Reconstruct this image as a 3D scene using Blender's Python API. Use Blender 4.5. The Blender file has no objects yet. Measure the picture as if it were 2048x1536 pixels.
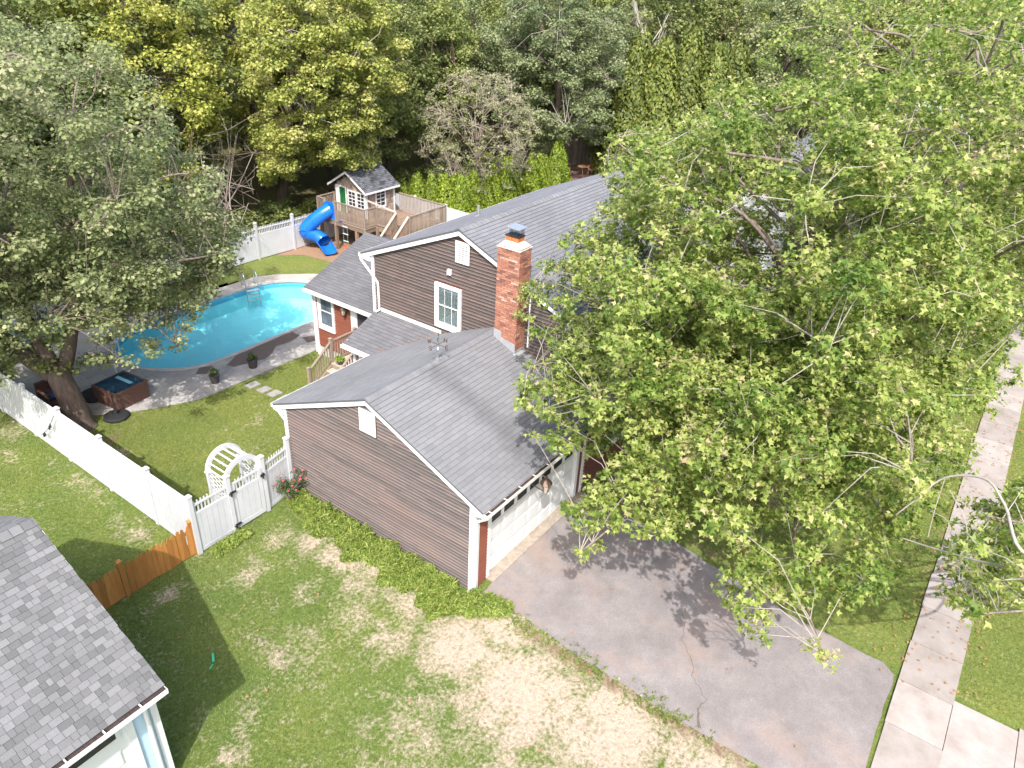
import bpy, math, random
import numpy as np
from mathutils import Matrix, Vector, noise as mnoise

R = math.radians
random.seed(7)
rng = np.random.default_rng(11)
scene = bpy.context.scene
COL = scene.collection

# ------------------------------------------------------------------ camera, sky, sun, exposure
CAM_LOC = (-11.2457, -8.5796, 14.5201)
YAW, PITCH, ROLL, FPX = 0.59840, 0.52340, 0.0556, 1483.5
cam_d = bpy.data.cameras.new('camera')
cam = bpy.data.objects.new('camera', cam_d)
COL.objects.link(cam)
d = Vector((math.cos(PITCH) * math.cos(YAW), math.cos(PITCH) * math.sin(YAW), -math.sin(PITCH)))
rt = Vector((math.sin(YAW), -math.cos(YAW), 0))
up = rt.cross(d)
c, s = math.cos(ROLL), math.sin(ROLL)
r2 = c * rt + s * up
u2 = -s * rt + c * up
M = Matrix((r2, u2, -d)).transposed().to_4x4()
M.translation = CAM_LOC
cam.matrix_world = M
cam_d.sensor_width = 36.0
cam_d.lens = FPX * 36.0 / 2048.0
cam_d.clip_start = 0.1
cam_d.clip_end = 2000.0
scene.camera = cam

SUN_EL, SUN_ROT = R(49.4), R(239.0)
world = bpy.data.worlds.new('World')
scene.world = world
world.use_nodes = True
wn = world.node_tree
bg = wn.nodes['Background']
sky = wn.nodes.new('ShaderNodeTexSky')
sky.sky_type = 'NISHITA'
sky.sun_disc = False
sky.sun_elevation = SUN_EL
sky.sun_rotation = SUN_ROT
sky.air_density = 1.0
sky.dust_density = 4.0
sky.ozone_density = 2.0
wn.links.new(sky.outputs[0], bg.inputs[0])
bg.inputs[1].default_value = 0.15

sun_d = bpy.data.lights.new('sun', 'SUN')
sun_d.energy = 2.25
sun_d.angle = R(0.53)
sun_d.color = (1.0, 0.965, 0.92)
sun = bpy.data.objects.new('sun', sun_d)
COL.objects.link(sun)
sun.rotation_euler = Vector((3.57, 2.14, -4.85)).to_track_quat('-Z', 'Y').to_euler()

scene.view_settings.view_transform = 'Standard'
scene.view_settings.look = 'None'
scene.view_settings.exposure = 1.42
scene.view_settings.gamma = 1.0
scene.view_settings.use_curve_mapping = False
try:
    scene.cycles.max_bounces = 8
    scene.cycles.diffuse_bounces = 3
    scene.cycles.transparent_max_bounces = 12
    scene.cycles.use_denoising = True
    scene.cycles.caustics_reflective = False
    scene.cycles.caustics_refractive = False
except Exception:
    pass

# ------------------------------------------------------------------ materials
def lin(h):
    h = h.lstrip('#')
    o = []
    for i in (0, 2, 4):
        v = int(h[i:i + 2], 16) / 255.0
        o.append(v / 12.92 if v <= 0.04045 else ((v + 0.055) / 1.055) ** 2.4)
    return tuple(o)

class NT:
    def __init__(self, name):
        self.m = bpy.data.materials.new(name)
        self.m.use_nodes = True
        self.t = self.m.node_tree
        self.b = self.t.nodes['Principled BSDF']
        self.out = self.t.nodes['Material Output']
        self.pos = None
    def n(self, typ, **kw):
        nd = self.t.nodes.new(typ)
        for k, v in kw.items():
            setattr(nd, k, v)
        return nd
    def l(self, a, b):
        self.t.links.new(a, b)
    def P(self):
        if self.pos is None:
            self.pos = self.n('ShaderNodeNewGeometry').outputs['Position']
        return self.pos
    def scaled(self, sc):
        mp = self.n('ShaderNodeMapping')
        mp.inputs['Scale'].default_value = sc
        self.l(self.P(), mp.inputs['Vector'])
        return mp.outputs[0]
    def noise(self, scale, detail=4, rough=0.6, vec=None, dist=0.0):
        nd = self.n('ShaderNodeTexNoise')
        nd.inputs['Scale'].default_value = scale
        nd.inputs['Detail'].default_value = detail
        nd.inputs['Roughness'].default_value = rough
        nd.inputs['Distortion'].default_value = dist
        self.l(vec if vec is not None else self.P(), nd.inputs['Vector'])
        return nd.outputs['Fac']
    def ramp(self, fac, stops):
        nd = self.n('ShaderNodeValToRGB')
        cr = nd.color_ramp
        while len(cr.elements) < len(stops):
            cr.elements.new(0.5)
        for e, (p, cc) in zip(cr.elements, stops):
            e.position = p
            e.color = (*cc, 1) if len(cc) == 3 else cc
        self.l(fac, nd.inputs[0])
        return nd.outputs[0]
    def mix(self, fac, a, b, mode='MIX'):
        nd = self.n('ShaderNodeMix')
        nd.data_type = 'RGBA'
        nd.blend_type = mode
        for sock, v in ((nd.inputs[0], fac), (nd.inputs[6], a), (nd.inputs[7], b)):
            if isinstance(v, (int, float)):
                sock.default_value = v
            elif isinstance(v, tuple):
                sock.default_value = (*v, 1) if len(v) == 3 else v
            else:
                self.l(v, sock)
        return nd.outputs[2]
    def math(self, op, a, b=0.0, clamp=False):
        nd = self.n('ShaderNodeMath')
        nd.operation = op
        nd.use_clamp = clamp
        for sock, v in ((nd.inputs[0], a), (nd.inputs[1], b)):
            if isinstance(v, (int, float)):
                sock.default_value = v
            else:
                self.l(v, sock)
        return nd.outputs[0]
    def attr(self, name):
        nd = self.n('ShaderNodeAttribute')
        nd.attribute_name = name
        return nd.outputs['Fac']
    def rnd(self):
        return self.n('ShaderNodeObjectInfo').outputs['Random']
    def color(self, v):
        if isinstance(v, tuple):
            self.b.inputs['Base Color'].default_value = (*v, 1)
        else:
            self.l(v, self.b.inputs['Base Color'])
    def rough(self, v):
        if isinstance(v, (int, float)):
            self.b.inputs['Roughness'].default_value = v
        else:
            self.l(v, self.b.inputs['Roughness'])
    def bump(self, h, strength=0.3, dist=0.02):
        nd = self.n('ShaderNodeBump')
        nd.inputs['Strength'].default_value = strength
        nd.inputs['Distance'].default_value = dist
        self.l(h, nd.inputs['Height'])
        self.l(nd.outputs[0], self.b.inputs['Normal'])

def simple(name, c1, c2=None, scale=6.0, rough=0.7, bump=0.0, stretch=None, objvar=0.0, metal=0.0, spec=None, detail=5):
    k = NT(name)
    c2 = c2 or tuple(x * 0.8 for x in c1)
    f = k.noise(scale, detail, 0.65, k.scaled(stretch) if stretch else None)
    colr = k.ramp(f, [(0.3, c2), (0.7, c1)])
    if objvar:
        v = k.math('MULTIPLY_ADD', k.rnd(), objvar)
        k.t.nodes[-1].inputs[2].default_value = 1 - objvar / 2
        g = k.n('ShaderNodeCombineColor')
        for i in range(3):
            k.l(v, g.inputs[i])
        colr = k.mix(1.0, colr, g.outputs[0], 'MULTIPLY')
    k.color(colr)
    k.rough(rough)
    k.b.inputs['Metallic'].default_value = metal
    if spec is not None:
        k.b.inputs['Specular IOR Level'].default_value = spec
    if bump:
        k.bump(f, bump)
    return k.m

MAT = {}
MAT['white'] = simple('white_paint', (0.68, 0.68, 0.68), (0.62, 0.62, 0.61), 3, 0.5)
MAT['vinyl'] = simple('white_vinyl', (0.56, 0.565, 0.585), (0.49, 0.495, 0.515), 1.6, 0.4)
MAT['door_white'] = simple('door_white', (0.66, 0.67, 0.665), (0.61, 0.62, 0.615), 1.5, 0.45)
MAT['glass'] = simple('dark_glass', (0.05, 0.045, 0.05), (0.025, 0.022, 0.03), 2, 0.08)
MAT['glass_blue'] = simple('window_glass', (0.16, 0.20, 0.24), (0.05, 0.07, 0.09), 2.2, 0.05)
MAT['glass_clear'] = None
k = NT('clear_glass')
k.t.nodes.remove(k.b)
_t = k.n('ShaderNodeBsdfTransparent'); _t.inputs[0].default_value = (.8, .84, .86, 1)
_g = k.n('ShaderNodeBsdfGlossy'); _g.inputs['Roughness'].default_value = .03
_m = k.n('ShaderNodeMixShader'); _m.inputs[0].default_value = .16
k.l(_t.outputs[0], _m.inputs[1]); k.l(_g.outputs[0], _m.inputs[2]); k.l(_m.outputs[0], k.out.inputs[0])
MAT['glass_clear'] = k.m
MAT['curtain'] = simple('curtain', (0.55, 0.58, 0.55), (0.35, 0.4, 0.36), 9, 0.8, stretch=(1, 8, 0.6))
MAT['black'] = simple('black_metal', (0.02, 0.02, 0.025), None, 8, 0.5)
MAT['bronze'] = simple('bronze_metal', (0.16, 0.11, 0.08), (0.08, 0.05, 0.04), 20, 0.4, metal=0.5)
MAT['lampglass'] = simple('lamp_glass', (0.5, 0.44, 0.36), (0.3, 0.24, 0.2), 15, 0.2)
MAT['copper'] = simple('weathered_copper', (0.45, 0.50, 0.46), (0.25, 0.22, 0.18), 30, 0.4, metal=0.6)
MAT['lead'] = simple('lead_flashing', (0.42, 0.43, 0.45), (0.33, 0.34, 0.36), 8, 0.45, metal=0.3)
MAT['steel'] = simple('galvanised_steel', (0.55, 0.57, 0.6), (0.42, 0.44, 0.47), 12, 0.35, metal=0.7)
MAT['clay'] = simple('clay_flue', (0.55, 0.17, 0.05), (0.4, 0.12, 0.04), 14, 0.8)
MAT['mortar'] = simple('mortar', (0.55, 0.46, 0.40), (0.42, 0.35, 0.30), 25, 0.9, 0.2)
MAT['cement'] = simple('cement_crown', (0.50, 0.48, 0.44), (0.38, 0.36, 0.33), 14, 0.9, 0.3)
MAT['concrete'] = simple('concrete', (0.40, 0.37, 0.34), (0.31, 0.285, 0.265), 2.5, 0.9, 0.1, detail=9)
MAT['footing'] = simple('footing_concrete', (0.40, 0.34, 0.28), (0.24, 0.2, 0.16), 7, 0.9, 0.2, detail=8)
MAT['debris'] = simple('gutter_debris', (0.08, 0.05, 0.04), (0.02, 0.012, 0.012), 18, 0.95, 0.6)
MAT['under'] = simple('roof_underlay', (0.10, 0.10, 0.11), None, 10, 0.9)
MAT['redsiding'] = simple('red_brown_siding', (0.20, 0.062, 0.035), (0.155, 0.047, 0.028), 5, 0.75, 0.1, stretch=(1, 1, 9), objvar=0.2)
MAT['red_trim_wall'] = simple('red_brown_wall', (0.15, 0.048, 0.03), None, 5, 0.8)
MAT['bluesiding'] = simple('pale_blue_siding', (0.42, 0.55, 0.64), (0.36, 0.5, 0.6), 3, 0.55)
MAT['bluedeep'] = simple('blue_wall', (0.25, 0.4, 0.56), None, 3, 0.6)
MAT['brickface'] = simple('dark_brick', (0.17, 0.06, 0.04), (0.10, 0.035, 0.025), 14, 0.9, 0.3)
MAT['cedar'] = None
MAT['deck'] = simple('weathered_deck', (0.27, 0.19, 0.135), (0.17, 0.115, 0.08), 9, 0.85, 0.2, stretch=(1, 1, 5), objvar=0.3)
MAT['deck_grey'] = simple('grey_deck', (0.31, 0.245, 0.195), (0.20, 0.155, 0.12), 9, 0.85, 0.2, stretch=(1, 1, 5), objvar=0.3)
MAT['deck_pale'] = simple('pale_decking', (0.48, 0.42, 0.35), (0.36, 0.31, 0.26), 8, 0.85, objvar=0.12)
MAT['shake'] = simple('cedar_shake', (0.36, 0.28, 0.23), (0.20, 0.145, 0.115), 12, 0.9, 0.3, stretch=(1, 1, 0.4), objvar=0.7)
MAT['greendoor'] = simple('green_door', (0.02, 0.20, 0.05), (0.01, 0.08, 0.025), 5, 0.4)
MAT['greenshutter'] = simple('green_shutter', (0.03, 0.075, 0.06), None, 5, 0.5)
MAT['slide'] = simple('blue_slide_plastic', (0.012, 0.16, 0.62), (0.01, 0.13, 0.55), 2, 0.25)
MAT['yellow'] = simple('yellow_plastic', (0.70, 0.50, 0.09), (0.62, 0.42, 0.07), 3, 0.4)
MAT['red'] = simple('red_plastic', (0.65, 0.06, 0.03), None, 3, 0.4)
MAT['teal'] = simple('pale_teal_plastic', (0.45, 0.68, 0.64), None, 3, 0.4)
MAT['bluecap'] = simple('dark_blue_plastic', (0.03, 0.06, 0.32), None, 3, 0.4)
MAT['rope'] = simple('rope', (0.28, 0.22, 0.17), None, 30, 0.9)
MAT['rubber'] = simple('black_rubber', (0.018, 0.018, 0.02), None, 10, 0.8)
MAT['mulch'] = simple('bark_mulch', (0.36, 0.225, 0.14), (0.17, 0.10, 0.06), 22, 0.95, 0.6, detail=10)
MAT['wicker'] = simple('brown_wicker', (0.17, 0.085, 0.06), (0.08, 0.04, 0.03), 60, 0.7, 0.4)
MAT['teak'] = simple('teak', (0.36, 0.19, 0.11), (0.24, 0.12, 0.07), 12, 0.7, objvar=0.2)
MAT['navy'] = simple('navy_cover', (0.02, 0.035, 0.09), None, 6, 0.6)
MAT['pot'] = simple('dark_pot', (0.05, 0.045, 0.045), None, 9, 0.6)
MAT['soil'] = simple('soil', (0.05, 0.035, 0.025), None, 12, 0.95)
MAT['stone'] = simple('grey_stone', (0.33, 0.31, 0.29), (0.22, 0.21, 0.2), 8, 0.9, 0.2)
MAT['stockade'] = simple('grey_stockade', (0.33, 0.28, 0.23), (0.17, 0.14, 0.12), 6, 0.9, 0.2, stretch=(1, 1, 0.25), objvar=0.5)
MAT['bark'] = simple('grey_bark', (0.26, 0.21, 0.17), (0.10, 0.075, 0.06), 9, 0.95, 0.9, stretch=(1, 1, 0.22), detail=8)
MAT['bark_dark'] = simple('dark_bark', (0.17, 0.125, 0.095), (0.07, 0.05, 0.04), 9, 0.95, 0.8, stretch=(1, 1, 0.22), detail=8)
MAT['twig'] = simple('pale_twig', (0.38, 0.34, 0.30), (0.24, 0.205, 0.175), 6, 0.9)
MAT['bare'] = simple('bare_pale_wood', (0.55, 0.50, 0.44), (0.38, 0.33, 0.28), 4, 0.9)
MAT['hedgetwig'] = simple('brown_twig', (0.36, 0.30, 0.25), (0.22, 0.18, 0.15), 6, 0.9)
MAT['cable'] = simple('grey_cable', (0.16, 0.16, 0.165), None, 10, 0.6)
MAT['tarp'] = simple('bright_blue_tarp', (0.03, 0.22, 0.72), None, 4, 0.5)
MAT['straw_mat'] = simple('doormat', (0.24, 0.12, 0.07), None, 40, 0.95)
MAT['pink'] = simple('rose_petal', (0.52, 0.05, 0.07), (0.50, 0.10, 0.17), 8, 0.6, objvar=0.5)
MAT['pale_blue'] = simple('pale_blue_strip', (0.3, 0.62, 0.72), None, 5, 0.4)

def weathered_siding(name, a, b, red, warm=0.0):
    k = NT(name)
    st = k.scaled((1, 1.0, 10))
    f = k.noise(2.2, 8, 0.7, st)
    g = k.noise(0.55, 3, 0.5)
    fine = k.noise(7, 6, 0.75, k.scaled((1, 0.16, 9)))
    col = k.ramp(f, [(0.28, b), (0.72, a)])
    col = k.mix(k.ramp(g, [(0.45, (0, 0, 0)), (0.7, (0.75, 0.75, 0.75))]), col, red)
    rr = k.ramp(k.rnd(), [(0.0, (0.72, 0.75, 0.74)), (0.3, (0.92, 0.92, 0.92)), (0.85, (1.06, 1.04, 1.03)), (0.97, (1.16, 1.08, 1.02)), (1.0, (1.45, 1.20, 0.90))])
    col = k.mix(1.0, col, rr, 'MULTIPLY')
    col = k.mix(0.55, col, k.ramp(fine, [(0.3, (0.5, 0.5, 0.5)), (0.7, (1.45, 1.42, 1.42))]), 'MULTIPLY')
    k.color(col)
    k.rough(0.85)
    k.bump(fine, 0.25, 0.01)
    return k.m
MAT['siding'] = weathered_siding('weathered_siding', (0.108, 0.087, 0.081), (0.050, 0.041, 0.039), (0.100, 0.072, 0.064))
MAT['siding_lap_line'] = weathered_siding('painted_lap_line', (0.20, 0.168, 0.157), (0.125, 0.106, 0.10), (0.18, 0.138, 0.126))
MAT['siding2_lap_line'] = weathered_siding('painted_dark_lap_line', (0.165, 0.132, 0.12), (0.09, 0.073, 0.068), (0.145, 0.105, 0.092))
MAT['siding2'] = weathered_siding('weathered_siding_dark', (0.098, 0.075, 0.067), (0.045, 0.036, 0.034), (0.085, 0.058, 0.049))
MAT['cedar'] = None
k = NT('orange_cedar')
f = k.noise(7, 6, 0.7, k.scaled((1, 1, 0.2)))
col = k.ramp(f, [(0.3, (0.33, 0.135, 0.026)), (0.7, (0.47, 0.215, 0.055))])
col = k.mix(1.0, col, k.ramp(k.rnd(), [(0, (0.75, 0.72, 0.7)), (1, (1.2, 1.2, 1.2))]), 'MULTIPLY')
k.color(col); k.rough(0.7)
MAT['cedar'] = k.m

def shingle_mat(name, dark, light, src, contrast=1.0, streak=0.0):
    k = NT(name)
    v = k.rnd() if src == 'obj' else k.attr('rnd')
    col = k.ramp(v, [(0.0, dark), (0.5, tuple((p + q) / 2 for p, q in zip(dark, light))), (1.0, light)])
    gr = k.noise(70, 3, 0.7)
    col = k.mix(0.5, col, k.ramp(gr, [(0.3, (0.6, 0.6, 0.6)), (0.7, (1.35, 1.35, 1.35))]), 'MULTIPLY')
    big = k.noise(0.5, 4, 0.6)
    col = k.mix(0.5, col, k.ramp(big, [(0.35, (0.78, 0.78, 0.78)), (0.65, (1.15, 1.15, 1.15))]), 'MULTIPLY')
    if streak:
        # darker grey streak running down the slope below the weathervane
        sp = k.n('ShaderNodeSeparateXYZ')
        k.l(k.P(), sp.inputs[0])
        wob = k.noise(1.6, 4, 0.6)
        xx = k.math('ADD', sp.outputs[0], k.math('MULTIPLY', k.math('SUBTRACT', wob, 0.5), 0.5))
        dx = k.math('ABSOLUTE', k.math('SUBTRACT', xx, 2.35))
        core = k.math('SUBTRACT', 1.0, k.math('DIVIDE', dx, 0.55), True)
        side = k.math('LESS_THAN', sp.outputs[1], 3.4)
        col = k.mix(k.math('MULTIPLY', k.math('MULTIPLY', core, side), 0.45), col, tuple(x * 0.45 for x in dark))
    k.color(col)
    k.rough(0.9)
    k.bump(gr, 0.3, 0.004)
    return k.m
GD, GL = (0.160, 0.162, 0.170), (0.190, 0.192, 0.202)
MAT['sh_obj'] = shingle_mat('grey_shingle', GD, GL, 'obj', streak=1)
MAT['sh_att'] = shingle_mat('grey_shingle_field', GD, GL, 'att', streak=1)
MAT['shd_att'] = shingle_mat('dark_grey_shingle_field', (0.112, 0.112, 0.119), (0.142, 0.142, 0.151), 'att')
MAT['shm_att'] = shingle_mat('main_shingle_field', (0.150, 0.152, 0.163), (0.180, 0.182, 0.195), 'att')
ND, NL = (0.098, 0.098, 0.097), (0.176, 0.175, 0.174)
MAT['edge'] = simple('shingle_edge', (0.05, 0.05, 0.054), None, 20, .95)
MAT['shn_obj'] = shingle_mat('mixed_grey_shingle', ND, NL, 'obj')
MAT['shn_att'] = shingle_mat('mixed_grey_shingle_field', ND, NL, 'att')
MAT['shp_att'] = shingle_mat('playhouse_shingle', (0.03, 0.031, 0.036), (0.12, 0.123, 0.14), 'att')

def brick_mat():
    k = NT('red_brick')
    col = k.ramp(k.rnd(), [(0.0, (0.16, 0.075, 0.06)), (0.10, (0.23, 0.10, 0.075)), (0.22, (0.31, 0.13, 0.085)), (0.8, (0.385, 0.17, 0.11)), (0.94, (0.43, 0.23, 0.16)), (1.0, (0.50, 0.36, 0.29))])
    f = k.noise(28, 6, 0.7)
    col = k.mix(0.6, col, k.ramp(f, [(0.3, (0.7, 0.7, 0.7)), (0.7, (1.2, 1.2, 1.2))]), 'MULTIPLY')
    k.color(col); k.rough(0.9); k.bump(f, 0.4, 0.01)
    return k.m
MAT['brick'] = brick_mat()

def leaf_mat(name, stops, trans=0.35, hue=0.0, rough=0.55):
    k = NT(name)
    v = k.attr('rnd')
    col = k.ramp(v, stops)
    if hue:
        o = k.ramp(k.rnd(), [(0, (1 - hue, 1 - hue, 1 - hue * 0.6)), (0.5, (1, 1, 1)), (1, (1 + hue, 1 + hue * 0.7, 1 - hue))])
        col = k.mix(1.0, col, o, 'MULTIPLY')
    k.color(col)
    k.rough(rough)
    k.b.inputs['Specular IOR Level'].default_value = 0.35
    tr = k.n('ShaderNodeBsdfTranslucent')
    k.l(col, tr.inputs[0])
    mx = k.n('ShaderNodeMixShader')
    mx.inputs[0].default_value = trans
    k.l(k.b.outputs[0], mx.inputs[1])
    k.l(tr.outputs[0], mx.inputs[2])
    k.l(mx.outputs[0], k.out.inputs[0])
    return k.m
MAT['leaf_front'] = leaf_mat('maple_leaf_lime', [(0, (0.10, 0.175, 0.032)), (0.35, (0.24, 0.325, 0.065)), (0.68, (0.42, 0.465, 0.135)), (0.93, (0.57, 0.56, 0.25)), (1.0, (0.56, 0.46, 0.27))], 0.5)
MAT['leaf_left'] = leaf_mat('maple_leaf_grey', [(0, (0.14, 0.185, 0.07)), (0.4, (0.26, 0.305, 0.125)), (0.75, (0.40, 0.42, 0.21)), (1.0, (0.50, 0.48, 0.30))], 0.48)
MAT['leaf_yellow'] = leaf_mat('maple_leaf_yellow', [(0, (0.17, 0.215, 0.045)), (0.4, (0.35, 0.385, 0.085)), (0.8, (0.50, 0.50, 0.155)), (1.0, (0.57, 0.53, 0.22))], 0.45, 0.08)
MAT['leaf_mid'] = leaf_mat('wood_leaf', [(0, (0.14, 0.185, 0.05)), (0.5, (0.28, 0.33, 0.10)), (1.0, (0.44, 0.455, 0.18))], 0.48, 0.2)  # base tones raised so shaded gaps in the wood look less dark
MAT['leaf_oak'] = leaf_mat('oak_leaf', [(0, (0.14, 0.19, 0.075)), (0.5, (0.26, 0.31, 0.135)), (1.0, (0.42, 0.44, 0.24))], 0.45, 0.1)
MAT['leaf_sparse'] = leaf_mat('sparse_leaf', [(0, (0.20, 0.225, 0.09)), (0.5, (0.31, 0.335, 0.15)), (1.0, (0.45, 0.43, 0.25))], 0.4)
MAT['arbor'] = leaf_mat('arborvitae_leaf', [(0, (0.060, 0.102, 0.012)), (0.5, (0.156, 0.222, 0.019)), (1.0, (0.270, 0.330, 0.031))], 0.2, 0.1)
MAT['arbor_dark'] = leaf_mat('tall_cedar_leaf', [(0, (0.055, 0.08, 0.014)), (0.5, (0.135, 0.175, 0.03)), (1.0, (0.26, 0.27, 0.06))], 0.25, 0.2)
MAT['weed'] = leaf_mat('weed_leaf', [(0, (0.13, 0.20, 0.035)), (0.5, (0.25, 0.33, 0.06)), (1.0, (0.42, 0.46, 0.14))], 0.4)
MAT['shrub'] = leaf_mat('shrub_leaf', [(0, (0.06, 0.10, 0.025)), (0.5, (0.13, 0.18, 0.045)), (1.0, (0.24, 0.27, 0.09))], 0.35, 0.3)
MAT['potleaf'] = leaf_mat('pot_leaf', [(0, (0.04, 0.09, 0.015)), (1.0, (0.16, 0.20, 0.03))], 0.3)
MAT['roseleaf'] = leaf_mat('rose_leaf', [(0, (0.04, 0.075, 0.02)), (1.0, (0.13, 0.17, 0.06))], 0.3)
MAT['blade'] = leaf_mat('grass_blade', [(0, (0.085, 0.135, 0.028)), (0.5, (0.165, 0.228, 0.056)), (0.85, (0.27, 0.315, 0.115)), (1.0, (0.46, 0.41, 0.28))], 0.35)

# ------------------------------------------------------------------ mesh helpers
W = {}
def wloc(o):
    return W.get(o.name, Vector((0, 0, 0)))
class MB:
    def __init__(self):
        self.v = []; self.f = []; self.r = []; self.e = []
    def hexa(self, p, rnd=None):
        i = len(self.v)
        self.v.extend(p)
        for q in ((0, 3, 2, 1), (4, 5, 6, 7), (0, 1, 5, 4), (1, 2, 6, 5), (2, 3, 7, 6), (3, 0, 4, 7)):
            self.f.append(tuple(i + a for a in q))
            self.r.append(rnd or 0.0)
    def box(self, x0, x1, y0, y1, z0, z1, rnd=None):
        self.hexa([(x0, y0, z0), (x1, y0, z0), (x1, y1, z0), (x0, y1, z0), (x0, y0, z1), (x1, y0, z1), (x1, y1, z1), (x0, y1, z1)], rnd)
    def beam(self, a, b, w, h, up=(0, 0, 1)):
        a = Vector(a); b = Vector(b)
        t = (b - a).normalized(); upv = Vector(up)
        sd = t.cross(upv)
        if sd.length < 1e-4:
            sd = t.cross(Vector((1, 0, 0)))
        sd.normalize(); n = sd.cross(t).normalized()
        sd *= w / 2; n *= h / 2
        self.hexa([tuple(q) for q in (a - sd - n, a + sd - n, b + sd - n, b - sd - n, a - sd + n, a + sd + n, b + sd + n, b - sd + n)])
    def poly(self, pts, rnd=0.0):
        i = len(self.v)
        self.v.extend(pts); self.f.append(tuple(range(i, i + len(pts)))); self.r.append(rnd)
    def prism(self, pts, off):
        """closed polygon pts (3d) extruded by vector off"""
        n = len(pts); i = len(self.v); off = Vector(off)
        self.v.extend([tuple(p) for p in pts]); self.v.extend([tuple(Vector(p) + off) for p in pts])
        self.f.append(tuple(range(i, i + n))); self.r.append(0)
        self.f.append(tuple(range(i + 2 * n - 1, i + n - 1, -1))); self.r.append(0)
        for a in range(n):
            b = (a + 1) % n
            self.f.append((i + b, i + a, i + n + a, i + n + b)); self.r.append(0)
    def tube(self, pts, rad, n=6, cap=True):
        pts = [Vector(p) for p in pts]
        if isinstance(rad, (int, float)):
            rad = [rad] * len(pts)
        i0 = len(self.v)
        ref = None
        for j, p in enumerate(pts):
            t = (pts[min(j + 1, len(pts) - 1)] - pts[max(j - 1, 0)])
            if t.length < 1e-9:
                t = Vector((0, 0, 1))
            t.normalize()
            if ref is None:
                ref = t.orthogonal().normalized()
            ref = (ref - t * ref.dot(t))
            if ref.length < 1e-6:
                ref = t.orthogonal()
            ref.normalize()
            bi = t.cross(ref)
            for q in range(n):
                a = 2 * math.pi * q / n
                self.v.append(tuple(p + (ref * math.cos(a) + bi * math.sin(a)) * rad[j]))
        for j in range(len(pts) - 1):
            for q in range(n):
                q2 = (q + 1) % n
                self.f.append((i0 + j * n + q, i0 + j * n + q2, i0 + (j + 1) * n + q2, i0 + (j + 1) * n + q)); self.r.append(0)
        if cap:
            self.f.append(tuple(i0 + q for q in reversed(range(n)))); self.r.append(0)
            e = i0 + (len(pts) - 1) * n
            self.f.append(tuple(e + q for q in range(n))); self.r.append(0)
    def lathe(self, c, prof, n=16):
        i0 = len(self.v)
        for (r, z) in prof:
            for q in range(n):
                a = 2 * math.pi * q / n
                self.v.append((c[0] + r * math.cos(a), c[1] + r * math.sin(a), c[2] + z))
        for j in range(len(prof) - 1):
            for q in range(n):
                q2 = (q + 1) % n
                self.f.append((i0 + j * n + q, i0 + j * n + q2, i0 + (j + 1) * n + q2, i0 + (j + 1) * n + q)); self.r.append(0)
        self.f.append(tuple(i0 + q for q in reversed(range(n)))); self.r.append(0)
        e = i0 + (len(prof) - 1) * n
        self.f.append(tuple(e + q for q in range(n))); self.r.append(0)
    def mesh(self, name, mat, smooth=False, attr=False):
        me = bpy.data.meshes.new(name)
        me.from_pydata([tuple(p) for p in self.v], [], self.f)
        me.materials.append(mat)
        if self.e:
            me.materials.append(MAT['edge'])
            mi = np.zeros(len(self.f), dtype=np.int32); mi[self.e] = 1
            me.polygons.foreach_set('material_index', mi)
        if attr:
            a = me.attributes.new('rnd', 'FLOAT', 'FACE')
            a.data.foreach_set('value', np.array(self.r, dtype=np.float32))
        if smooth:
            me.polygons.foreach_set('use_smooth', [True] * len(me.polygons))
        me.update()
        return me
    def build(self, name, mat, parent=None, smooth=False, attr=False):
        me = self.mesh(name, mat, smooth, attr)
        o = bpy.data.objects.new(name, me)
        COL.objects.link(o)
        if parent is not None:
            o.parent = parent
            o.location = -wloc(parent)
        return o
def place(name, me, loc, parent, rot=None, scl=None):
    o = bpy.data.objects.new(name, me)
    COL.objects.link(o)
    o.parent = parent
    o.location = Vector(loc) - wloc(parent)
    if rot:
        o.rotation_euler = rot
    if scl:
        o.scale = scl
    return o
def thing(name, label, cat, loc=(0, 0, 0), group=None):
    o = bpy.data.objects.new(name, None)
    COL.objects.link(o)
    o.location = loc
    W[o.name] = Vector(loc)
    o['label'] = label; o['category'] = cat
    if group:
        o['group'] = group
    return o
def tag(o, label, cat, group=None):
    o['label'] = label; o['category'] = cat
    if group:
        o['group'] = group
    return o
def structure(o):
    o['kind'] = 'structure'
    return o
def stuff(o):
    o['kind'] = 'stuff'
    return o

def big_mesh(name, verts, loops, nper, mat, rnd=None, smooth=False):
    """fast mesh from numpy: verts (V,3), loops flat index array, nper = verts per face"""
    me = bpy.data.meshes.new(name)
    nf = len(loops) // nper
    me.vertices.add(len(verts)); me.loops.add(len(loops)); me.polygons.add(nf)
    me.vertices.foreach_set('co', verts.astype(np.float32).ravel())
    me.loops.foreach_set('vertex_index', loops.astype(np.int32))
    me.polygons.foreach_set('loop_start', np.arange(0, len(loops), nper, dtype=np.int32))
    me.polygons.foreach_set('loop_total', np.full(nf, nper, dtype=np.int32))
    me.materials.append(mat)
    if rnd is not None:
        a = me.attributes.new('rnd', 'FLOAT', 'FACE')
        a.data.foreach_set('value', rnd.astype(np.float32))
    if smooth:
        me.polygons.foreach_set('use_smooth', np.ones(nf, dtype=bool))
    me.update(calc_edges=True)
    me.validate()
    return me
def link_mesh(name, me, parent=None):
    o = bpy.data.objects.new(name, me)
    COL.objects.link(o)
    if parent is not None:
        o.parent = parent
        o.location = -wloc(parent)
    return o
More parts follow.
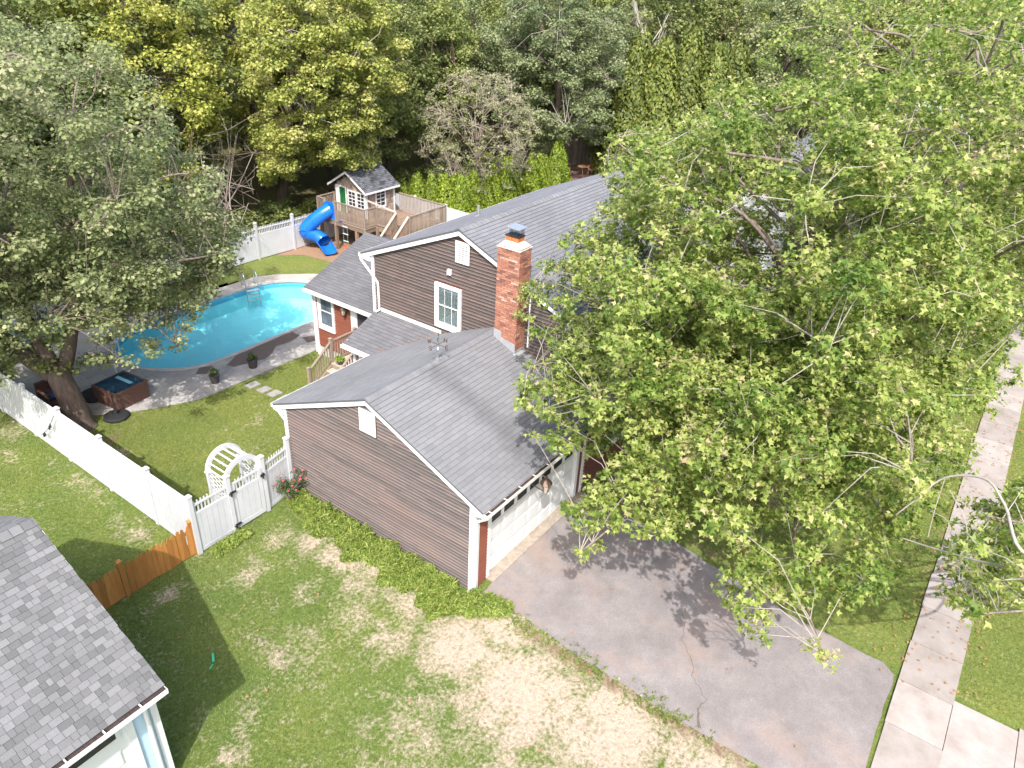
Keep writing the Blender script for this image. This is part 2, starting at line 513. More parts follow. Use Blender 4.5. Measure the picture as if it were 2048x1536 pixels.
# ------------------------------------------------------------------ ground
def in_poly(px, py, poly):
    inside = np.zeros(px.shape, bool)
    n = len(poly)
    for i in range(n):
        x1, y1 = poly[i]; x2, y2 = poly[(i + 1) % n]
        cnd = ((y1 > py) != (y2 > py)) & (px < (x2 - x1) * (py - y1) / (y2 - y1 + 1e-12) + x1)
        inside ^= cnd
    return inside

NP = 72
def stadium(x0, x1, yc, r, n=NP):
    pts = []
    for i in range(n):
        a = 2 * math.pi * i / n + math.pi / 2 + 1e-4
        cx = x0 if math.cos(a) < 0 else x1
        pts.append((cx + r * math.cos(a), yc + r * math.sin(a)))
    return pts
POOL = stadium(3.6, 8.72, 18.2, 2.62)
PATIO_OUT = [(7.5, 12.6), (6.6, 13.42), (4.2, 13.35), (2.5, 13.37), (1.2, 13.58), (0, 14.15), (-1.0, 14.8), (-1.75, 15.45), (-2.6, 16.8), (-2.75, 18.8), (-1.8, 21.0), (0.5, 21.9), (3.0, 21.9), (5.0, 21.84), (6.7, 21.75), (8.2, 22.2), (9.6, 21.75), (10.75, 21.1), (12.0, 19.9), (12.9, 18.4), (13.0, 16.5), (12.4, 14.6), (11.6, 13.6), (10.6, 12.6)]

DRY = [(-1.2, 1.0, .75, 1.6, .72), (-1.0, 2.6, .6, 1.2, .75), (-2.6, -6.5, 1.6, 1.8, .7), (-0.45, -1.4, .8, 1.0, .95), (-1.5, -0.8, 1.2, 1.1, .95), (-1.7, -2.8, 1.6, 1.7, 1.0), (-1.3, -4.8, 1.6, 1.7, .98), (-0.8, -7.0, 1.2, 1.9, .85),
       (-2.4, .6, .9, .9, .66), (-2.6, 1.7, .7, .9, .58), (-1.7, 2.4, .6, .9, .68), (-1.3, 3.7, .5, 1.2, .80), (-1.35, 4.7, .7, .6, .75), (-1.9, 5.5, .8, .4, .68),
       (-3.4, -4, 1.5, 1.8, .66), (-3.6, -1.6, 1.7, 1.6, .55), (-4.8, 6.0, .6, .35, .62), (-5.9, 1.45, .5, .35, .62), (-6.6, 1.0, .6, .4, .6), (-3.9, 12, .5, 1.8, .48),
       (-4.1, 8.9, .4, 1.0, .58), (-3.9, 16.6, .8, .9, .55), (-2.4, 12.6, .7, .5, .5), (-4.1, 2.1, 1.1, 1.4, .50), (-3.1, 5.0, 1.0, .6, .55), (-5.4, -2.2, 1.3, 1.2, .5),
       (-5.6, 12.5, .8, .8, .36), (-2.6, 3.4, .6, .7, .48), (-4.6, 15, .4, 1.2, .45), (-4.5, -5.5, 1.5, 1.5, .55), (0.2, 9.5, 1.2, .8, .38), (1.5, 11.0, 1.5, .7, .34)]
def dryness(x, y):
    v = np.full(x.shape, 0.12)
    v += 0.10 * ((x < 0.2) & (y < 6.7) & (x > -9))
    for (cx, cy, rx, ry, a) in DRY:
        v = np.maximum(v, a * np.exp(-(((x - cx) / rx) ** 2 + ((y - cy) / ry) ** 2) * 0.7))
    return v

def axis(lo, hi, step, far):
    core = np.arange(lo, hi + 1e-6, step)
    out = []
    q = hi; st = step
    while q < far:
        st *= 1.35; q += st; out.append(q)
    left = []
    q = lo; st = step
    while q > -far:
        st *= 1.35; q -= st; left.append(q)
    return np.concatenate([np.array(left[::-1]), core, np.array(out)])
gx = axis(-13, 14, 0.16, 700)
gy = axis(-13, 25, 0.16, 700)
GX, GY = np.meshgrid(gx, gy, indexing='ij')
GZ = 0.015 * np.sin(GX * 1.7 + 2 * np.sin(GY * .9)) * np.cos(GY * 1.3) * ((GX < 5) & (GX > -14))
nx, ny = GX.shape
idx = np.arange(nx * ny).reshape(nx, ny)
q = np.stack([idx[:-1, :-1], idx[1:, :-1], idx[1:, 1:], idx[:-1, 1:]], -1).reshape(-1, 4)
cxm = (GX[:-1, :-1] + GX[1:, 1:]).ravel() / 2
cym = (GY[:-1, :-1] + GY[1:, 1:]).ravel() / 2
hole = in_poly(cxm, cym, [(x * 0.97 + 5 * 0.03, y * 0.97 + 17.5 * 0.03) for x, y in PATIO_OUT])
q = q[~hole]
verts = np.stack([GX.ravel(), GY.ravel(), GZ.ravel() - 0.012], -1)

k = NT('lawn_grass')
dry_a = k.attr('dry'); wood_a = k.attr('wood'); olive_a = k.attr('olive'); dirt_a = k.attr('dirt')
n1 = k.noise(1.9, 7, 0.68)
n2 = k.noise(11, 6, 0.7)
n3 = k.noise(46, 4, 0.7)
n4 = k.noise(0.45, 3, 0.6)
green = k.ramp(n2, [(0.25, (0.080, 0.122, 0.024)), (0.5, (0.145, 0.200, 0.048)), (0.78, (0.24, 0.278, 0.10))])
olive = k.ramp(n2, [(0.25, (0.105, 0.148, 0.032)), (0.5, (0.18, 0.222, 0.055)), (0.78, (0.275, 0.295, 0.11))])
base = k.mix(olive_a, green, olive)
base = k.mix(0.7, base, k.ramp(n4, [(0.35, (0.78, 0.86, 0.8)), (0.65, (1.25, 1.12, 1.1))]), 'MULTIPLY')
base = k.mix(0.75, base, k.ramp(n3, [(0.28, (0.5, 0.52, 0.5)), (0.72, (1.45, 1.4, 1.4))]), 'MULTIPLY')
straw = k.ramp(n2, [(0.25, (0.36, 0.275, 0.205)), (0.5, (0.52, 0.415, 0.325)), (0.8, (0.62, 0.515, 0.42))])
straw = k.mix(0.5, straw, k.ramp(n3, [(0.28, (0.6, 0.58, 0.55)), (0.72, (1.25, 1.25, 1.25))]), 'MULTIPLY')
dm = k.math('ADD', dry_a, k.math('MULTIPLY', k.math('SUBTRACT', n1, 0.5), 1.7))
dm = k.math('ADD', dm, k.math('MULTIPLY', k.math('SUBTRACT', n2, 0.5), 1.5))
dmask = k.ramp(dm, [(0.34, (0, 0, 0)), (0.86, (1, 1, 1))])
colr = k.mix(dmask, base, straw)
dirt = k.ramp(n2, [(0.3, (0.17, 0.105, 0.07)), (0.7, (0.34, 0.24, 0.165))])
dd = k.math('ADD', dirt_a, k.math('MULTIPLY', k.math('SUBTRACT', n1, 0.5), 1.3))
colr = k.mix(k.ramp(dd, [(0.45, (0, 0, 0)), (0.7, (1, 1, 1))]), colr, dirt)
litter = k.ramp(n2, [(0.3, (0.08, 0.072, 0.035)), (0.6, (0.14, 0.13, 0.055)), (0.8, (0.22, 0.17, 0.09))])  # forest floor tinted lighter to match the photo's lifted shade under trees
colr = k.mix(wood_a, colr, litter)
k.color(colr); k.rough(0.95)
k.b.inputs['Specular IOR Level'].default_value = 0.15
k.bump(k.math('ADD', n3, k.math('MULTIPLY', n2, 1.5)), 0.8, 0.05)
MAT['lawn'] = k.m
me = big_mesh('lawn', verts, q.ravel(), 4, MAT['lawn'])
def vattr(name, arr):
    a = me.attributes.new(name, 'FLOAT', 'POINT')
    a.data.foreach_set('value', np.clip(arr, 0, 1).astype(np.float32).ravel())
vattr('dry', dryness(GX, GY))
def sst(v, a, b):
    t = np.clip((v - a) / (b - a), 0, 1)
    return t * t * (3 - 2 * t)
wood = np.maximum(sst(GY, 23.6, 25.0) * (GX < 24), sst(GX, 34, 42) * (GY > 6)) 
wood = np.maximum(wood, sst(GY, 22.0, 30.0) * (GX >= 24))
vattr('wood', wood)
vattr('olive', np.maximum(sst(GY, 6.5, 8.0) * (GX > -3.5), (GX > 4.5) * 0.7 * (GY < 0)))
dirtv = 0.62 * np.exp(-((GX + 0.2) / 0.35) ** 2) * (GY < -1.6) * (GY > -10)
dirtv = np.maximum(dirtv, 0.5 * np.exp(-(((GX - 5.6) / 1.0) ** 2 + ((GY + 4.5) / 2.6) ** 2)))
dirtv = np.maximum(dirtv, 0.55 * np.exp(-(((GX - 8.5) / 1.5) ** 2 + ((GY + 5) / 1.8) ** 2)))
dirtv = np.maximum(dirtv, 0.6 * np.exp(-(((GX + 2.3) / 1.1) ** 2 + ((GY - 13.6) / 0.9) ** 2)))
dirtv = np.maximum(dirtv, 0.55 * (GY < 1.0) * (GY > -2.0) * (GX > 5.6) * (GX < 18))
dirtv = np.maximum(dirtv, 0.5 * np.exp(-((GY + 11.0) / 0.16) ** 2) * (GX > 4.4))
dirtv = np.maximum(dirtv, 0.5 * np.exp(-((GY + 9.6) / 0.16) ** 2) * (GX > 4.4))
vattr('dirt', dirtv)
structure(link_mesh('lawn', me))

# driveway
k = NT('asphalt')
f1 = k.noise(38, 5, 0.8); f2 = k.noise(0.8, 6, 0.65); f3 = k.noise(5, 5, 0.6)
col = k.ramp(f2, [(0.3, (0.178, 0.163, 0.158)), (0.55, (0.226, 0.210, 0.205)), (0.75, (0.268, 0.245, 0.232))])
col = k.mix(0.55, col, k.ramp(f1, [(0.3, (0.55, 0.45, 0.45)), (0.7, (1.5, 1.5, 1.5))]), 'MULTIPLY')
st_ = k.ramp(k.noise(2.3, 6, 0.7), [(0.3, (0.80, 0.79, 0.79)), (0.7, (1.10, 1.10, 1.10))])
col = k.mix(0.8, col, st_, 'MULTIPLY')
rust = k.ramp(k.noise(0.6, 5, 0.6, k.scaled((1, 0.8, 1))), [(0.52, (0, 0, 0)), (0.75, (0.6, 0.6, 0.6))])
col = k.mix(rust, col, (0.33, 0.235, 0.19))
vo = k.n('ShaderNodeTexVoronoi'); vo.feature = 'DISTANCE_TO_EDGE'; vo.inputs['Scale'].default_value = 0.30
wv = k.n('ShaderNodeMix'); wv.data_type = 'VECTOR'
wn_ = k.n('ShaderNodeTexNoise'); wn_.inputs['Scale'].default_value = 1.4; wn_.inputs['Detail'].default_value = 6
k.l(k.P(), wn_.inputs['Vector'])
wv.inputs[0].default_value = 0.22
k.l(k.P(), wv.inputs[4]); k.l(wn_.outputs['Color'], wv.inputs[5])
k.l(wv.outputs[1], vo.inputs['Vector'])
crk = k.ramp(vo.outputs['Distance'], [(0.0, (1, 1, 1)), (0.006, (0, 0, 0))])
brk = k.ramp(k.noise(0.7, 2), [(0.52, (0, 0, 0)), (0.56, (1, 1, 1))])
col = k.mix(k.math('MULTIPLY', crk, k.math('MULTIPLY', brk, 0.0)), col, (0.07, 0.055, 0.045))
k.color(col); k.rough(0.9); k.bump(f1, 0.5, 0.01)
MAT['asphalt'] = k.m
def ragged(pts, amp, seg=0.35, seed=1):
    r = random.Random(seed); out = []
    for i in range(len(pts)):
        a = Vector(pts[i]); b = Vector(pts[(i + 1) % len(pts)])
        m = max(1, int((b - a).length / seg))
        for j in range(m):
            p = a.lerp(b, j / m)
            out.append((p[0] + r.uniform(-amp, amp), p[1] + r.uniform(-amp, amp)))
    return out
b = MB()
drv = ragged([(-0.02, -0.22), (0.16, -1.6), (-0.02, -3.0), (-0.12, -5.4), (-0.1, -9.45), (0.6, -9.62), (4.25, -9.6), (4.42, -9.3), (4.5, -7.2), (4.8, -5.5), (5.3, -3.0), (5.5, -0.22)], 0.035)
b.poly([(x, y, 0.018) for x, y in drv])
structure(b.build('driveway', MAT['asphalt']))
# crack running across the driveway
b = MB()
r = random.Random(5)
path = [(-0.05, -6.45), (0.35, -6.2), (0.75, -6.25), (1.15, -5.75), (1.5, -5.6), (1.95, -5.1), (2.5, -4.95), (3.0, -4.6)]
pp = []
for i in range(len(path) - 1):
    for j in range(6):
        t = j / 6
        pp.append((path[i][0] * (1 - t) + path[i + 1][0] * t + r.uniform(-.03, .03), path[i][1] * (1 - t) + path[i + 1][1] * t + r.uniform(-.03, .03)))
for i in range(len(pp) - 1):
    (xa, ya), (xb, yb) = pp[i], pp[i + 1]
    wd = 0.007 + 0.03 * max(0, 1 - i / 10)
    dx, dy = xb - xa, yb - ya
    L = math.hypot(dx, dy); nx_, ny_ = -dy / L * wd, dx / L * wd
    b.poly([(xa - nx_, ya - ny_, 0.0215), (xb - nx_ * .9, yb - ny_ * .9, 0.0215), (xb + nx_ * .9, yb + ny_ * .9, 0.0215), (xa + nx_, ya + ny_, 0.0215)])
structure(b.build('driveway_crack', simple('crack_fill', (0.17, 0.125, 0.10), (0.09, 0.07, 0.055), 12, 0.95)))
# footing strip under the garage door
b = MB()
b.box(0.62, 5.42, -0.24, 0.06, -0.05, 0.045)
structure(b.build('door_threshold', MAT['footing']))

# sidewalk slabs and apron
sw = thing('sidewalk', '', '')
del sw['label']; del sw['category']; sw['kind'] = 'structure'
SL = NT('sidewalk_concrete')
f = SL.noise(1.6, 8, 0.65); g = SL.noise(60, 3, 0.7)
col = SL.ramp(f, [(0.25, (0.235, 0.20, 0.18)), (0.5, (0.315, 0.28, 0.258)), (0.75, (0.37, 0.34, 0.32))])
col = SL.mix(0.35, col, SL.ramp(g, [(0.3, (0.7, 0.7, 0.7)), (0.7, (1.2, 1.2, 1.2))]), 'MULTIPLY')
ob = SL.ramp(SL.rnd(), [(0, (0.86, 0.85, 0.84)), (1, (1.08, 1.08, 1.08))])
col = SL.mix(1.0, col, ob, 'MULTIPLY')
SL.color(col); SL.rough(0.9); SL.bump(g, 0.3, 0.006)
r = random.Random(3)
x = -0.35
xs = [-9.5, -8.0, -6.4, -4.9, -3.4, -1.9, -0.35, 1.3, 2.72, 4.14, 5.6, 7.1, 8.6, 10.1, 11.6, 13.1, 14.6, 16.1, 17.6, 19.1, 20.6, 22.1, 23.6, 25.1, 26.6, 28.1, 29.6, 31.1, 34, 37]
for i in range(len(xs) - 1):
    b = MB()
    h = 0.045 + r.uniform(-0.008, 0.008)
    b.box(xs[i] + 0.008, xs[i + 1] - 0.008, -10.88 - r.uniform(0, .02), -9.72 + r.uniform(-.02, .02), -0.06, h)
    b.build('slab', SL.m, sw)
for i, (xa, xb) in enumerate([(-0.3, 2.1), (2.116, 4.3)]):
    for j, (ya, yb) in enumerate([(-12.2, -10.895), (-13.6, -12.215)]):
        b = MB()
        b.box(xa, xb + (0.12 if xb > 4 else 0) * (j), ya, yb, -0.06, 0.04 + 0.003 * j)
        b.build('slab', SL.m, sw)
b = MB(); b.box(-60, 80, -22, -14.0, -0.2, -0.06)
structure(b.build('road', MAT['asphalt']))
b = MB(); b.box(-60, -0.4, -13.98, -13.8, -0.2, 0.05); b.box(4.6, 80, -13.98, -13.8, -0.2, 0.05)
structure(b.build('kerb', MAT['concrete']))

# pool patio (ring between patio outline and pool), basin, water
def resample(poly, ang_pts, c):
    out = []
    for (px_, py_) in ang_pts:
        dx, dy = px_ - c[0], py_ - c[1]
        best = None
        for i in range(len(poly)):
            x1, y1 = poly[i]; x2, y2 = poly[(i + 1) % len(poly)]
            den = dx * (y2 - y1) - dy * (x2 - x1)
            if abs(den) < 1e-9:
                continue
            t = ((x1 - c[0]) * (y2 - y1) - (y1 - c[1]) * (x2 - x1)) / den
            u = ((x1 - c[0]) * dy - (y1 - c[1]) * dx) / den
            if t > 0 and -1e-6 <= u <= 1 + 1e-6:
                best = t if best is None else max(best, t)
        out.append((c[0] + dx * best, c[1] + dy * best))
    return out
pc = (6.1, 18.0)
ringo = resample(PATIO_OUT, POOL, pc)
k = NT('stamped_concrete')
f = k.noise(0.9, 7, 0.65); g = k.noise(7, 8, 0.75, k.scaled((1.4, 0.7, 1)), 1.2); h = k.noise(50, 3, 0.6)
col = k.ramp(f, [(0.3, (0.29, 0.275, 0.26)), (0.55, (0.385, 0.365, 0.34)), (0.75, (0.455, 0.425, 0.39))])
col = k.mix(0.55, col, k.ramp(g, [(0.32, (0.62, 0.62, 0.63)), (0.6, (1.1, 1.1, 1.1))]), 'MULTIPLY')
sp = k.n('ShaderNodeSeparateXYZ'); k.l(k.P(), sp.inputs[0])
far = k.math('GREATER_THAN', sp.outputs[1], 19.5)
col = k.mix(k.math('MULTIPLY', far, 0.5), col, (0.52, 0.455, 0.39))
br = k.n('ShaderNodeTexBrick')
br.inputs['Scale'].default_value = 1.0; br.inputs['Mortar Size'].default_value = 0.012
br.inputs['Brick Width'].default_value = 1.1; br.inputs['Row Height'].default_value = 0.75
br.inputs['Color1'].default_value = (1, 1, 1, 1); br.inputs['Color2'].default_value = (0.88, 0.88, 0.88, 1); br.inputs['Mortar'].default_value = (0.55, 0.53, 0.5, 1)
k.l(k.P(), br.inputs['Vector'])
col = k.mix(0.7, col, br.outputs[0], 'MULTIPLY')
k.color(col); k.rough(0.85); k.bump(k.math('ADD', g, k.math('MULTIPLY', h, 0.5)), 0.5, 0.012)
MAT['patio'] = k.m
ptop = 0.012
b = MB()
for i in range(NP):
    j = (i + 1) % NP
    o0, o1, p0, p1 = ringo[i], ringo[j], POOL[i], POOL[j]
    prev = p0, p1
    for s in range(1, 5):
        t = s / 4
        q0 = (p0[0] * (1 - t) + o0[0] * t, p0[1] * (1 - t) + o0[1] * t)
        q1 = (p1[0] * (1 - t) + o1[0] * t, p1[1] * (1 - t) + o1[1] * t)
        b.poly([(*prev[0], ptop), (*q0, ptop), (*q1, ptop), (*prev[1], ptop)])
        prev = q0, q1
    b.poly([(*o0, ptop), (*o0, -0.1), (*o1, -0.1), (*o1, ptop)])
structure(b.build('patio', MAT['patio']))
b = MB()
def inset(poly, dlt, c=(6.16, 18.2)):
    return [(c[0] + (x - c[0]) * (1 - dlt / 5.0), c[1] + (y - c[1]) * (1 - dlt / 2.62)) for x, y in poly]
cop_o = inset(POOL, -0.10); cop_i = inset(POOL, 0.04)
for i in range(NP):
    j = (i + 1) % NP
    b.poly([(*cop_i[i], 0.045), (*cop_o[i], 0.045), (*cop_o[j], 0.045), (*cop_i[j], 0.045)])
    b.poly([(*cop_o[i], 0.045), (*cop_o[i], 0.0), (*cop_o[j], 0.0), (*cop_o[j], 0.045)])
    b.poly([(*cop_i[j], 0.045), (*cop_i[j], -0.06), (*cop_i[i], -0.06), (*cop_i[i], 0.045)])
structure(b.build('pool_coping', simple('coping', (0.50, 0.455, 0.41), (0.40, 0.365, 0.33), 3, 0.8)))
# wet stains on the near deck
b = MB()
for poly in ([(4.05, 15.42), (5.6, 15.46), (7.0, 15.5), (6.95, 14.95), (6.2, 14.75), (5.6, 14.9), (5.2, 14.5), (4.6, 14.35), (3.5, 14.7), (3.35, 15.0)],
             [(2.55, 15.62), (3.0, 15.38), (2.9, 15.15), (2.45, 15.0), (2.2, 15.3)], [(6.9, 14.75), (7.6, 14.3), (7.3, 13.95), (6.7, 14.2)]):
    b.poly([(x, y, 0.0165) for x, y in ragged(poly, 0.03, 0.25, 9)])
k = NT('wet_concrete'); f = k.noise(4, 6, 0.7)
k.color(k.ramp(f, [(0.3, (0.115, 0.085, 0.073)), (0.7, (0.155, 0.118, 0.103))])); k.rough(0.5)
structure(b.build('wet_patch', k.m))
k = NT('pool_liner')
sp = k.n('ShaderNodeSeparateXYZ'); k.l(k.P(), sp.inputs[0])
f = k.noise(9, 5, 0.7)
floorc = k.ramp(f, [(0.3, (0.30, 0.83, 0.90)), (0.7, (0.38, 0.90, 0.95))])  # liner colour lightened to offset the maple's shade on the pool
band = k.math('GREATER_THAN', sp.outputs[2], -0.34)
top = k.math('GREATER_THAN', sp.outputs[2], -0.10)
c2 = k.mix(band, floorc, (0.13, 0.50, 0.70))
c3 = k.mix(top, c2, (0.07, 0.22, 0.45))
k.color(c3); k.rough(0.6)
MAT['liner'] = k.m
b = MB()
lev = [(0.0, 0.0), (0.0, -0.10), (0.0, -0.34), (0.0, -0.95), (0.75, -1.35), (1.7, -1.5)]
rings = [[(*p, z) for p in inset(POOL, dl)] for dl, z in lev]
for a in range(len(rings) - 1):
    for i in range(NP):
        j = (i + 1) % NP
        b.poly([rings[a][i], rings[a][j], rings[a + 1][j], rings[a + 1][i]])
b.poly(rings[-1])
structure(b.build('pool_basin', MAT['liner'], smooth=False))
k = NT('pool_water')
k.t.nodes.remove(k.b)
tr = k.n('ShaderNodeBsdfTransparent'); tr.inputs[0].default_value = (0.86, 0.985, 0.995, 1)
gl = k.n('ShaderNodeBsdfGlossy'); gl.inputs['Roughness'].default_value = 0.03
fr = k.n('ShaderNodeFresnel'); fr.inputs['IOR'].default_value = 1.33
bp = k.n('ShaderNodeBump'); bp.inputs['Strength'].default_value = 0.25; bp.inputs['Distance'].default_value = 0.02
k.l(k.noise(3.5, 4, 0.6), bp.inputs['Height'])
k.l(bp.outputs[0], gl.inputs['Normal']); k.l(bp.outputs[0], fr.inputs['Normal'])
mx = k.n('ShaderNodeMixShader')
k.l(fr.outputs[0], mx.inputs[0]); k.l(tr.outputs[0], mx.inputs[1]); k.l(gl.outputs[0], mx.inputs[2])
k.l(mx.outputs[0], k.out.inputs[0])
b = MB(); b.poly([(x, y, -0.16) for x, y in inset(POOL, -0.002)])
structure(b.build('pool_water', k.m))
# mulch bed under the playset
b = MB()
b.poly([(x, y, 0.004) for x, y in ragged([(12.4, 23.35), (13.3, 22.6), (13.7, 20.8), (14.0, 18.6), (15.5, 17.5), (20.8, 17.5), (20.8, 23.35)], 0.06, 0.4, 4)])
structure(b.build('mulch_bed', MAT['mulch']))
# ------------------------------------------------------------------ house
house = thing('house', 'brown clapboard house with attached garage, brick chimney and grey shingle roofs', 'house', (0, 0, 0))
KG = 0.433           # garage roof slope
def gz(y): return 4.605 - KG * abs(y - 3.5)
KM = 0.42
def mz(y): return 7.38 - KM * abs(y - 5.0)
XM = 5.55

def clap_wall(parent, axis, w, lo, hi, z0, ztop, pitch, mat, openings=(), blen=(2.2, 4.6), seed=1, sgn=-1, lift=0.046, lap_line=None):
    """individual clapboards on a wall plane; axis 'x': wall at x=w running along y; 'y': wall at y=w along x. lo(z), hi(z) clip the ends."""
    r = random.Random(seed)
    z = z0
    while z < ztop - 0.01:
        z1 = min(z + pitch, ztop)
        zm = (z + z1) / 2
        a, bb = lo(zm), hi(zm)
        if bb - a < 0.05:
            z = z1; continue
        segs = [(a, bb)]
        for (o0, o1, q0, q1) in openings:
            if z1 > q0 + 0.01 and z < q1 - 0.01:
                ns = []
                for s0, s1 in segs:
                    if o1 <= s0 or o0 >= s1:
                        ns.append((s0, s1))
                    else:
                        if o0 - s0 > 0.03: ns.append((s0, o0))
                        if s1 - o1 > 0.03: ns.append((o1, s1))
                segs = ns
        for s0, s1 in segs:
            cuts = [s0]
            p = s0 + r.uniform(0.4, blen[1])
            while p < s1 - 0.5:
                cuts.append(p); p += r.uniform(*blen)
            cuts.append(s1)
            for c0, c1 in zip(cuts[:-1], cuts[1:]):
                la, lb = c0, c0; ra, rb = c1 - 0.002, c1 - 0.002
                if abs(c0 - a) < 1e-6: la, lb = lo(z), lo(z1)
                if abs(c1 - bb) < 1e-6: ra, rb = hi(z), hi(z1)
                if ra - la < 0.02: continue
                if rb < lb: rb = lb + 0.002
                t0 = lift + r.uniform(-0.002, 0.003); t1 = 0.003
                m = MB()
                if axis == 'x':
                    P = lambda u, zz, dd: (w + sgn * dd, u, zz)
                else:
                    P = lambda u, zz, dd: (u, w + sgn * dd, zz)
                if lap_line is not None:
                    # lower strip painted paler so the rest reads as lap shadow lines
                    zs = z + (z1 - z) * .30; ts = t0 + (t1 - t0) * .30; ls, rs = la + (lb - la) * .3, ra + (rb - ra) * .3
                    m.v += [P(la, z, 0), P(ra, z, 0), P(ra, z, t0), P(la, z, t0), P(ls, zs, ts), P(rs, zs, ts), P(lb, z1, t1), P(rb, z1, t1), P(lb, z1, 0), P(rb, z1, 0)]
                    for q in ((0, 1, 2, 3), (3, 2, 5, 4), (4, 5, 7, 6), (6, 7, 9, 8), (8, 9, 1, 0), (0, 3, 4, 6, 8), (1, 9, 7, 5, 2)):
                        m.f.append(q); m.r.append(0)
                    me_ = m.mesh('clapboard', mat); me_.materials.append(lap_line)
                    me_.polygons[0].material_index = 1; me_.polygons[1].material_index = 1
                    o_ = link_mesh('clapboard', me_, parent)
                    continue
                m.hexa([P(la, z, 0), P(ra, z, 0), P(ra, z, t0), P(la, z, t0), P(lb, z1, 0), P(rb, z1, 0), P(rb, z1, t1), P(lb, z1, t1)])
                m.build('clapboard', mat, parent)
        z = z1

# --- garage body walls
gw = MB()
gt = [(0.0, 0.0), (0.0, 7.0)]
gw.prism([(0.012, 0.012, -0.1), (0.012, 0.012, gz(0) - 0.13), (0.012, 3.5, gz(3.5) - 0.13), (0.012, 6.988, gz(7) - 0.13), (0.012, 6.988, -0.1)], (0.1, 0, 0))
garage_gable = gw.build('garage_gable_wall', MAT['red_trim_wall'], house)
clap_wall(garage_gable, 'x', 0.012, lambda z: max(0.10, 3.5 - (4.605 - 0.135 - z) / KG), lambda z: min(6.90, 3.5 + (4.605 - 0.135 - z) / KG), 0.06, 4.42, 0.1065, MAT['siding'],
          [(3.22, 3.82, 3.50, 4.22)], seed=3, lap_line=MAT['siding_lap_line'])
b = MB(); b.box(0.02, 5.5, 6.9, 6.99, -0.1, gz(7) - 0.1)
b.build('rear_garage_wall', MAT['redsiding'], house)
b = MB(); b.box(-0.01, 5.4, 0.0, 0.1, 2.16, gz(0) - 0.12); b.box(0.0, 0.64, 0.012, 0.1, -0.1, 2.2); b.box(5.08, 5.45, 0.012, 0.1, -0.1, 2.2)
front_garage = b.build('front_garage_wall', MAT['red_trim_wall'], house)
clap_wall(front_garage, 'y', 0.012, lambda z: 0.19, lambda z: 0.57, 0.06, 2.75, 0.11, MAT['redsiding'], seed=8)
b = MB(); b.box(0.03, 5.45, 0.03, 6.97, -0.08, 0.055)
b.build('garage_footing', MAT['footing'], house)

def corner_board(x0, x1, y0, y1, z0, z1):
    m = MB(); m.box(x0, x1, y0, y1, z0, z1); return m.build('corner_board', MAT['white'], house)
corner_board(-0.042, 0.09, -0.042, 0.10, 0.0, gz(0) - 0.16)
corner_board(0.092, 0.20, -0.040, 0.03, 0.02, gz(0) - 0.16)
corner_board(-0.042, 0.10, 6.90, 7.022, 0.0, gz(7) - 0.16)
corner_board(5.36, 5.47, -0.024, 0.09, 0.0, gz(0) - 0.16)

# --- rake boards
def rake(x, yA, yB, zf, depth, th=0.028, drop=0.03, oname='rake_board'):
    m = MB()
    m.hexa([(x, yA, zf(yA) - drop - depth), (x + th, yA, zf(yA) - drop - depth), (x + th, yB, zf(yB) - drop - depth), (x, yB, zf(yB) - drop - depth),
            (x, yA, zf(yA) - drop), (x + th, yA, zf(yA) - drop), (x + th, yB, zf(yB) - drop), (x, yB, zf(yB) - drop)])
    return m.build(oname, MAT['white'], house)
rake(-0.115, -0.38, 3.5, gz, 0.17); rake(-0.115, 3.5, 7.38, gz, 0.17)
# soffit blocks under rake overhang + closed eave returns
for (yA, yB, xx, zf) in ((-0.38, 3.5, 0, gz), (3.5, 7.38, 0, gz)):
    m = MB(); m.hexa([(-0.086, yA, zf(yA) - 0.15), (0.03, yA, zf(yA) - 0.15), (0.03, yB, zf(yB) - 0.15), (-0.086, yB, zf(yB) - 0.15), (-0.086, yA, zf(yA) - 0.035), (0.03, yA, zf(yA) - 0.035), (0.03, yB, zf(yB) - 0.035), (-0.086, yB, zf(yB) - 0.035)])
    m.build('rake_soffit', MAT['white'], house)
for ya, yb in ((-0.385, -0.027), (7.024, 7.385)):
    m = MB()
    yo, yi = (ya, yb) if ya < 0 else (yb, ya)
    m.prism([(-0.10, yi, gz(7) - 0.42), (-0.10, yi, gz(7.0) - 0.06), (-0.10, yo, gz(yo) - 0.05), (-0.10, yo, gz(yo) - 0.19)], (0.19, 0, 0))
    m.build('eave_return', MAT['white'], house)

# --- gable vents
def louver_vent(x, y0, y1, z0, z1, n=9):
    m = MB()
    w = 0.055
    m.box(x - 0.03, x, y0, y0 + w, z0, z1); m.box(x - 0.03, x, y1 - w, y1, z0, z1)
    m.box(x - 0.03, x, y0 + w, y1 - w, z0, z0 + w); m.box(x - 0.03, x, y0 + w, y1 - w, z1 - w, z1)
    fr = m.build('gable_vent', MAT['white'], house)
    m = MB(); m.box(x - 0.004, x + 0.012, y0 + w, y1 - w, z0 + w, z1 - w); m.build('vent_back', MAT['debris'], fr)
    sm = MB(); hh = (z1 - z0 - 2 * w) / n
    a_, b_ = -(y1 - y0) / 2 + w, (y1 - y0) / 2 - w
    sm.hexa([(-0.030, a_, -hh * .30), (-0.030, b_, -hh * .30), (-0.022, b_, -hh * .30), (-0.022, a_, -hh * .30), (-0.022, a_, hh * .22), (-0.022, b_, hh * .22), (-0.014, b_, hh * .22), (-0.014, a_, hh * .22)])
    me = sm.mesh('slat', MAT['white'])
    for i in range(n):
        place('slat', me, (x, (y0 + y1) / 2, z0 + w + hh * (i + .5)), fr)
    return fr
louver_vent(-0.040, 3.23, 3.81, 3.51, 4.21)
louver_vent(XM - 0.050, 4.64, 5.18, 6.29, 6.98)

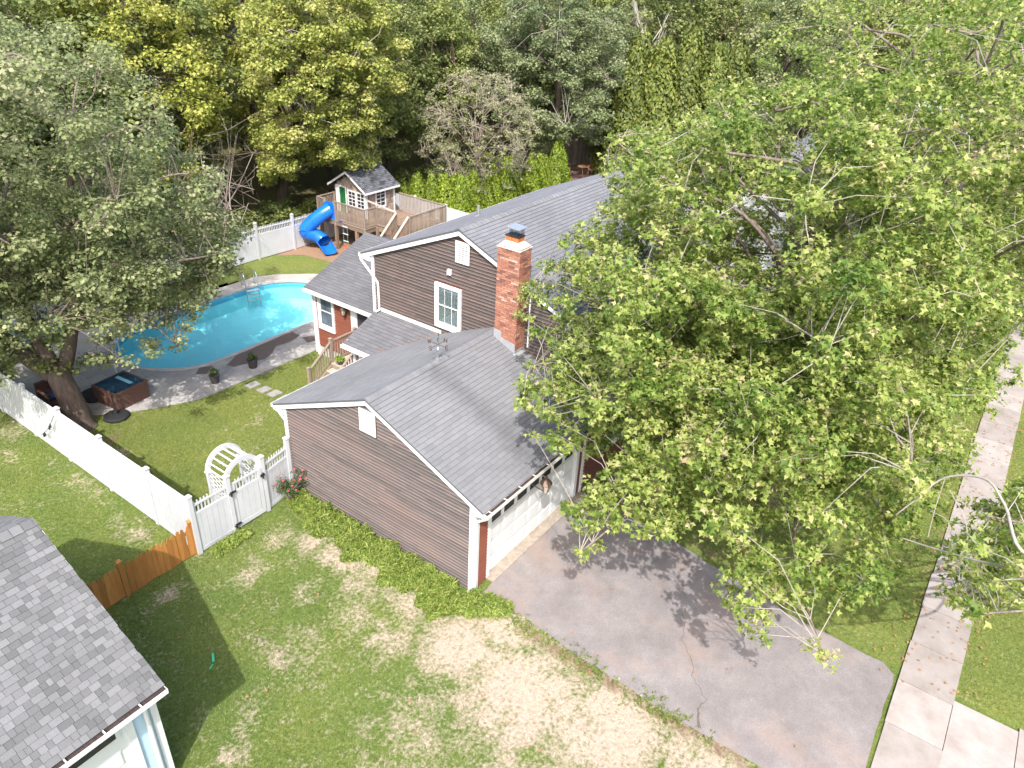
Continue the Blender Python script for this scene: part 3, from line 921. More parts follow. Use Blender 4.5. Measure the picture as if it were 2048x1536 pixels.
# --- garage door
gd = MB(); gd.box(0.73, 5.01, 0.085, 0.12, 0.05, 2.2)
door = gd.build('garage_door', MAT['door_white'], house)
m = MB()
m.box(0.60, 0.735, -0.02, 0.10, 0.03, 2.18); m.box(5.0, 5.14, -0.02, 0.10, 0.03, 2.18); m.box(0.60, 5.14, -0.02, 0.10, 2.183, 2.34)
m.build('door_casing', MAT['white'], house)
pm = MB()
def raised(m, w, h):
    x0, x1, z0, z1 = -w / 2, w / 2, -h / 2, h / 2
    i = 0.045
    o = len(m.v)
    m.v += [(x0, 0, z0), (x1, 0, z0), (x1, 0, z1), (x0, 0, z1), (x0 + i, -0.022, z0 + i), (x1 - i, -0.022, z0 + i), (x1 - i, -0.022, z1 - i), (x0 + i, -0.022, z1 - i)]
    for f in ((4, 5, 6, 7), (0, 1, 5, 4), (1, 2, 6, 5), (2, 3, 7, 6), (3, 0, 4, 7)):
        m.f.append(tuple(o + q for q in f)); m.r.append(0)
raised(pm, 0.49, 0.38)
pme = pm.mesh('door_panel', MAT['door_white'])
rl = MB()
for i in range(1, 4):
    rl.box(0.735, 5.0, 0.079, 0.0852, 0.05 + 0.535 * i - 0.006, 0.05 + 0.535 * i + 0.002)
rl.build('section_joint', MAT['lead'], door)
for rrow in range(3):
    for cc in range(7):
        place('door_panel', pme, (0.765 + 0.6 * cc + 0.29, 0.084, 0.05 + 0.535 * rrow + 0.27), door)
fm = MB()
for (a0, a1, c0, c1) in ((-.265, -.235, -.16, .16), (.235, .265, -.16, .16), (-.235, .235, -.16, -.13), (-.235, .235, .13, .16)):
    fm.box(a0, a1, -0.02, 0.0, c0, c1)
fme = fm.mesh('window', MAT['door_white'])
gm = MB(); gm.box(-.235, .235, -0.005, 0.001, -.13, .13); gme = gm.mesh('pane', MAT['glass'])
for cc in range(7):
    cx = 0.765 + 0.6 * cc + 0.265
    place('window', fme, (cx, 0.084, 1.86), door)
    place('window_pane', gme, (cx, 0.082, 1.86), door)

# --- gutters (open U section, brackets, debris)
def gutter(parent, x0, x1, y, z, side, debris=False, straps=0, axis='x'):
    """U gutter running along x (or y) ; side = outward direction"""
    m = MB(); w, h, t = 0.125, 0.11, 0.008
    def bx(a0, a1, o0, o1, z0, z1, mm=m):
        lo_, hi_ = sorted((y + side * o0, y + side * o1))
        if axis == 'x': mm.box(a0, a1, lo_, hi_, z0, z1)
        else: mm.box(lo_, hi_, a0, a1, z0, z1)
    bx(x0, x1, 0, t, z - h, z); bx(x0, x1, t, w - t, z - h, z - h + t); bx(x0, x1, w - t, w, z - h, z + 0.006)
    bx(x0, x0 + 0.006, t, w - t, z - h + t, z - .004); bx(x1 - 0.006, x1, t, w - t, z - h + t, z - .004)
    g = m.build('gutter', MAT['white'], parent)
    if debris:
        m2 = MB(); bx(x0 + .01, x1 - .01, t + .001, w - t - .001, z - h + t, z - 0.03, m2)
        m2.build('leaf_debris', MAT['debris'], g)
    sm = MB()
    if axis == 'x': sm.box(-0.012, 0.012, min(0, side * w) + .002, max(0, side * w) - .002, -0.004, 0.012)
    else: sm.box(min(0, side * w) + .002, max(0, side * w) - .002, -0.012, 0.012, -0.004, 0.012)
    sme = sm.mesh('strap', MAT['white'])
    for i in range(straps):
        p = x0 + (x1 - x0) * (i + 0.25) / straps
        place('strap', sme, (p, y, z) if axis == 'x' else (y, p, z), g)
    return g
ze = gz(-0.39)
gutter(house, -0.1, 5.56, -0.372, ze - 0.035, -1, True, 9)
gutter(house, -0.1, 3.9, 7.372, ze - 0.035, 1)
m = MB()   # fascia
m.box(-0.09, 5.56, -0.370, -0.345, ze - 0.17, ze - 0.03); m.box(-0.09, 3.9, 7.345, 7.370, ze - 0.17, ze - 0.03)
m.box(-0.02, 5.5, -0.345, 0.0, ze - 0.165, ze - 0.15); m.box(-0.02, 3.9, 7.0, 7.345, ze - 0.165, ze - 0.15)
m.build('fascia', MAT['white'], house)
def pipe(path, r_=0.036, name='downspout'):
    m = MB(); m.tube(path, r_, 8); return m.build(name, MAT['white'], house, smooth=False)
pipe([(0.03, -0.44, ze - 0.13), (0.03, -0.42, ze - 0.24), (0.04, -0.07, ze - 0.52), (0.05, -0.065, ze - 0.62), (0.05, -0.065, 0.12), (0.03, -0.2, 0.06)])
pipe([(0.0, 7.42, ze - 0.13), (0.0, 7.40, ze - 0.22), (0.02, 7.07, ze - 0.50), (0.02, 7.065, ze - 0.6), (0.02, 7.065, 0.1)])

# --- shingled roofs
def roof_slab(zf, x0, x1, yA, yB, th=0.055, name='roof'):
    m = MB()
    m.hexa([(x0, yA, zf(yA) - th - .012), (x1, yA, zf(yA) - th - .012), (x1, yB, zf(yB) - th - .012), (x0, yB, zf(yB) - th - .012), (x0, yA, zf(yA) - .012), (x1, yA, zf(yA) - .012), (x1, yB, zf(yB) - .012), (x0, yB, zf(yB) - .012)])
    return m.build(name, MAT['under'], house)

def shingle_field(roof, O, U, V, Lu, Lv, pitch, tabw, mat_obj, mat_att, n_single=0, near=None, clip=None, seed=1, courses=False, thick=0.017, jitter=0.0, tabvar=0.0):
    """O eave corner, U along eave, V up slope (unit). Shingles laid in courses; clip(u,v)->bool keeps."""
    r = random.Random(seed)
    U = Vector(U).normalized(); V = Vector(V).normalized(); N = U.cross(V).normalized(); O = Vector(O)
    nc = int(Lv / pitch + 0.999)
    items = []
    for c_ in range(nc):
        v0 = c_ * pitch
        v1 = min(v0 + pitch + 0.012, Lv)
        u = -(r.uniform(0, tabw) if tabvar else (tabw * (0.5 if c_ % 2 else 0.0) + 0.001))
        while u < Lu - 0.01:
            wd = tabw * (1 + r.uniform(-tabvar, tabvar)) if tabvar else tabw
            a, e = max(u, 0), min(u + wd - 0.005, Lu)
            u += wd
            if e - a < 0.03: continue
            if clip is not None and not clip((a + e) / 2, (v0 + v1) / 2): continue
            items.append((c_, a, e, v0, v1, thick + r.uniform(0, jitter), r.random()))
    if n_single:
        items.sort(key=lambda t: (O + U * (t[1] + t[2]) / 2 + V * t[3] - near).length)
        single, rest = items[:n_single], items[n_single:]
    else:
        single, rest = [], items
    rotm = Matrix((U, V, N)).transposed()
    eul = rotm.to_euler()
    cache = {}
    for (c_, a, e, v0, v1, th, q) in single:
        key = (round(e - a, 3), round(v1 - v0, 3))
        if key not in cache:
            w_, h_ = key
            mm = MB(); mm.hexa([(0, 0, -0.006), (w_, 0, -0.006), (w_, h_, -0.006), (0, h_, -0.006), (0, 0, thick), (w_, 0, thick), (w_, h_, 0.0005), (0, h_, 0.0005)]); mm.e.append(2)
            cache[key] = mm.mesh('shingle', mat_obj)
        place('shingle', cache[key], O + U * a + V * v0 + N * (th - thick), roof, eul)
    def emit(mm, it):
        c_, a, e, v0, v1, th, q = it
        mm.e.append(len(mm.f) + 2)
        P = lambda u_, v_, n_: tuple(O + U * u_ + V * v_ + N * n_)
        mm.hexa([P(a, v0, -.006), P(e, v0, -.006), P(e, v1, -.006), P(a, v1, -.006), P(a, v0, th), P(e, v0, th), P(e, v1, th - thick + .0005), P(a, v1, th - thick + .0005)], q)
    if courses:
        by = {}
        for it in rest: by.setdefault(it[0], []).append(it)
        for c_ in sorted(by):
            mm = MB()
            for it in by[c_]: emit(mm, it)
            mm.build('shingle_course', mat_att, roof, attr=True)
    elif rest:
        mm = MB()
        for it in rest: emit(mm, it)
        stuff(mm.build('shingle_field', mat_att, roof, attr=True))

def ridge_caps(roof, P0, P1, k_, mat, step=0.145, wd=0.16, seed=2):
    r = random.Random(seed)
    P0 = Vector(P0); P1 = Vector(P1); L = (P1 - P0).length; T = (P1 - P0).normalized()
    S = T.cross(Vector((0, 0, 1))).normalized()
    mm = MB()
    for sg in (-1, 1):
        a = [(0, 0, .012), (.19, 0, .004), (.19, sg * wd, .004 - k_ * wd), (0, sg * wd, .012 - k_ * wd)]
        bq = [(x_, y_, z_ - .012) for x_, y_, z_ in a]
        if sg > 0: mm.hexa(bq + a)
        else: mm.hexa([bq[i] for i in (0, 3, 2, 1)] + [a[i] for i in (0, 3, 2, 1)])
    me_ = mm.mesh('ridge_cap', mat)
    eul = Matrix((T, S, Vector((0, 0, 1)))).transposed().to_euler()
    n = int(L / step)
    for i in range(n):
        place('ridge_cap', me_, P0 + T * (i * step) + Vector((0, 0, r.uniform(.006, .012))), roof, eul)

CAMV = Vector(CAM_LOC)
cg = math.hypot(1, KG)
# garage roof, front slope continues along the house front as a low porch roof
groof = roof_slab(gz, -0.118, XM, -0.37, 3.5, name='garage_roof')
roof_slab(gz, -0.118, XM, 3.5, 7.37, name='garage_roof')
roof_slab(gz, XM, 17.0, -0.37, 0.995, name='front_lower_roof')
shingle_field(groof, (-0.125, -0.40, gz(-0.40)), (1, 0, 0), (0, 1, KG), 17.1, 3.9 * cg, 0.1405, 0.333, MAT['sh_obj'], MAT['sh_att'], 300, CAMV,
              clip=lambda u, v: (u - .125 < XM - 0.05) or (-0.4 + v / cg < 0.93), seed=4)
shingle_field(groof, (XM - 0.02, 7.40, gz(7.40)), (-1, 0, 0), (0, -1, KG), XM + 0.105, 3.9 * cg, 0.1405, 0.333, MAT['sh_obj'], MAT['sh_att'], 0, None, seed=5)
ridge_caps(groof, (-0.12, 3.5, 4.612), (5.25, 3.5, 4.612), KG, MAT['sh_obj'])

# --- main two storey block
cm = math.hypot(1, KM)
XF = 16.75
m = MB()
m.prism([(XM, 1.0, 0), (XM, 1.0, mz(1.0) - .13), (XM, 5.0, mz(5) - .13), (XM, 8.85, mz(8.85) - .13), (XM, 8.85, 0)], (0.12, 0, 0))
main_gable = m.build('upper_gable_wall', MAT['red_trim_wall'], house)
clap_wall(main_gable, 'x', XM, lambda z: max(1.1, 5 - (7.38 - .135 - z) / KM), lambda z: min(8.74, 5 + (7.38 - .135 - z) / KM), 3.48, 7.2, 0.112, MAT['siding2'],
          [(4.93, 6.05, 3.84, 5.42), (4.64, 5.18, 6.29, 6.98)], seed=12, lap_line=MAT['siding2_lap_line'])
m = MB()
m.box(XM + .12, XF, 8.75, 8.85, 0, mz(8.85) - .1); m.box(XM + .12, XF, 1.0, 1.1, 2.6, mz(1.0) - .1)
m.prism([(XF - .1, 1.0, 0), (XF - .1, 1.0, mz(1.0) - .13), (XF - .1, 5.0, mz(5) - .13), (XF - .1, 8.85, mz(8.85) - .13), (XF - .1, 8.85, 0)], (0.1, 0, 0))
m.build('main_wall', MAT['redsiding'], house)
# upper front wall boards, lower brick front
fw = MB(); fw.box(XM + .12, XF, 0.99, 1.0, 3.3, 5.6)
front_up = fw.build('front_upper_wall', MAT['red_trim_wall'], house)
clap_wall(front_up, 'y', 0.99, lambda z: XM + .12, lambda z: XF - .1, 3.5, 5.5, 0.112, MAT['redsiding'], [(7.6, 8.7, 3.9, 5.3), (11.6, 12.7, 3.9, 5.3), (14.6, 15.7, 3.9, 5.3)], seed=14)
m = MB(); m.box(5.5, XF, 0.02, 0.12, -0.1, 2.85)
brick_front = m.build('brick_front_wall', MAT['mortar'], house)
# courses of brick on the shaded front
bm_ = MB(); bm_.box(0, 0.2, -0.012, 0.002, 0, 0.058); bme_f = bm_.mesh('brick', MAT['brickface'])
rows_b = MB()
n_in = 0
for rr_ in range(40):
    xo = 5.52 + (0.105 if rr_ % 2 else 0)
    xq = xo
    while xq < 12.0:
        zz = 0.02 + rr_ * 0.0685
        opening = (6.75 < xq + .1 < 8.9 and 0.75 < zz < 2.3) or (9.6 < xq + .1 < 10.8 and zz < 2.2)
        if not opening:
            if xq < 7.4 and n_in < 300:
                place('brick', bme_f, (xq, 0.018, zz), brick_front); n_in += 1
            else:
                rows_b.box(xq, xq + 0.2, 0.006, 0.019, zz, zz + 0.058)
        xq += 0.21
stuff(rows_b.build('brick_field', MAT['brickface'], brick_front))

def dh_window(parent, axis, w, a0, a1, z0, z1, sgn=-1, trim=0.10, sill=0.16, name='window', grille=False, curtain=False, paint='white'):
    """double hung window with casing on plane (axis,w). a0..a1, z0..z1 outer casing."""
    def mk(): return MB()
    def bx(m_, u0, u1, q0, q1, d0, d1):
        dlo, dhi = sorted((w + sgn * d0, w + sgn * d1))
        if axis == 'x': m_.box(dlo, dhi, u0, u1, q0, q1)
        else: m_.box(u0, u1, dlo, dhi, q0, q1)
    m = mk()
    bx(m, a0, a0 + trim, z0, z1, -0.02, 0.075); bx(m, a1 - trim, a1, z0, z1, -0.02, 0.075)
    bx(m, a0 + trim, a1 - trim, z1 - trim, z1, -0.02, 0.075); bx(m, a0 + trim, a1 - trim, z0, z0 + sill, -0.02, 0.085)
    fr = m.build(name, MAT[paint], parent)
    g0, g1, h0, h1 = a0 + trim, a1 - trim, z0 + sill, z1 - trim
    zm = (h0 + h1) / 2
    m = mk(); bx(m, g0, g1, h0, h1, 0.022, 0.026) if curtain else bx(m, g0, g1, h0, h1, 0.004, 0.010); m.build('pane', MAT['glass_clear' if curtain else 'glass_blue'], fr)
    if curtain:
        m = mk(); bx(m, g0, g1, h1 - 0.15, h1, 0.012, 0.02); m.build('blind', MAT['white'], fr)
        m = mk()
        for i in range(7):
            u0 = g0 + (g1 - g0) * i / 7
            bx(m, u0 + .006, u0 + (g1 - g0) / 7 - .008, h0, h1 - .15, 0.002, 0.010 + 0.004 * (i % 2))
        m.build('curtain', MAT['curtain'], fr)
    m = mk(); sw_ = 0.04
    for (p0, p1, dd) in ((h0, zm + .02, 0.040), (zm - .02, h1, 0.030)):
        bx(m, g0, g0 + sw_, p0, p1, dd - .012, dd + .004); bx(m, g1 - sw_, g1, p0, p1, dd - .012, dd + .004)
        bx(m, g0 + sw_, g1 - sw_, p0, p0 + sw_, dd - .012, dd + .004); bx(m, g0 + sw_, g1 - sw_, p1 - sw_, p1, dd - .012, dd + .004)
    if grille:
        for q_ in (1, 2):
            u = g0 + (g1 - g0) * q_ / 3
            bx(m, u - .008, u + .008, zm + .02, h1 - sw_, 0.027, 0.033)
            bx(m, u - .008, u + .008, h0 + sw_, zm - .02, 0.027, 0.033)
    m.build('sash', MAT[paint], fr)
    return fr
dh_window(house, 'x', XM - 0.004, 4.95, 6.03, 3.86, 5.40, grille=True, curtain=True)
for xw in (7.62, 11.62, 14.62):
    dh_window(house, 'y', 0.986, xw, xw + 1.06, 3.92, 5.28)
    for xs_ in (xw - 0.42, xw + 1.08):
        m = MB(); m.box(xs_, xs_ + 0.38, 0.93, 0.968, 3.95, 5.25); m.build('shutter', MAT['greenshutter'], house)
dh_window(house, 'y', 0.012, 7.18, 8.3, 0.85, 2.2)
for xs_ in (6.77, 8.33):
    m = MB(); m.box(xs_, xs_ + 0.38, -0.045, -0.002, 0.85, 2.2); m.build('shutter', MAT['greenshutter'], house)
m = MB(); m.box(9.7, 10.75, -0.03, 0.02, 0.0, 2.12); m.build('front_door', MAT['white'], house)

# trims of main gable
corner_board(XM - 0.055, XM + 0.09, 8.75, 8.875, 2.5, mz(8.85) - .17)
corner_board(XM - 0.055, XM + 0.09, 0.975, 1.10, 3.3, mz(1.0) - .17)
rake(XM - 0.145, 0.62, 5.0, mz, 0.17); rake(XM - 0.145, 5.0, 9.28, mz, 0.17)
for yA, yB in ((0.62, 5.0), (5.0, 9.28)):
    m = MB(); m.hexa([(XM - .116, yA, mz(yA) - .15), (XM + .02, yA, mz(yA) - .15), (XM + .02, yB, mz(yB) - .15), (XM - .116, yB, mz(yB) - .15), (XM - .116, yA, mz(yA) - .035), (XM + .02, yA, mz(yA) - .035), (XM + .02, yB, mz(yB) - .035), (XM - .116, yB, mz(yB) - .035)])
    m.build('rake_soffit', MAT['white'], house)
for yi, yo in ((8.877, 9.285), (0.973, 0.62)):
    m = MB(); m.prism([(XM - .13, yi, mz(8.877) - .40), (XM - .13, yi, mz(yi) - .06), (XM - .13, yo, mz(yo) - .05), (XM - .13, yo, mz(yo) - .19)], (0.2, 0, 0)); m.build('eave_return', MAT['white'], house)
zem = mz(9.30)
gutter(house, XM - .13, XF, 9.275, zem - .03, 1)
gutter(house, XM - .13, XF, 0.70, mz(.7) - .03, -1, False, 8)
m = MB(); m.box(XM - .11, XF, 9.25, 9.273, zem - .17, zem - .03); m.box(XM - .11, XF, 0.702, 0.725, mz(.7) - .17, mz(.7) - .03); m.build('fascia', MAT['white'], house)
pipe([(XM - .1, 9.33, zem - .13), (XM - .1, 9.31, zem - .26), (XM - .09, 8.68, zem - .80), (XM - .08, 8.58, zem - .92), (XM - .08, 8.56, zem - 1.08), (XM - .08, 8.55, 3.66), (XM - .2, 8.62, 3.60)], 0.042)
m = MB(); m.box(XM - .06, XM - .002, 5.78, 8.5, 3.615, 3.74); m.build('skirt_trim', MAT['white'], house)
m = MB(); m.box(XM - .11, XM - .0, 5.35, 5.49, 5.80, 5.95); m.prism([(XM - .11, 5.35, 5.95), (XM - .0, 5.35, 5.99), (XM - .0, 5.35, 5.95)], (0, .14, 0)); m.build('wall_vent', MAT['white'], house)
m = MB(); m.tube([(XM - .03, 2.36, 4.28), (XM - .03, 2.36, 6.1)], 0.028, 6); m.build('conduit', MAT['white'], house)

mroof = roof_slab(mz, XM - 0.148, XF, 0.72, 5.0, name='main_roof')
mroof2 = roof_slab(mz, XM - 0.148, XF, 5.0, 9.27, name='main_roof')
shingle_field(mroof, (XM - 0.155, 0.69, mz(0.69)), (1, 0, 0), (0, 1, KM), XF - XM + .16, 4.31 * cm, 0.1405, 0.333, MAT['sh_obj'], MAT['shm_att'], 0, seed=21, courses=True)
shingle_field(mroof2, (XF, 9.30, mz(9.30)), (-1, 0, 0), (0, -1, KM), XF - XM + .155, 4.30 * cm, 0.1405, 0.333, MAT['sh_obj'], MAT['shm_att'], 0, seed=22, courses=True)
ridge_caps(mroof, (XM - .15, 5.0, 7.388), (XF, 5.0, 7.388), KM, MAT['sh_obj'], 0.2)
m = MB(); m.tube([(9.1, 7.13, 6.42), (9.1, 7.13, 6.86)], 0.055, 10); m.lathe((9.1, 7.13, 6.36), [(.16, .02), (.14, .10), (.06, .16)], 10)
m.build('vent_pipe', MAT['steel'], house)

# --- chimney
cx0, cx1, cy0, cy1 = 5.08, 5.66, 2.52, 3.30
m = MB(); m.box(cx0 + .014, cx1 - .014, cy0 + .014, cy1 - .014, 0, 7.42)
chim = m.build('chimney', MAT['mortar'], house)
bw = MB(); bw.box(0, .193, -.006, .09, 0, .053); bme = bw.mesh('brick', MAT['brick'])
bh = MB(); bh.box(0, .091, -.006, .09, 0, .053); bmeh = bh.mesh('brick', MAT['brick'])
r = random.Random(6)
nb = 0
zz = 4.14; row = 0
from_z = 4.14
while zz < 7.38:
    off = 0.0 if row % 2 == 0 else -0.105
    for face in (0, 1):
        L = (cy1 - cy0) if face == 0 else (cx1 - cx0)
        u = 0.0
        first = True
        while u < L - 0.02:
            half = (row % 2 == 1) == (face == 0) and first
            w_ = 0.10 if half else 0.206
            if u + w_ > L + 0.01: w_ = L - u
            if w_ < .04: break
            first = False
            if face == 0:
                vis = zz > gz(cy1 - u - .1) - 0.08
                if vis:
                    # front face: runs from cy1 to cy0 (facing -x)
                    o = place('brick', bmeh if w_ < .15 else bme, (cx0 + r.uniform(-.002, .003), cy1 - u, zz), chim, (0, 0, -math.pi / 2), (min(1, (w_ - .01) / (.094 if w_ < .15 else .196)), 1, 1)); nb += 1
            else:
                if zz > gz(cy0) - .08 :
                    o = place('brick', bmeh if w_ < .15 else bme, (cx0 + u, cy0 + r.uniform(-.002, .003), zz), chim, (0, 0, 0), (min(1, (w_ - .01) / (.094 if w_ < .15 else .196)), 1, 1)); nb += 1
            u += w_ + (0 if not half else .006)
    zz += 0.0672; row += 1
m = MB()
z0, z1 = 7.39, 7.56
m.hexa([(cx0 - .02, cy0 - .02, z0), (cx1 + .02, cy0 - .02, z0), (cx1 + .02, cy1 + .02, z0), (cx0 - .02, cy1 + .02, z0), (cx0 + .16, cy0 + .20, z1), (cx1 - .14, cy0 + .20, z1), (cx1 - .14, cy1 - .16, z1), (cx0 + .16, cy1 - .16, z1)])
m.box(cx0 - .021, cx1 + .021, cy0 - .021, cy1 + .021, 7.36, 7.3895)
m.build('crown', MAT['cement'], chim)
m = MB()
fx0, fx1, fy0, fy1 = cx0 + .15, cx1 - .13, cy0 + .19, cy1 - .15
fm_ = (fy0 + fy1) / 2
for ya, yb in ((fy0, fm_ - .01), (fm_ + .01, fy1)):
    m.box(fx0, fx1, ya, ya + .03, 7.5, 7.70); m.box(fx0, fx1, yb - .03, yb, 7.5, 7.70); m.box(fx0, fx0 + .03, ya + .03, yb - .03, 7.5, 7.70); m.box(fx1 - .03, fx1, ya + .03, yb - .03, 7.5, 7.70)
m.build('flue', MAT['clay'], chim)
m = MB()
for i in range(9):
    t = i / 8
    m.box(fx0 + .01, fx0 + .018, fy0 + (fy1 - fy0) * t * .72, fy0 + (fy1 - fy0) * t * .72 + .006, 7.69, 7.92)
    m.box(fx1 - .018, fx1 - .01, fy0 + (fy1 - fy0) * t * .72, fy0 + (fy1 - fy0) * t * .72 + .006, 7.69, 7.92)
for i in range(7):
    t = i / 6
    for yy in (fy0, fy0 + (fy1 - fy0) * .72):
        m.box(fx0 + .01 + (fx1 - fx0 - .03) * t, fx0 + .016 + (fx1 - fx0 - .03) * t, yy, yy + .006, 7.69, 7.92)
for zz in (7.71, 7.78, 7.85):
    m.box(fx0 + .01, fx1 - .01, fy0 - .002, fy0 + .004, zz, zz + .006); m.box(fx0 + .008, fx0 + .014, fy0, fy0 + (fy1 - fy0) * .72, zz, zz + .006)
m.box(fx0 - .02, fx1 + .02, fy0 - .02, fy1 + .02, 7.690, 7.715)
m.build('cap_mesh', MAT['black'], chim)
m = MB(); m.hexa([(fx0 - .07, fy0 - .06, 7.93), (fx1 + .07, fy0 - .06, 7.93), (fx1 + .07, fy1 - .06, 7.95), (fx0 - .07, fy1 - .06, 7.95), (fx0 - .07, fy0 - .06, 7.945), (fx1 + .07, fy0 - .06, 7.945), (fx1 + .07, fy1 - .06, 7.965), (fx0 - .07, fy1 - .06, 7.965)])
m.build('cap_lid', MAT['steel'], chim)
m = MB()
m.prism([(cx0 - .02, cy1 + .01, gz(cy1)), (cx0 - .02, cy1 + .01, gz(cy1) + .26), (cx0 - .02, cy1 - .26, gz(cy1) + .24), (cx0 - .02, cy1 - .26, gz(cy1 - .26) + .16), (cx0 - .02, cy0, gz(cy0) + .30), (cx0 - .02, cy0 - .02, gz(cy0) - .01)], (.012, 0, 0))
m.box(cx0 - .02, XM, cy0 - .021, cy0 - .009, gz(cy0) - .02, gz(cy0) + .08)
m.hexa([(cx0 - .10, cy0 - .12, gz(cy0 - .12) + .012), (XM, cy0 - .12, gz(cy0 - .12) + .012), (XM, cy0, gz(cy0) + .012), (cx0 - .10, cy0, gz(cy0) + .012), (cx0 - .10, cy0 - .12, gz(cy0 - .12) + .02), (XM, cy0 - .12, gz(cy0 - .12) + .02), (XM, cy0, gz(cy0) + .02), (cx0 - .10, cy0, gz(cy0) + .02)])
m.build('flashing', MAT['lead'], chim)

# --- entry pent roof between garage and rear wing
KP = (3.60 - 2.94) / 1.62
def pz_(x): return 3.60 - KP * (XM - x)
m = MB()
x0_ = 3.90
m.hexa([(x0_, 5.9, pz_(x0_) - .07), (XM, 5.5, pz_(XM) - .07), (XM, 8.62, pz_(XM) - .07), (x0_, 8.72, pz_(x0_) - .07), (x0_, 5.9, pz_(x0_) - .012), (XM, 5.5, pz_(XM) - .012), (XM, 8.62, pz_(XM) - .012), (x0_, 8.72, pz_(x0_) - .012)])
pent = m.build('entry_roof', MAT['under'], house)
cp = math.hypot(1, KP)
shingle_field(pent, (x0_ - .03, 8.74, pz_(x0_ - .03)), (0, -1, 0), (1, 0, KP), 3.4, (XM - x0_ + .02) * cp, 0.1405, 0.333, MAT['sh_obj'], MAT['shd_att'], 0, seed=31, courses=True,
              clip=lambda u, v: pz_(x0_ + v / cp) > gz(8.74 - u) - 0.10)
m = MB()  # orange leaf litter lying in the valley
r = random.Random(8)
for i in range(60):
    t = r.random(); yv = 5.78 + (7.2 - 5.78) * t
    xv = XM - (3.60 - gz(yv)) / KP
    xq, yq = xv + r.uniform(-.05, .03), yv + r.uniform(0.0, .10)
    zq = max(pz_(xq), gz(yq)) + .02
    m.poly([(xq, yq, zq), (xq + .05, yq + .01, zq + .01), (xq + .03, yq + .05, zq)])
stuff(m.build('fallen_leaves', simple('valley_litter', (0.42, 0.17, 0.08), (0.25, 0.1, 0.05), 20, 0.9), pent))
gutter(house, 7.36, 8.74, x0_ - .02, pz_(x0_) - .03, -1, False, 4, axis='y')
m = MB(); m.box(x0_ - .02, x0_ + .0, 7.3, 8.7, pz_(x0_) - .17, pz_(x0_) - .035); m.box(4.0, XM, 8.66, 8.685, 2.95, 3.0); m.build('fascia', MAT['white'], house)
m = MB(); m.box(4.12, 4.24, 8.42, 8.54, 0.3, pz_(4.2) - .07); m.build('porch_post', MAT['white'], house)
m = MB(); m.box(5.46, 5.548, 7.0, 8.84, 0.0, 3.5); m.build('entry_wall', MAT['redsiding'], house)

# --- rear wing with window and sliding door
XE, YE = 6.4, 13.08
KE = 0.40
XR = 9.5                    # wing ridge
def ez(x): return 4.32 - KE * abs(x - XR)
ww = MB(); ww.box(XE + .002, XE + .1, 8.85, YE, 0.42, ez(XE) - .1); ww.box(XE + .1, 12.5, YE - .1, YE, 0.42, ez(XE) - .1); ww.box(12.5, 12.6, 8.86, YE, .42, ez(XE) - .1)
wing = ww.build('rear_wing_wall', MAT['red_trim_wall'], house)
m = MB(); m.prism([(XE + .002, YE - .002, ez(XE) - .11), (XR, YE - .002, ez(XR) - .1), (12.6, YE - .002, ez(XE) - .11)], (0, -.09, 0)); m.build('rear_wing_gable', MAT['redsiding'], house)
clap_wall(wing, 'x', XE, lambda z: 8.86, lambda z: YE - .12, 0.5, ez(XE) - .15, 0.112, MAT['redsiding'], [(11.95, 12.85, 1.30, 3.2), (9.7, 11.03, 0.5, 2.86)], seed=41)
m = MB(); m.box(XE + .02, 12.6, 8.87, YE - .02, -0.05, 0.46); m.build('wing_foundation', MAT['cement'], house)
corner_board(XE - .055, XE + .10, YE - .12, YE + .02, 0.0, ez(XE) - .12)
dh_window(house, 'x', XE - .01, 11.94, 12.86, 1.28, 2.84, trim=.11, sill=.18)
m = MB(); m.box(XE - .04, XE + .01, 10.70, 11.03, .95, 2.7); m.box(XE - .04, XE + .01, 9.70, 9.80, .95, 2.7); m.box(XE - .04, XE + .01, 9.70, 11.03, 2.70, 2.86)
pd = m.build('patio_door', MAT['white'], house)
m = MB(); m.box(XE - .005, XE + .004, 10.12, 10.70, .98, 2.7); m.build('pane', MAT['glass'], pd)
m = MB(); m.box(XE - .03, XE + .008, 10.04, 10.12, .98, 2.7); m.box(XE - .004, XE + .004, 9.8, 10.04, .98, 2.7); m.build('sash', MAT['white'], pd)
xe0 = XE - .27
ce = math.hypot(1, KE)
m = MB(); m.hexa([(xe0, 8.86, ez(xe0) - .07), (XR, 8.86, ez(XR) - .07), (XR, YE + .22, ez(XR) - .07), (xe0, YE + .22, ez(xe0) - .07), (xe0, 8.86, ez(xe0) - .012), (XR, 8.86, ez(XR) - .012), (XR, YE + .22, ez(XR) - .012), (xe0, YE + .22, ez(xe0) - .012)])
wroof = m.build('rear_wing_roof', MAT['under'], house)
xe1 = 2 * XR - xe0
m = MB(); m.hexa([(XR, 8.86, ez(XR) - .07), (xe1, 8.86, ez(xe1) - .07), (xe1, YE + .22, ez(xe1) - .07), (XR, YE + .22, ez(XR) - .07), (XR, 8.86, ez(XR) - .012), (xe1, 8.86, ez(xe1) - .012), (xe1, YE + .22, ez(xe1) - .012), (XR, YE + .22, ez(XR) - .012)])
m.build('rear_wing_roof', MAT['shd_att'], house)
shingle_field(wroof, (xe0 - .02, YE + .23, ez(xe0 - .02)), (0, -1, 0), (1, 0, KE), YE + .23 - 8.87, (XR - xe0 + .02) * ce, 0.1405, 0.333, MAT['sh_obj'], MAT['shd_att'], 0, seed=42, courses=True)
ridge_caps(wroof, (XR, YE + .23, 4.328), (XR, 8.9, 4.328), KE, simple('dark_cap', (.13, .13, .14), (.10, .10, .11), 40, .9), 0.2)
gutter(house, 9.3, YE + .2, xe0 - .005, ez(xe0) - .03, -1, False, 0, axis='y')
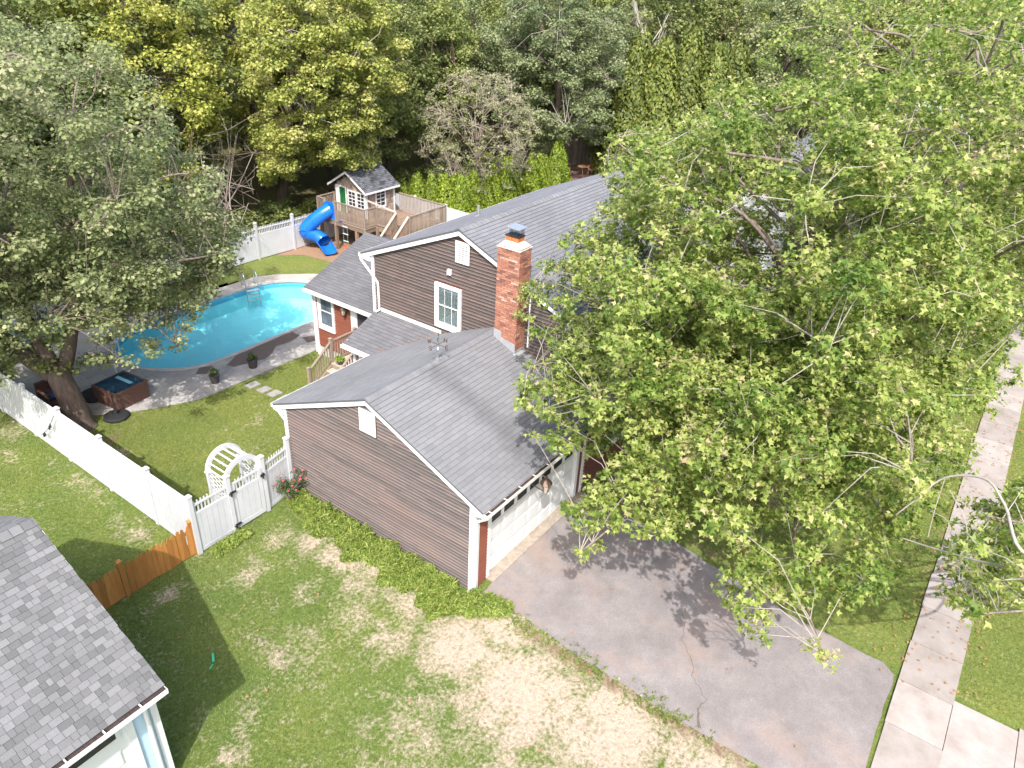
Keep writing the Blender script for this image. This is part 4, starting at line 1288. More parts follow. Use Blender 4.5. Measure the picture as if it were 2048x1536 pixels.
m = MB(); m.box(xe0 - .003, xe0 + .02, 8.9, YE + .2, ez(xe0) - .17, ez(xe0) - .03); m.box(xe0 + .02, XE, 8.9, YE + .1, ez(xe0) - .165, ez(xe0) - .15)
m.hexa([(xe0, YE + .20, ez(xe0) - .18), (XR, YE + .20, ez(XR) - .18), (XR, YE + .225, ez(XR) - .18), (xe0, YE + .225, ez(xe0) - .18), (xe0, YE + .20, ez(xe0) - .03), (XR, YE + .20, ez(XR) - .03), (XR, YE + .225, ez(XR) - .03), (xe0, YE + .225, ez(xe0) - .03)])
m.build('fascia', MAT['white'], house)
m = MB(); m.box(XE - .04, XE - .005, 9.0, 11.93, 2.87, 3.02); m.build('frieze_board', MAT['white'], house)
pipe([(XE - .2, YE + .12, ez(xe0) - .15), (XE - .05, YE + .07, ez(xe0) - .36), (XE - .05, YE + .07, .1)], .034)

# --- front porch railing (glimpsed under the trees)
pr = thing('porch_railing', 'white porch railing by the brick front of the house under the trees', 'railing', (11.5, -1.0, 0))
m = MB(); m.box(10.9, 12.6, -1.05, -0.99, .95, 1.01); m.box(10.9, 12.6, -1.05, -0.99, .25, .30); m.build('rail', MAT['white'], pr)
m = MB(); m.box(-.018, .018, -.018, .018, .30, .95); me_ = m.mesh('baluster', MAT['white'])
for i in range(12): place('baluster', me_, (11.0 + i * .135, -1.02, 0), pr)
m = MB(); m.box(10.85, 12.65, -1.1, 0, -.05, .2); structure(m.build('porch_step', MAT['concrete']))

# --- lanterns
def lantern(name, label, loc, face, s=1.0, reach=0.2):
    t = thing(name, label, 'lantern', loc)
    x, y, z = loc
    m = MB(); m.box(x - .05 * s, x + .05 * s, y - .012, y + .012, z - .12 * s, z + .12 * s)
    fx, fy = face
    m.build('back_plate', MAT['bronze'], t)
    px_, py_ = x + fx * reach * s, y + fy * reach * s
    m = MB(); m.tube([(x, y, z - .05 * s), (x + fx * .08 * s, y + fy * .08 * s, z - .12 * s), (px_, py_, z - .16 * s)], .014 * s, 6)
    m.tube([(x, y, z + .1 * s), (x + fx * .1 * s, y + fy * .1 * s, z + .22 * s), (px_, py_, z + .20 * s)], .012 * s, 6); m.build('arm', MAT['bronze'], t)
    m = MB(); m.lathe((px_, py_, z - .15 * s), [(.055 * s, 0), (.10 * s, .22 * s)], 6); m.build('lamp_glass', MAT['lampglass'], t)
    m = MB(); m.lathe((px_, py_, z + .07 * s), [(.13 * s, 0), (.06 * s, .09 * s), (.025 * s, .11 * s), (.02 * s, .16 * s)], 8); m.lathe((px_, py_, z - .19 * s), [(.02 * s, 0), (.06 * s, .04 * s)], 6)
    for i in range(6):
        a = math.pi / 3 * i
        m.tube([(px_ + .056 * s * math.cos(a), py_ + .056 * s * math.sin(a), z - .15 * s), (px_ + .102 * s * math.cos(a), py_ + .102 * s * math.sin(a), z + .07 * s)], .006 * s, 4)
    m.build('cage', MAT['bronze'], t)
lantern('wall_lantern', 'bronze wall lantern over the white garage door', (2.3, -0.02, 2.42), (0, -1), 1.35, 0.44)
lantern('wall_lantern', 'brass wall lantern on red brown siding beside the patio door', (XE - .03, 11.22, 2.55), (-1, 0), 1.0)
# ------------------------------------------------------------------ white fences
FH = 1.80
def post_cap_mesh(s=0.075):
    m = MB(); m.box(-s, s, -s, s, 0, .03)
    m.hexa([(-s + .008, -s + .008, .03), (s - .008, -s + .008, .03), (s - .008, s - .008, .03), (-s + .008, s - .008, .03), (-.012, -.012, .085), (.012, -.012, .085), (.012, .012, .085), (-.012, .012, .085)])
    return m.mesh('post_cap', MAT['vinyl'])
def post_mesh(h=2.0, s=0.058):
    m = MB(); m.box(-s, s, -s, s, -0.1, h); return m.mesh('post', MAT['vinyl'])
PCAP, PPOST = post_cap_mesh(), post_mesh(1.93)
pk = MB(); pk.box(-.021, .021, -.009, .009, 0, .34); pk.hexa([(-.021, -.009, .34), (.021, -.009, .34), (.021, .009, .34), (-.021, .009, .34), (-.008, -.009, .375), (.008, -.009, .375), (.008, .009, .375), (-.008, .009, .375)])
PICK = pk.mesh('picket', MAT['vinyl'])
def vposts(t, pts):
    for (x, y) in pts:
        place('post', PPOST, (x, y, 0), t)
        place('post_cap', PCAP, (x, y, 1.93), t)
def tg_panel(t, A, B, z0, z1, board=0.17, name='panel'):
    """tongue and groove boards standing side by side between A and B (xy)"""
    A = Vector((*A, 0)); B = Vector((*B, 0)); T = (B - A); L = T.length; T.normalize(); S = Vector((-T.y, T.x, 0))
    n = max(1, round(L / board)); wd = L / n
    m = MB()
    for i in range(n):
        p = A + T * (wd * i + .011); q_ = A + T * (wd * (i + 1) - .011)
        h = S * .018
        m.hexa([tuple(v + Vector((0, 0, z))) for z in (z0, z1) for v in (p - h, q_ - h, q_ + h, p + h)])
    m.beam(A + Vector((0, 0, (z0 + z1) / 2)), B + Vector((0, 0, (z0 + z1) / 2)), .012, z1 - z0)
    return m.build(name, MAT['vinyl'], t)
def rails(t, A, B, zs, h=.09, w=.05):
    m = MB()
    for z in zs: m.beam((*A, z), (*B, z), w, h)
    return m.build('rail', MAT['vinyl'], t)
def pickets(t, A, B, z, step=0.098, margin=.05):
    A = Vector((*A, z)); B = Vector((*B, z)); L = (B - A).length; T = (B - A).normalized()
    n = max(1, int((L - 2 * margin) / step)); st = (L - 2 * margin) / n
    ang = math.atan2(T.y, T.x)
    for i in range(n + 1):
        place('picket', PICK, A + T * (margin + st * i), t, (0, 0, ang))
def picket_panel(t, A, B, pick=True):
    rails(t, A, B, (0.09,), .12); tg_panel(t, A, B, 0.15, 1.28)
    rails(t, A, B, (1.30,), .10); rails(t, A, B, (1.60,), .06)
    if pick: pickets(t, A, B, 1.35)

sf = thing('white_fence', 'solid white privacy fence running from the garden gate past the big tree trunk', 'fence', (-3.5, 6.7, 0))
ys = [6.68, 8.62, 11.02, 13.4, 15.6, 17.9, 20.3, 22.95]
vposts(sf, [(-3.5, y) for y in ys])
for a, b_ in zip(ys[:-1], ys[1:]):
    A, B = (-3.5, a + .06), (-3.5, b_ - .06)
    rails(sf, A, B, (.08,), .13); tg_panel(sf, A, B, .14, 1.74); rails(sf, A, B, (1.78,), .09)
ff = thing('white_picket_fence', 'white picket topped fence panels either side of the garden gate', 'fence', (-2.4, 6.7, 0))
gp = [(-2.36, 6.68), (-1.2, 6.72), (-0.34, 6.93)]
vposts(ff, [gp[0], gp[1], (-0.16, 6.9)])
picket_panel(ff, (-3.44, 6.68), (-2.42, 6.68)); picket_panel(ff, (-1.14, 6.73), (-0.22, 6.9))
gt_ = thing('garden_gate', 'white vinyl garden gate with picket top under the arbor', 'gate', (-1.8, 6.7, 0))
m = MB(); m.box(-2.28, -2.16, 6.665, 6.715, .06, 1.62); m.box(-1.40, -1.28, 6.665, 6.715, .06, 1.62); m.box(-2.16, -1.40, 6.665, 6.715, .06, .20); m.box(-2.16, -1.40, 6.665, 6.715, 1.22, 1.33); m.box(-2.16, -1.40, 6.67, 6.71, 1.56, 1.62)
m.build('gate_frame', MAT['vinyl'], gt_)
tg_panel(gt_, (-2.15, 6.69), (-1.41, 6.69), .2, 1.23)
pickets(gt_, (-2.16, 6.69), (-1.40, 6.69), 1.33, .098, .06)
for z in (.22, 1.35):
    m = MB(); m.box(-2.40, -2.16, 6.62, 6.66, z - .025, z + .025); m.tube([(-2.34, 6.60, z - .07), (-2.34, 6.60, z + .07)], .03, 8); m.build('hinge', MAT['black'], gt_)
m = MB(); m.box(-1.33, -1.20, 6.63, 6.66, 1.32, 1.40); m.tube([(-1.27, 6.61, 1.26), (-1.27, 6.61, 1.46)], .02, 6); m.box(-1.32, -1.23, 6.60, 6.625, 1.39, 1.43); m.build('latch', MAT['black'], gt_)
bf = thing('white_back_fence', 'white picket topped fence at the back of the pool lawn in front of the woods', 'fence', (6, 23.3, 0))
bx = [-3.5, -1.1, 1.3, 3.7, 6.1, 8.7, 11.5, 13.75, 16.1, 18.5, 20.9]
by = [22.95, 23.1, 23.25, 23.4, 23.5, 23.55, 23.5, 23.35, 23.35, 23.35, 23.35]
vposts(bf, list(zip(bx, by))[1:])
for i in range(len(bx) - 1):
    picket_panel(bf, (bx[i] + .06, by[i]), (bx[i + 1] - .06, by[i + 1]), pick=True)
rf = thing('white_side_fence', 'white fence along the arborvitae hedge beyond the play deck', 'fence', (20.9, 16, 0))
yy = [23.35, 21.0, 18.6, 16.2, 13.8, 11.4]
vposts(rf, [(20.9, y) for y in yy[1:]])
for a, b_ in zip(yy[:-1], yy[1:]):
    A, B = (20.9, a - .06), (20.9, b_ + .06)
    rails(rf, A, B, (.08,), .13); tg_panel(rf, A, B, .14, 1.74); rails(rf, A, B, (1.78,), .09)

# arbor
ab = thing('garden_arbor', 'white arched vinyl arbor behind the garden gate', 'arbor', (-1.8, 7.2, 0))
R0, HZ = 0.52, 1.62
acx = -1.78
for yy_ in (6.80, 7.62):
    m = MB(); n = 22
    for i in range(n):
        a0, a1 = math.pi * i / n, math.pi * (i + 1) / n
        P = lambda a, r_, y_: (acx - r_ * math.cos(a), y_, HZ + r_ * math.sin(a) * 1.02)
        m.hexa([P(a0, R0 - .06, yy_ - .03), P(a1, R0 - .06, yy_ - .03), P(a1, R0 - .06, yy_ + .03), P(a0, R0 - .06, yy_ + .03), P(a0, R0 + .08, yy_ - .03), P(a1, R0 + .08, yy_ - .03), P(a1, R0 + .08, yy_ + .03), P(a0, R0 + .08, yy_ + .03)])
    m.build('arch', MAT['vinyl'], ab)
    for sx in (-1, 1):
        m = MB(); m.box(acx + sx * R0 - .06, acx + sx * R0 + .06, yy_ - .05, yy_ + .05, 0, HZ); m.box(acx + sx * R0 - .085, acx + sx * R0 + .085, yy_ - .075, yy_ + .075, HZ - .03, HZ + .02); m.build('arbor_post', MAT['vinyl'], ab)
sl = MB(); sl.box(-.018, .018, 6.835 - 7.21, 7.585 - 7.21, -.02, .02); sme = sl.mesh('slat', MAT['vinyl'])
for i in range(9):
    a = math.pi * (i + .5) / 9
    place('slat', sme, (acx - (R0 + .01) * math.cos(a), 7.21, HZ + (R0 + .01) * math.sin(a)), ab, (0, -a + math.pi / 2, 0))
for sx in (-1, 1):
    m = MB()
    xx = acx + sx * R0
    for i in range(9):
        z = .25 + i * .15
        m.beam((xx, 6.85, z), (xx, 7.57, z + .35), .012, .03); m.beam((xx + .012, 6.85, z + .35), (xx + .012, 7.57, z), .012, .03)
    m.build('lattice', MAT['vinyl'], ab)

# cedar fence
cf = thing('cedar_fence', 'short orange stained cedar picket fence between the lawns', 'fence', (-4.6, 6.75, 0))
pm = MB(); w_ = .066
pm.prism([(-w_, -.009, 0), (w_, -.009, 0), (w_, -.009, .88), (w_ * .55, -.009, .92), (w_ * .75, -.009, .955), (0, -.009, 1.02), (-w_ * .75, -.009, .955), (-w_ * .55, -.009, .92), (-w_, -.009, .88)], (0, .018, 0))
pme = pm.mesh('picket', MAT['cedar'])
r = random.Random(2)
xq = -3.69
i = 0
while xq > -7.4:
    place('picket', pme, (xq, 6.72 + .02 * math.sin(i), .03 + r.uniform(-.012, .012)), cf, (0, r.uniform(-.015, .015), 0)); xq -= .139; i += 1
m = MB(); m.box(-7.4, -3.62, 6.745, 6.785, .22, .31); m.box(-7.4, -3.62, 6.745, 6.785, .74, .83); m.build('rail', MAT['cedar'], cf)
for xp in (-3.57, -5.52, -7.45):
    m = MB(); m.box(xp - .05, xp + .05, 6.70, 6.80, -.1, 1.12); p_ = m.build('post', MAT['cedar'], cf)
    m = MB(); m.box(xp - .065, xp + .065, 6.685, 6.815, 1.12, 1.15); m.hexa([(xp - .06, 6.69, 1.15), (xp + .06, 6.69, 1.15), (xp + .06, 6.81, 1.15), (xp - .06, 6.81, 1.15), (xp - .015, 6.735, 1.2), (xp + .015, 6.735, 1.2), (xp + .015, 6.765, 1.2), (xp - .015, 6.765, 1.2)]); m.build('post_cap', MAT['cedar'], p_)

# string light hanging over the fence
sg = thing('string_light', 'black string light cable draped over the white fence', 'string light', (-3.6, 14, 0))
m = MB(); pth = []
for i in range(13):
    t = i / 12
    pth.append((-3.62 - .02 * math.sin(t * 3.1), 13.42 + 1.5 * t, 1.72 - 1.35 * t + .12 * math.sin(t * math.pi) * -1))
m.tube(pth, .009, 5); m.build('cord', MAT['black'], sg)
for i in (3, 4, 8, 9):
    m = MB(); x, y, z = pth[i]; m.lathe((x - .03, y, z - .15), [(.012, 0), (.03, .03), (.03, .07), (.016, .12), (.012, .15)], 8); m.build('bulb', MAT['black'], sg)

# ------------------------------------------------------------------ entry landing and stairs
es = thing('entry_stairs', 'weathered wooden stairs and landing with railing at the rear door', 'stairs', (5.2, 10.3, 0))
LZ = 0.95
for i in range(9):
    m = MB(); y0 = 9.55 + i * .142; m.box(5.02, 6.36, y0, y0 + .136, LZ - .035, LZ); m.build('deck_board', MAT['deck_pale'], es)
for i in range(4):
    z = LZ - .19 * (i + 1); x1 = 5.02 - .28 * i
    for j in range(2):
        m = MB(); m.box(x1 - .145 * (j + 1), x1 - .145 * j - .006, 9.6, 10.72, z - .035, z); m.build('tread', MAT['deck_pale'], es)
    m = MB(); m.box(x1 - .0, x1 + .02, 9.6, 10.72, z, z + .155); m.build('riser', MAT['deck_grey'], es)
m = MB(); m.hexa([(5.02, 10.72, .55), (5.02, 10.76, .55), (3.9, 10.76, -.02), (3.9, 10.72, -.02), (5.02, 10.72, LZ - .04), (5.02, 10.76, LZ - .04), (3.9, 10.76, .22), (3.9, 10.72, .22)]); m.box(5.02, 6.36, 10.80, 10.84, .6, LZ - .035); m.box(5.02, 6.36, 9.51, 9.549, .6, LZ - .035)
m.build('stringer', MAT['deck_grey'], es)
def tpost(t, x, y, z0, z1, mat='deck_grey', s=.05, cap=True):
    m = MB(); m.box(x - s, x + s, y - s, y + s, z0, z1); p_ = m.build('post', MAT[mat], t)
    if cap:
        m = MB(); m.box(x - s - .018, x + s + .018, y - s - .018, y + s + .018, z1, z1 + .03); m.hexa([(x - s, y - s, z1 + .03), (x + s, y - s, z1 + .03), (x + s, y + s, z1 + .03), (x - s, y + s, z1 + .03), (x - .01, y - .01, z1 + .055), (x + .01, y - .01, z1 + .055), (x + .01, y + .01, z1 + .055), (x - .01, y + .01, z1 + .055)]); m.build('post_cap', MAT[mat], p_)
    return p_
BAL = {}
def railing(t, A, B, zA, zB, h, mat='deck_grey', step=.115, bot=.09, railname='handrail', topmat=None, bal=True, wide=.09):
    """sloping railing between xy points A,B with floor heights zA,zB"""
    a = Vector((*A, zA)); b_ = Vector((*B, zB))
    m = MB(); m.beam(a + Vector((0, 0, h)), b_ + Vector((0, 0, h)), wide, .04); m.build(railname, MAT[topmat or mat], t)
    m = MB(); m.beam(a + Vector((0, 0, bot)), b_ + Vector((0, 0, bot)), .05, .07); m.build('bottom_rail', MAT[mat], t)
    if bal:
        L = math.hypot(b_.x - a.x, b_.y - a.y); n = max(1, int(L / step))
        key = (mat, round(h - bot - .06, 3))
        if key not in BAL:
            mm = MB(); mm.box(-.017, .017, -.017, .017, 0, key[1]); BAL[key] = mm.mesh('baluster', MAT[mat])
        for i in range(n):
            p = a.lerp(b_, (i + .5) / n)
            place('baluster', BAL[key], p + Vector((0, 0, bot + .035)), t)
railing(es, (5.1, 10.78), (6.3, 10.78), LZ, LZ, .88)
railing(es, (4.0, 10.78), (5.05, 10.78), .20, LZ - .02, .86, bot=.16)
railing(es, (4.0, 9.58), (5.05, 9.58), .20, LZ - .02, .86, bot=.16)
railing(es, (5.1, 9.58), (5.9, 9.58), LZ, LZ, .88)
for (x, y, z0, z1) in ((5.08, 10.78, 0, 1.93), (6.28, 10.78, .6, 1.93), (3.96, 10.78, 0, 1.16), (5.08, 9.58, 0, 1.90), (3.96, 9.58, 0, 1.16)):
    tpost(es, x, y, z0, z1)
m = MB(); m.box(5.95, 6.34, 9.75, 10.3, LZ + .002, LZ + .018); tag(m.build('door_mat', MAT['straw_mat']), 'brown door mat lying on the wooden landing', 'door mat')

# ------------------------------------------------------------------ play deck, playhouse, slide
DZ = 1.66
pdk = thing('play_deck', 'raised weathered timber play deck with railings and stairs', 'deck', (16.5, 20.5, 0))
XFp = 15.3
def boards(x0, x1, y0, y1):
    y = y0; i = 0
    while y < y1 - .02:
        e = min(y + .142, y1)
        m = MB(); m.box(x0, x1, y, e - .007, DZ - .035, DZ); m.build('deck_board', MAT['deck'], pdk); y += .142
boards(XFp + .02, 19.0, 19.42, 23.0)
boards(16.15, 19.0, 16.9, 19.41)
m = MB(); m.box(XFp - .02, XFp + .03, 19.42, 22.98, DZ - .27, DZ - .037); m.build('beam', MAT['deck'], pdk)
m = MB(); m.box(XFp + .03, 16.14, 19.40, 19.45, DZ - .27, DZ - .037); m.build('beam', MAT['deck'], pdk)
m = MB(); m.box(16.10, 16.15, 16.9, 19.40, DZ - .27, DZ - .037); m.build('beam', MAT['deck'], pdk)
m = MB(); m.box(XFp - .05, 16.2, 19.36, 19.42, DZ - .03, DZ + .004); m.box(XFp - .06, XFp + .02, 19.42, 22.98, DZ - .03, DZ + .004); m.build('edge_board', MAT['deck_grey'], pdk)
for (x, y) in ((15.36, 21.72), (15.36, 20.12), (15.4, 22.92), (16.1, 19.3), (17.6, 19.4), (18.9, 19.4), (18.9, 22.9), (17.3, 22.9), (16.2, 17.0), (18.9, 17.0)):
    m = MB(); m.box(x - .075, x + .075, y - .075, y + .075, -.1, DZ - .04); m.build('support_post', MAT['deck'], pdk)
RH = 1.02
railing(pdk, (XFp, 19.42), (XFp, 21.62), DZ, DZ, RH, 'deck_grey', .1)
railing(pdk, (XFp, 22.42), (XFp, 23.0), DZ, DZ, RH, 'deck_grey', .1)
railing(pdk, (XFp, 19.42), (16.12, 19.40), DZ, DZ, RH, 'deck_grey', .1)
railing(pdk, (16.12, 19.40), (16.12, 17.95), DZ, DZ, RH, 'deck_grey', .1)
railing(pdk, (16.12, 17.0), (18.95, 17.0), DZ, DZ, RH, 'deck_grey', .1)
railing(pdk, (18.95, 17.0), (18.95, 20.4), DZ, DZ, RH, 'deck_grey', .1)
railing(pdk, (XFp, 23.0), (16.5, 23.0), DZ, DZ, RH, 'deck_grey', .1)
for (x, y) in ((XFp, 19.42), (XFp, 21.66), (XFp, 22.40), (XFp, 23.0), (16.12, 19.40), (16.12, 17.95), (16.12, 17.0), (18.95, 17.0), (16.5, 23.0)):
    tpost(pdk, x, y, DZ - .3, DZ + RH + .03, s=.045, cap=False)
# a pale top rail along the house side
m = MB(); m.beam((16.55, 20.45, DZ + RH + .03), (16.12, 17.95, DZ + RH + .03), .12, .04); m.build('handrail', MAT['deck_pale'], pdk)
# stairs going down towards the pool (-x)
sx0 = 16.1
for i in range(7):
    z = DZ - .21 * (i + 1)
    m = MB(); m.box(sx0 - .25 * (i + 1), sx0 - .25 * i - .01, 17.05, 17.92, z - .04, z); m.build('tread', MAT['deck'], pdk)
for y in (17.05, 17.92):
    railing(pdk, (sx0, y), (sx0 - 1.85, y), DZ, DZ - 1.55, RH, 'deck', .1, bot=.12, topmat='deck_pale', wide=.13)
    m = MB(); m.beam((sx0, y, DZ - .1), (sx0 - 1.85, y, .02), .04, .24); m.build('stringer', MAT['deck'], pdk)
    tpost(pdk, sx0 - 1.8, y, 0, 1.12, 'deck', .045, False)

ph = thing('playhouse', 'cedar shake playhouse with green door standing on the play deck', 'playhouse', (17.6, 21.8, DZ))
hx0, hx1, hy0, hy1 = 16.6, 18.72, 20.57, 23.03
ez_ = 3.22; pk_ = 3.98; hyc = (hy0 + hy1) / 2
m = MB(); m.prism([(hx0, hy0, DZ), (hx0, hy1, DZ), (hx0, hy1, ez_), (hx0, hyc, pk_), (hx0, hy0, ez_)], (hx1 - hx0, 0, 0))
pw = m.build('playhouse_wall', MAT['soil'], ph)
r = random.Random(10)
def zroof(y): return pk_ - (pk_ - ez_) * abs(y - hyc) / (hyc - hy0)
z = DZ + .02
ops_f = [(22.02, 22.98, DZ, 3.14), (20.62, 21.98, 2.10, 3.02)]
ops_s = [(17.25, 18.05, 2.12, 3.08)]
while z < pk_ - .1:
    z1 = z + .165
    y = hy0 + .01 - r.uniform(0, .1)
    while y < hy1 - .01:
        w = r.uniform(.13, .26); a, e = max(y, hy0 + .005), min(y + w - .006, hy1 - .005); y += w
        ym = (a + e) / 2
        if e - a < .04 or max(zroof(a), zroof(e)) < z + .1: continue
        top = min(z1 + .02, min(zroof(a), zroof(e)) - .02)
        if top - z < .05: continue
        if any(o[0] < ym < o[1] and o[2] < z + .08 < o[3] for o in ops_f): continue
        m = MB(); t0 = .022 + r.uniform(-.004, .006); z0 = z + r.uniform(-.012, .012)
        m.hexa([(hx0, a, z0), (hx0 - t0, a, z0), (hx0 - t0, e, z0), (hx0, e, z0), (hx0, a, top), (hx0 - .006, a, top), (hx0 - .006, e, top), (hx0, e, top)]); m.build('shake', MAT['shake'], pw)
    if z < ez_ - .08:
        x = hx0 + .01
        while x < hx1 - .02:
            w = r.uniform(.13, .26); a, e = x, min(x + w - .006, hx1 - .005); x += w
            if e - a < .04: continue
            if any(o[0] < (a + e) / 2 < o[1] and o[2] < z + .08 < o[3] for o in ops_s): continue
            m = MB(); t0 = .022 + r.uniform(-.004, .006); z0 = z + r.uniform(-.012, .012); top = min(z1 + .02, ez_ - .02)
            m.hexa([(a, hy0, z0), (a, hy0 - t0, z0), (e, hy0 - t0, z0), (e, hy0, z0), (a, hy0, top), (a, hy0 - .006, top), (e, hy0 - .006, top), (e, hy0, top)][::1]); m.build('shake', MAT['shake'], pw)
    z = z1
m = MB(); m.box(hx0 - .035, hx0 + .06, hy0 - .035, hy0 + .09, DZ, ez_ - .02); m.build('corner_trim', MAT['white'], ph)
m = MB(); m.box(hx1 - .06, hx1 + .035, hy0 - .035, hy0 + .03, DZ, ez_ - .02); m.build('corner_trim', MAT['white'], ph)
m = MB(); m.box(hx0 - .04, hx0 + .01, 22.08, 22.16, DZ, 3.06); m.box(hx0 - .04, hx0 + .01, 22.62, 22.92, DZ, 3.06); m.box(hx0 - .04, hx0 + .01, 22.08, 22.92, 3.06, 3.14); m.build('door_frame', MAT['white'], ph)
m = MB(); m.box(hx0 - .02, hx0 - .004, 22.17, 22.61, DZ, 3.05); m.build('door', MAT['greendoor'], ph)
def grid_window(t, axis, w, a0, a1, z0, z1, sgn=-1):
    def bx(m_, u0, u1, q0, q1, d0, d1):
        lo_, hi_ = sorted((w + sgn * d0, w + sgn * d1))
        if axis == 'x': m_.box(lo_, hi_, u0, u1, q0, q1)
        else: m_.box(u0, u1, lo_, hi_, q0, q1)
    tr_ = .075
    m = MB(); bx(m, a0, a0 + tr_, z0, z1, 0, .045); bx(m, a1 - tr_, a1, z0, z1, 0, .045); bx(m, a0 + tr_, a1 - tr_, z0, z0 + tr_ + .02, 0, .045); bx(m, a0 + tr_, a1 - tr_, z1 - tr_, z1, 0, .045)
    g0, g1, h0, h1 = a0 + tr_, a1 - tr_, z0 + tr_ + .02, z1 - tr_
    zm = (h0 + h1) / 2; am = (g0 + g1) / 2
    bx(m, g0, g1, zm - .02, zm + .02, .005, .035); bx(m, am - .011, am + .011, h0, zm - .02, .008, .03); bx(m, am - .011, am + .011, zm + .02, h1, .008, .03)
    for zz in ((h0 + zm) / 2, (h1 + zm) / 2):
        bx(m, g0, am - .011, zz - .011, zz + .011, .008, .03); bx(m, am + .011, g1, zz - .011, zz + .011, .008, .03)
    f_ = m.build('window', MAT['white'], t)
    m = MB(); bx(m, g0, g1, h0, h1, 0.0, .006); m.build('pane', MAT['glass'], f_)
grid_window(ph, 'x', hx0 - .002, 21.33, 22.0, 2.08, 3.02); grid_window(ph, 'x', hx0 - .002, 20.66, 21.328, 2.08, 3.02)
grid_window(ph, 'y', hy0 - .002, 17.25, 18.05, 2.08, 3.10)
kp = (pk_ - ez_) / (hyc - hy0)
def pz2(y): return pk_ + .10 - kp * abs(y - hyc)
for ya, yb in ((hy0 - .24, hyc), (hyc, hy1 + .24)):
    m = MB(); m.hexa([(hx0 - .28, ya, pz2(ya) - .07), (hx1 + .22, ya, pz2(ya) - .07), (hx1 + .22, yb, pz2(yb) - .07), (hx0 - .28, yb, pz2(yb) - .07), (hx0 - .28, ya, pz2(ya) - .01), (hx1 + .22, ya, pz2(ya) - .01), (hx1 + .22, yb, pz2(yb) - .01), (hx0 - .28, yb, pz2(yb) - .01)])
    rr = m.build('roof', MAT['under'], ph)
    if ya < hyc - .5:
        shingle_field(rr, (hx0 - .29, ya - .01, pz2(ya - .01)), (1, 0, 0), (0, 1, kp), hx1 - hx0 + .52, (hyc - ya) * math.hypot(1, kp), .13, .24, MAT['sh_obj'], MAT['shp_att'], 0, seed=51, courses=True, tabvar=.3)
    else:
        shingle_field(rr, (hx1 + .23, yb + .01, pz2(yb + .01)), (-1, 0, 0), (0, -1, kp), hx1 - hx0 + .52, (yb - hyc) * math.hypot(1, kp), .13, .24, MAT['sh_obj'], MAT['shp_att'], 0, seed=52, courses=True, tabvar=.3)
    m = MB(); m.hexa([(hx0 - .305, ya, pz2(ya) - .13), (hx0 - .281, ya, pz2(ya) - .13), (hx0 - .281, yb, pz2(yb) - .13), (hx0 - .305, yb, pz2(yb) - .13), (hx0 - .305, ya, pz2(ya) - .012), (hx0 - .281, ya, pz2(ya) - .012), (hx0 - .281, yb, pz2(yb) - .012), (hx0 - .305, yb, pz2(yb) - .012)]); m.build('rake_board', MAT['white'], ph)
m = MB(); m.box(hx0 - .28, hx1 + .24, hy0 - .265, hy0 - .241, pz2(hy0 - .24) - .12, pz2(hy0 - .24) - .012); m.build('fascia', MAT['white'], ph)

# spiral tube slide
def spline(P, n=8):
    P = [Vector(p) for p in P]; out = []
    for i in range(len(P) - 1):
        p0 = P[max(i - 1, 0)]; p1 = P[i]; p2 = P[i + 1]; p3 = P[min(i + 2, len(P) - 1)]
        for j in range(n):
            t = j / n
            out.append(0.5 * ((2 * p1) + (p2 - p0) * t + (2 * p0 - 5 * p1 + 4 * p2 - p3) * t * t + (-p0 + 3 * p1 - 3 * p2 + p3) * t ** 3))
    out.append(P[-1]); return out
ts = thing('tube_slide', 'bright blue plastic spiral tube slide at the play deck', 'slide', (14.6, 22, 0))
ctr = spline([(15.32, 22.03, 2.18), (14.95, 22.25, 1.95), (14.5, 22.62, 1.50), (14.22, 22.86, 1.12), (14.28, 22.78, .92), (14.62, 22.5, .72), (14.78, 22.2, .52), (14.66, 21.95, .38)], 7)
segs = [(0, 12), (12, 24), (24, 41)]
rad = .37
def ringpts(path, i, r_, n=18, a0=0, a1=2 * math.pi):
    t = (path[min(i + 1, len(path) - 1)] - path[max(i - 1, 0)]).normalized()
    upv = Vector((0, 0, 1)); sd = t.cross(upv).normalized(); n2 = sd.cross(t).normalized()
    return [path[i] + (sd * math.cos(a0 + (a1 - a0) * q / n) + n2 * math.sin(a0 + (a1 - a0) * q / n)) * r_ for q in range(n + 1)]
def tube_section(path, i0, i1, r_, name, a0=0, a1=2 * math.pi, taper=None):
    m = MB(); n = 18
    for lay in (0, 1):
        o = len(m.v)
        for i in range(i0, i1 + 1):
            rr = r_ - lay * .012
            if taper: rr *= taper(i)
            m.v.extend([tuple(p) for p in ringpts(path, i, rr, n, a0, a1)])
        for a in range(i1 - i0):
            for q in range(n):
                f = (o + a * (n + 1) + q, o + a * (n + 1) + q + 1, o + (a + 1) * (n + 1) + q + 1, o + (a + 1) * (n + 1) + q)
                m.f.append(f if lay == 0 else f[::-1]); m.r.append(0)
    return m.build(name, MAT['slide'], ts, smooth=True)
tube_section(ctr, 0, 13, rad, 'tube_section'); tube_section(ctr, 13, 26, rad + .006, 'tube_section'); tube_section(ctr, 26, 43, rad - .002, 'tube_section')
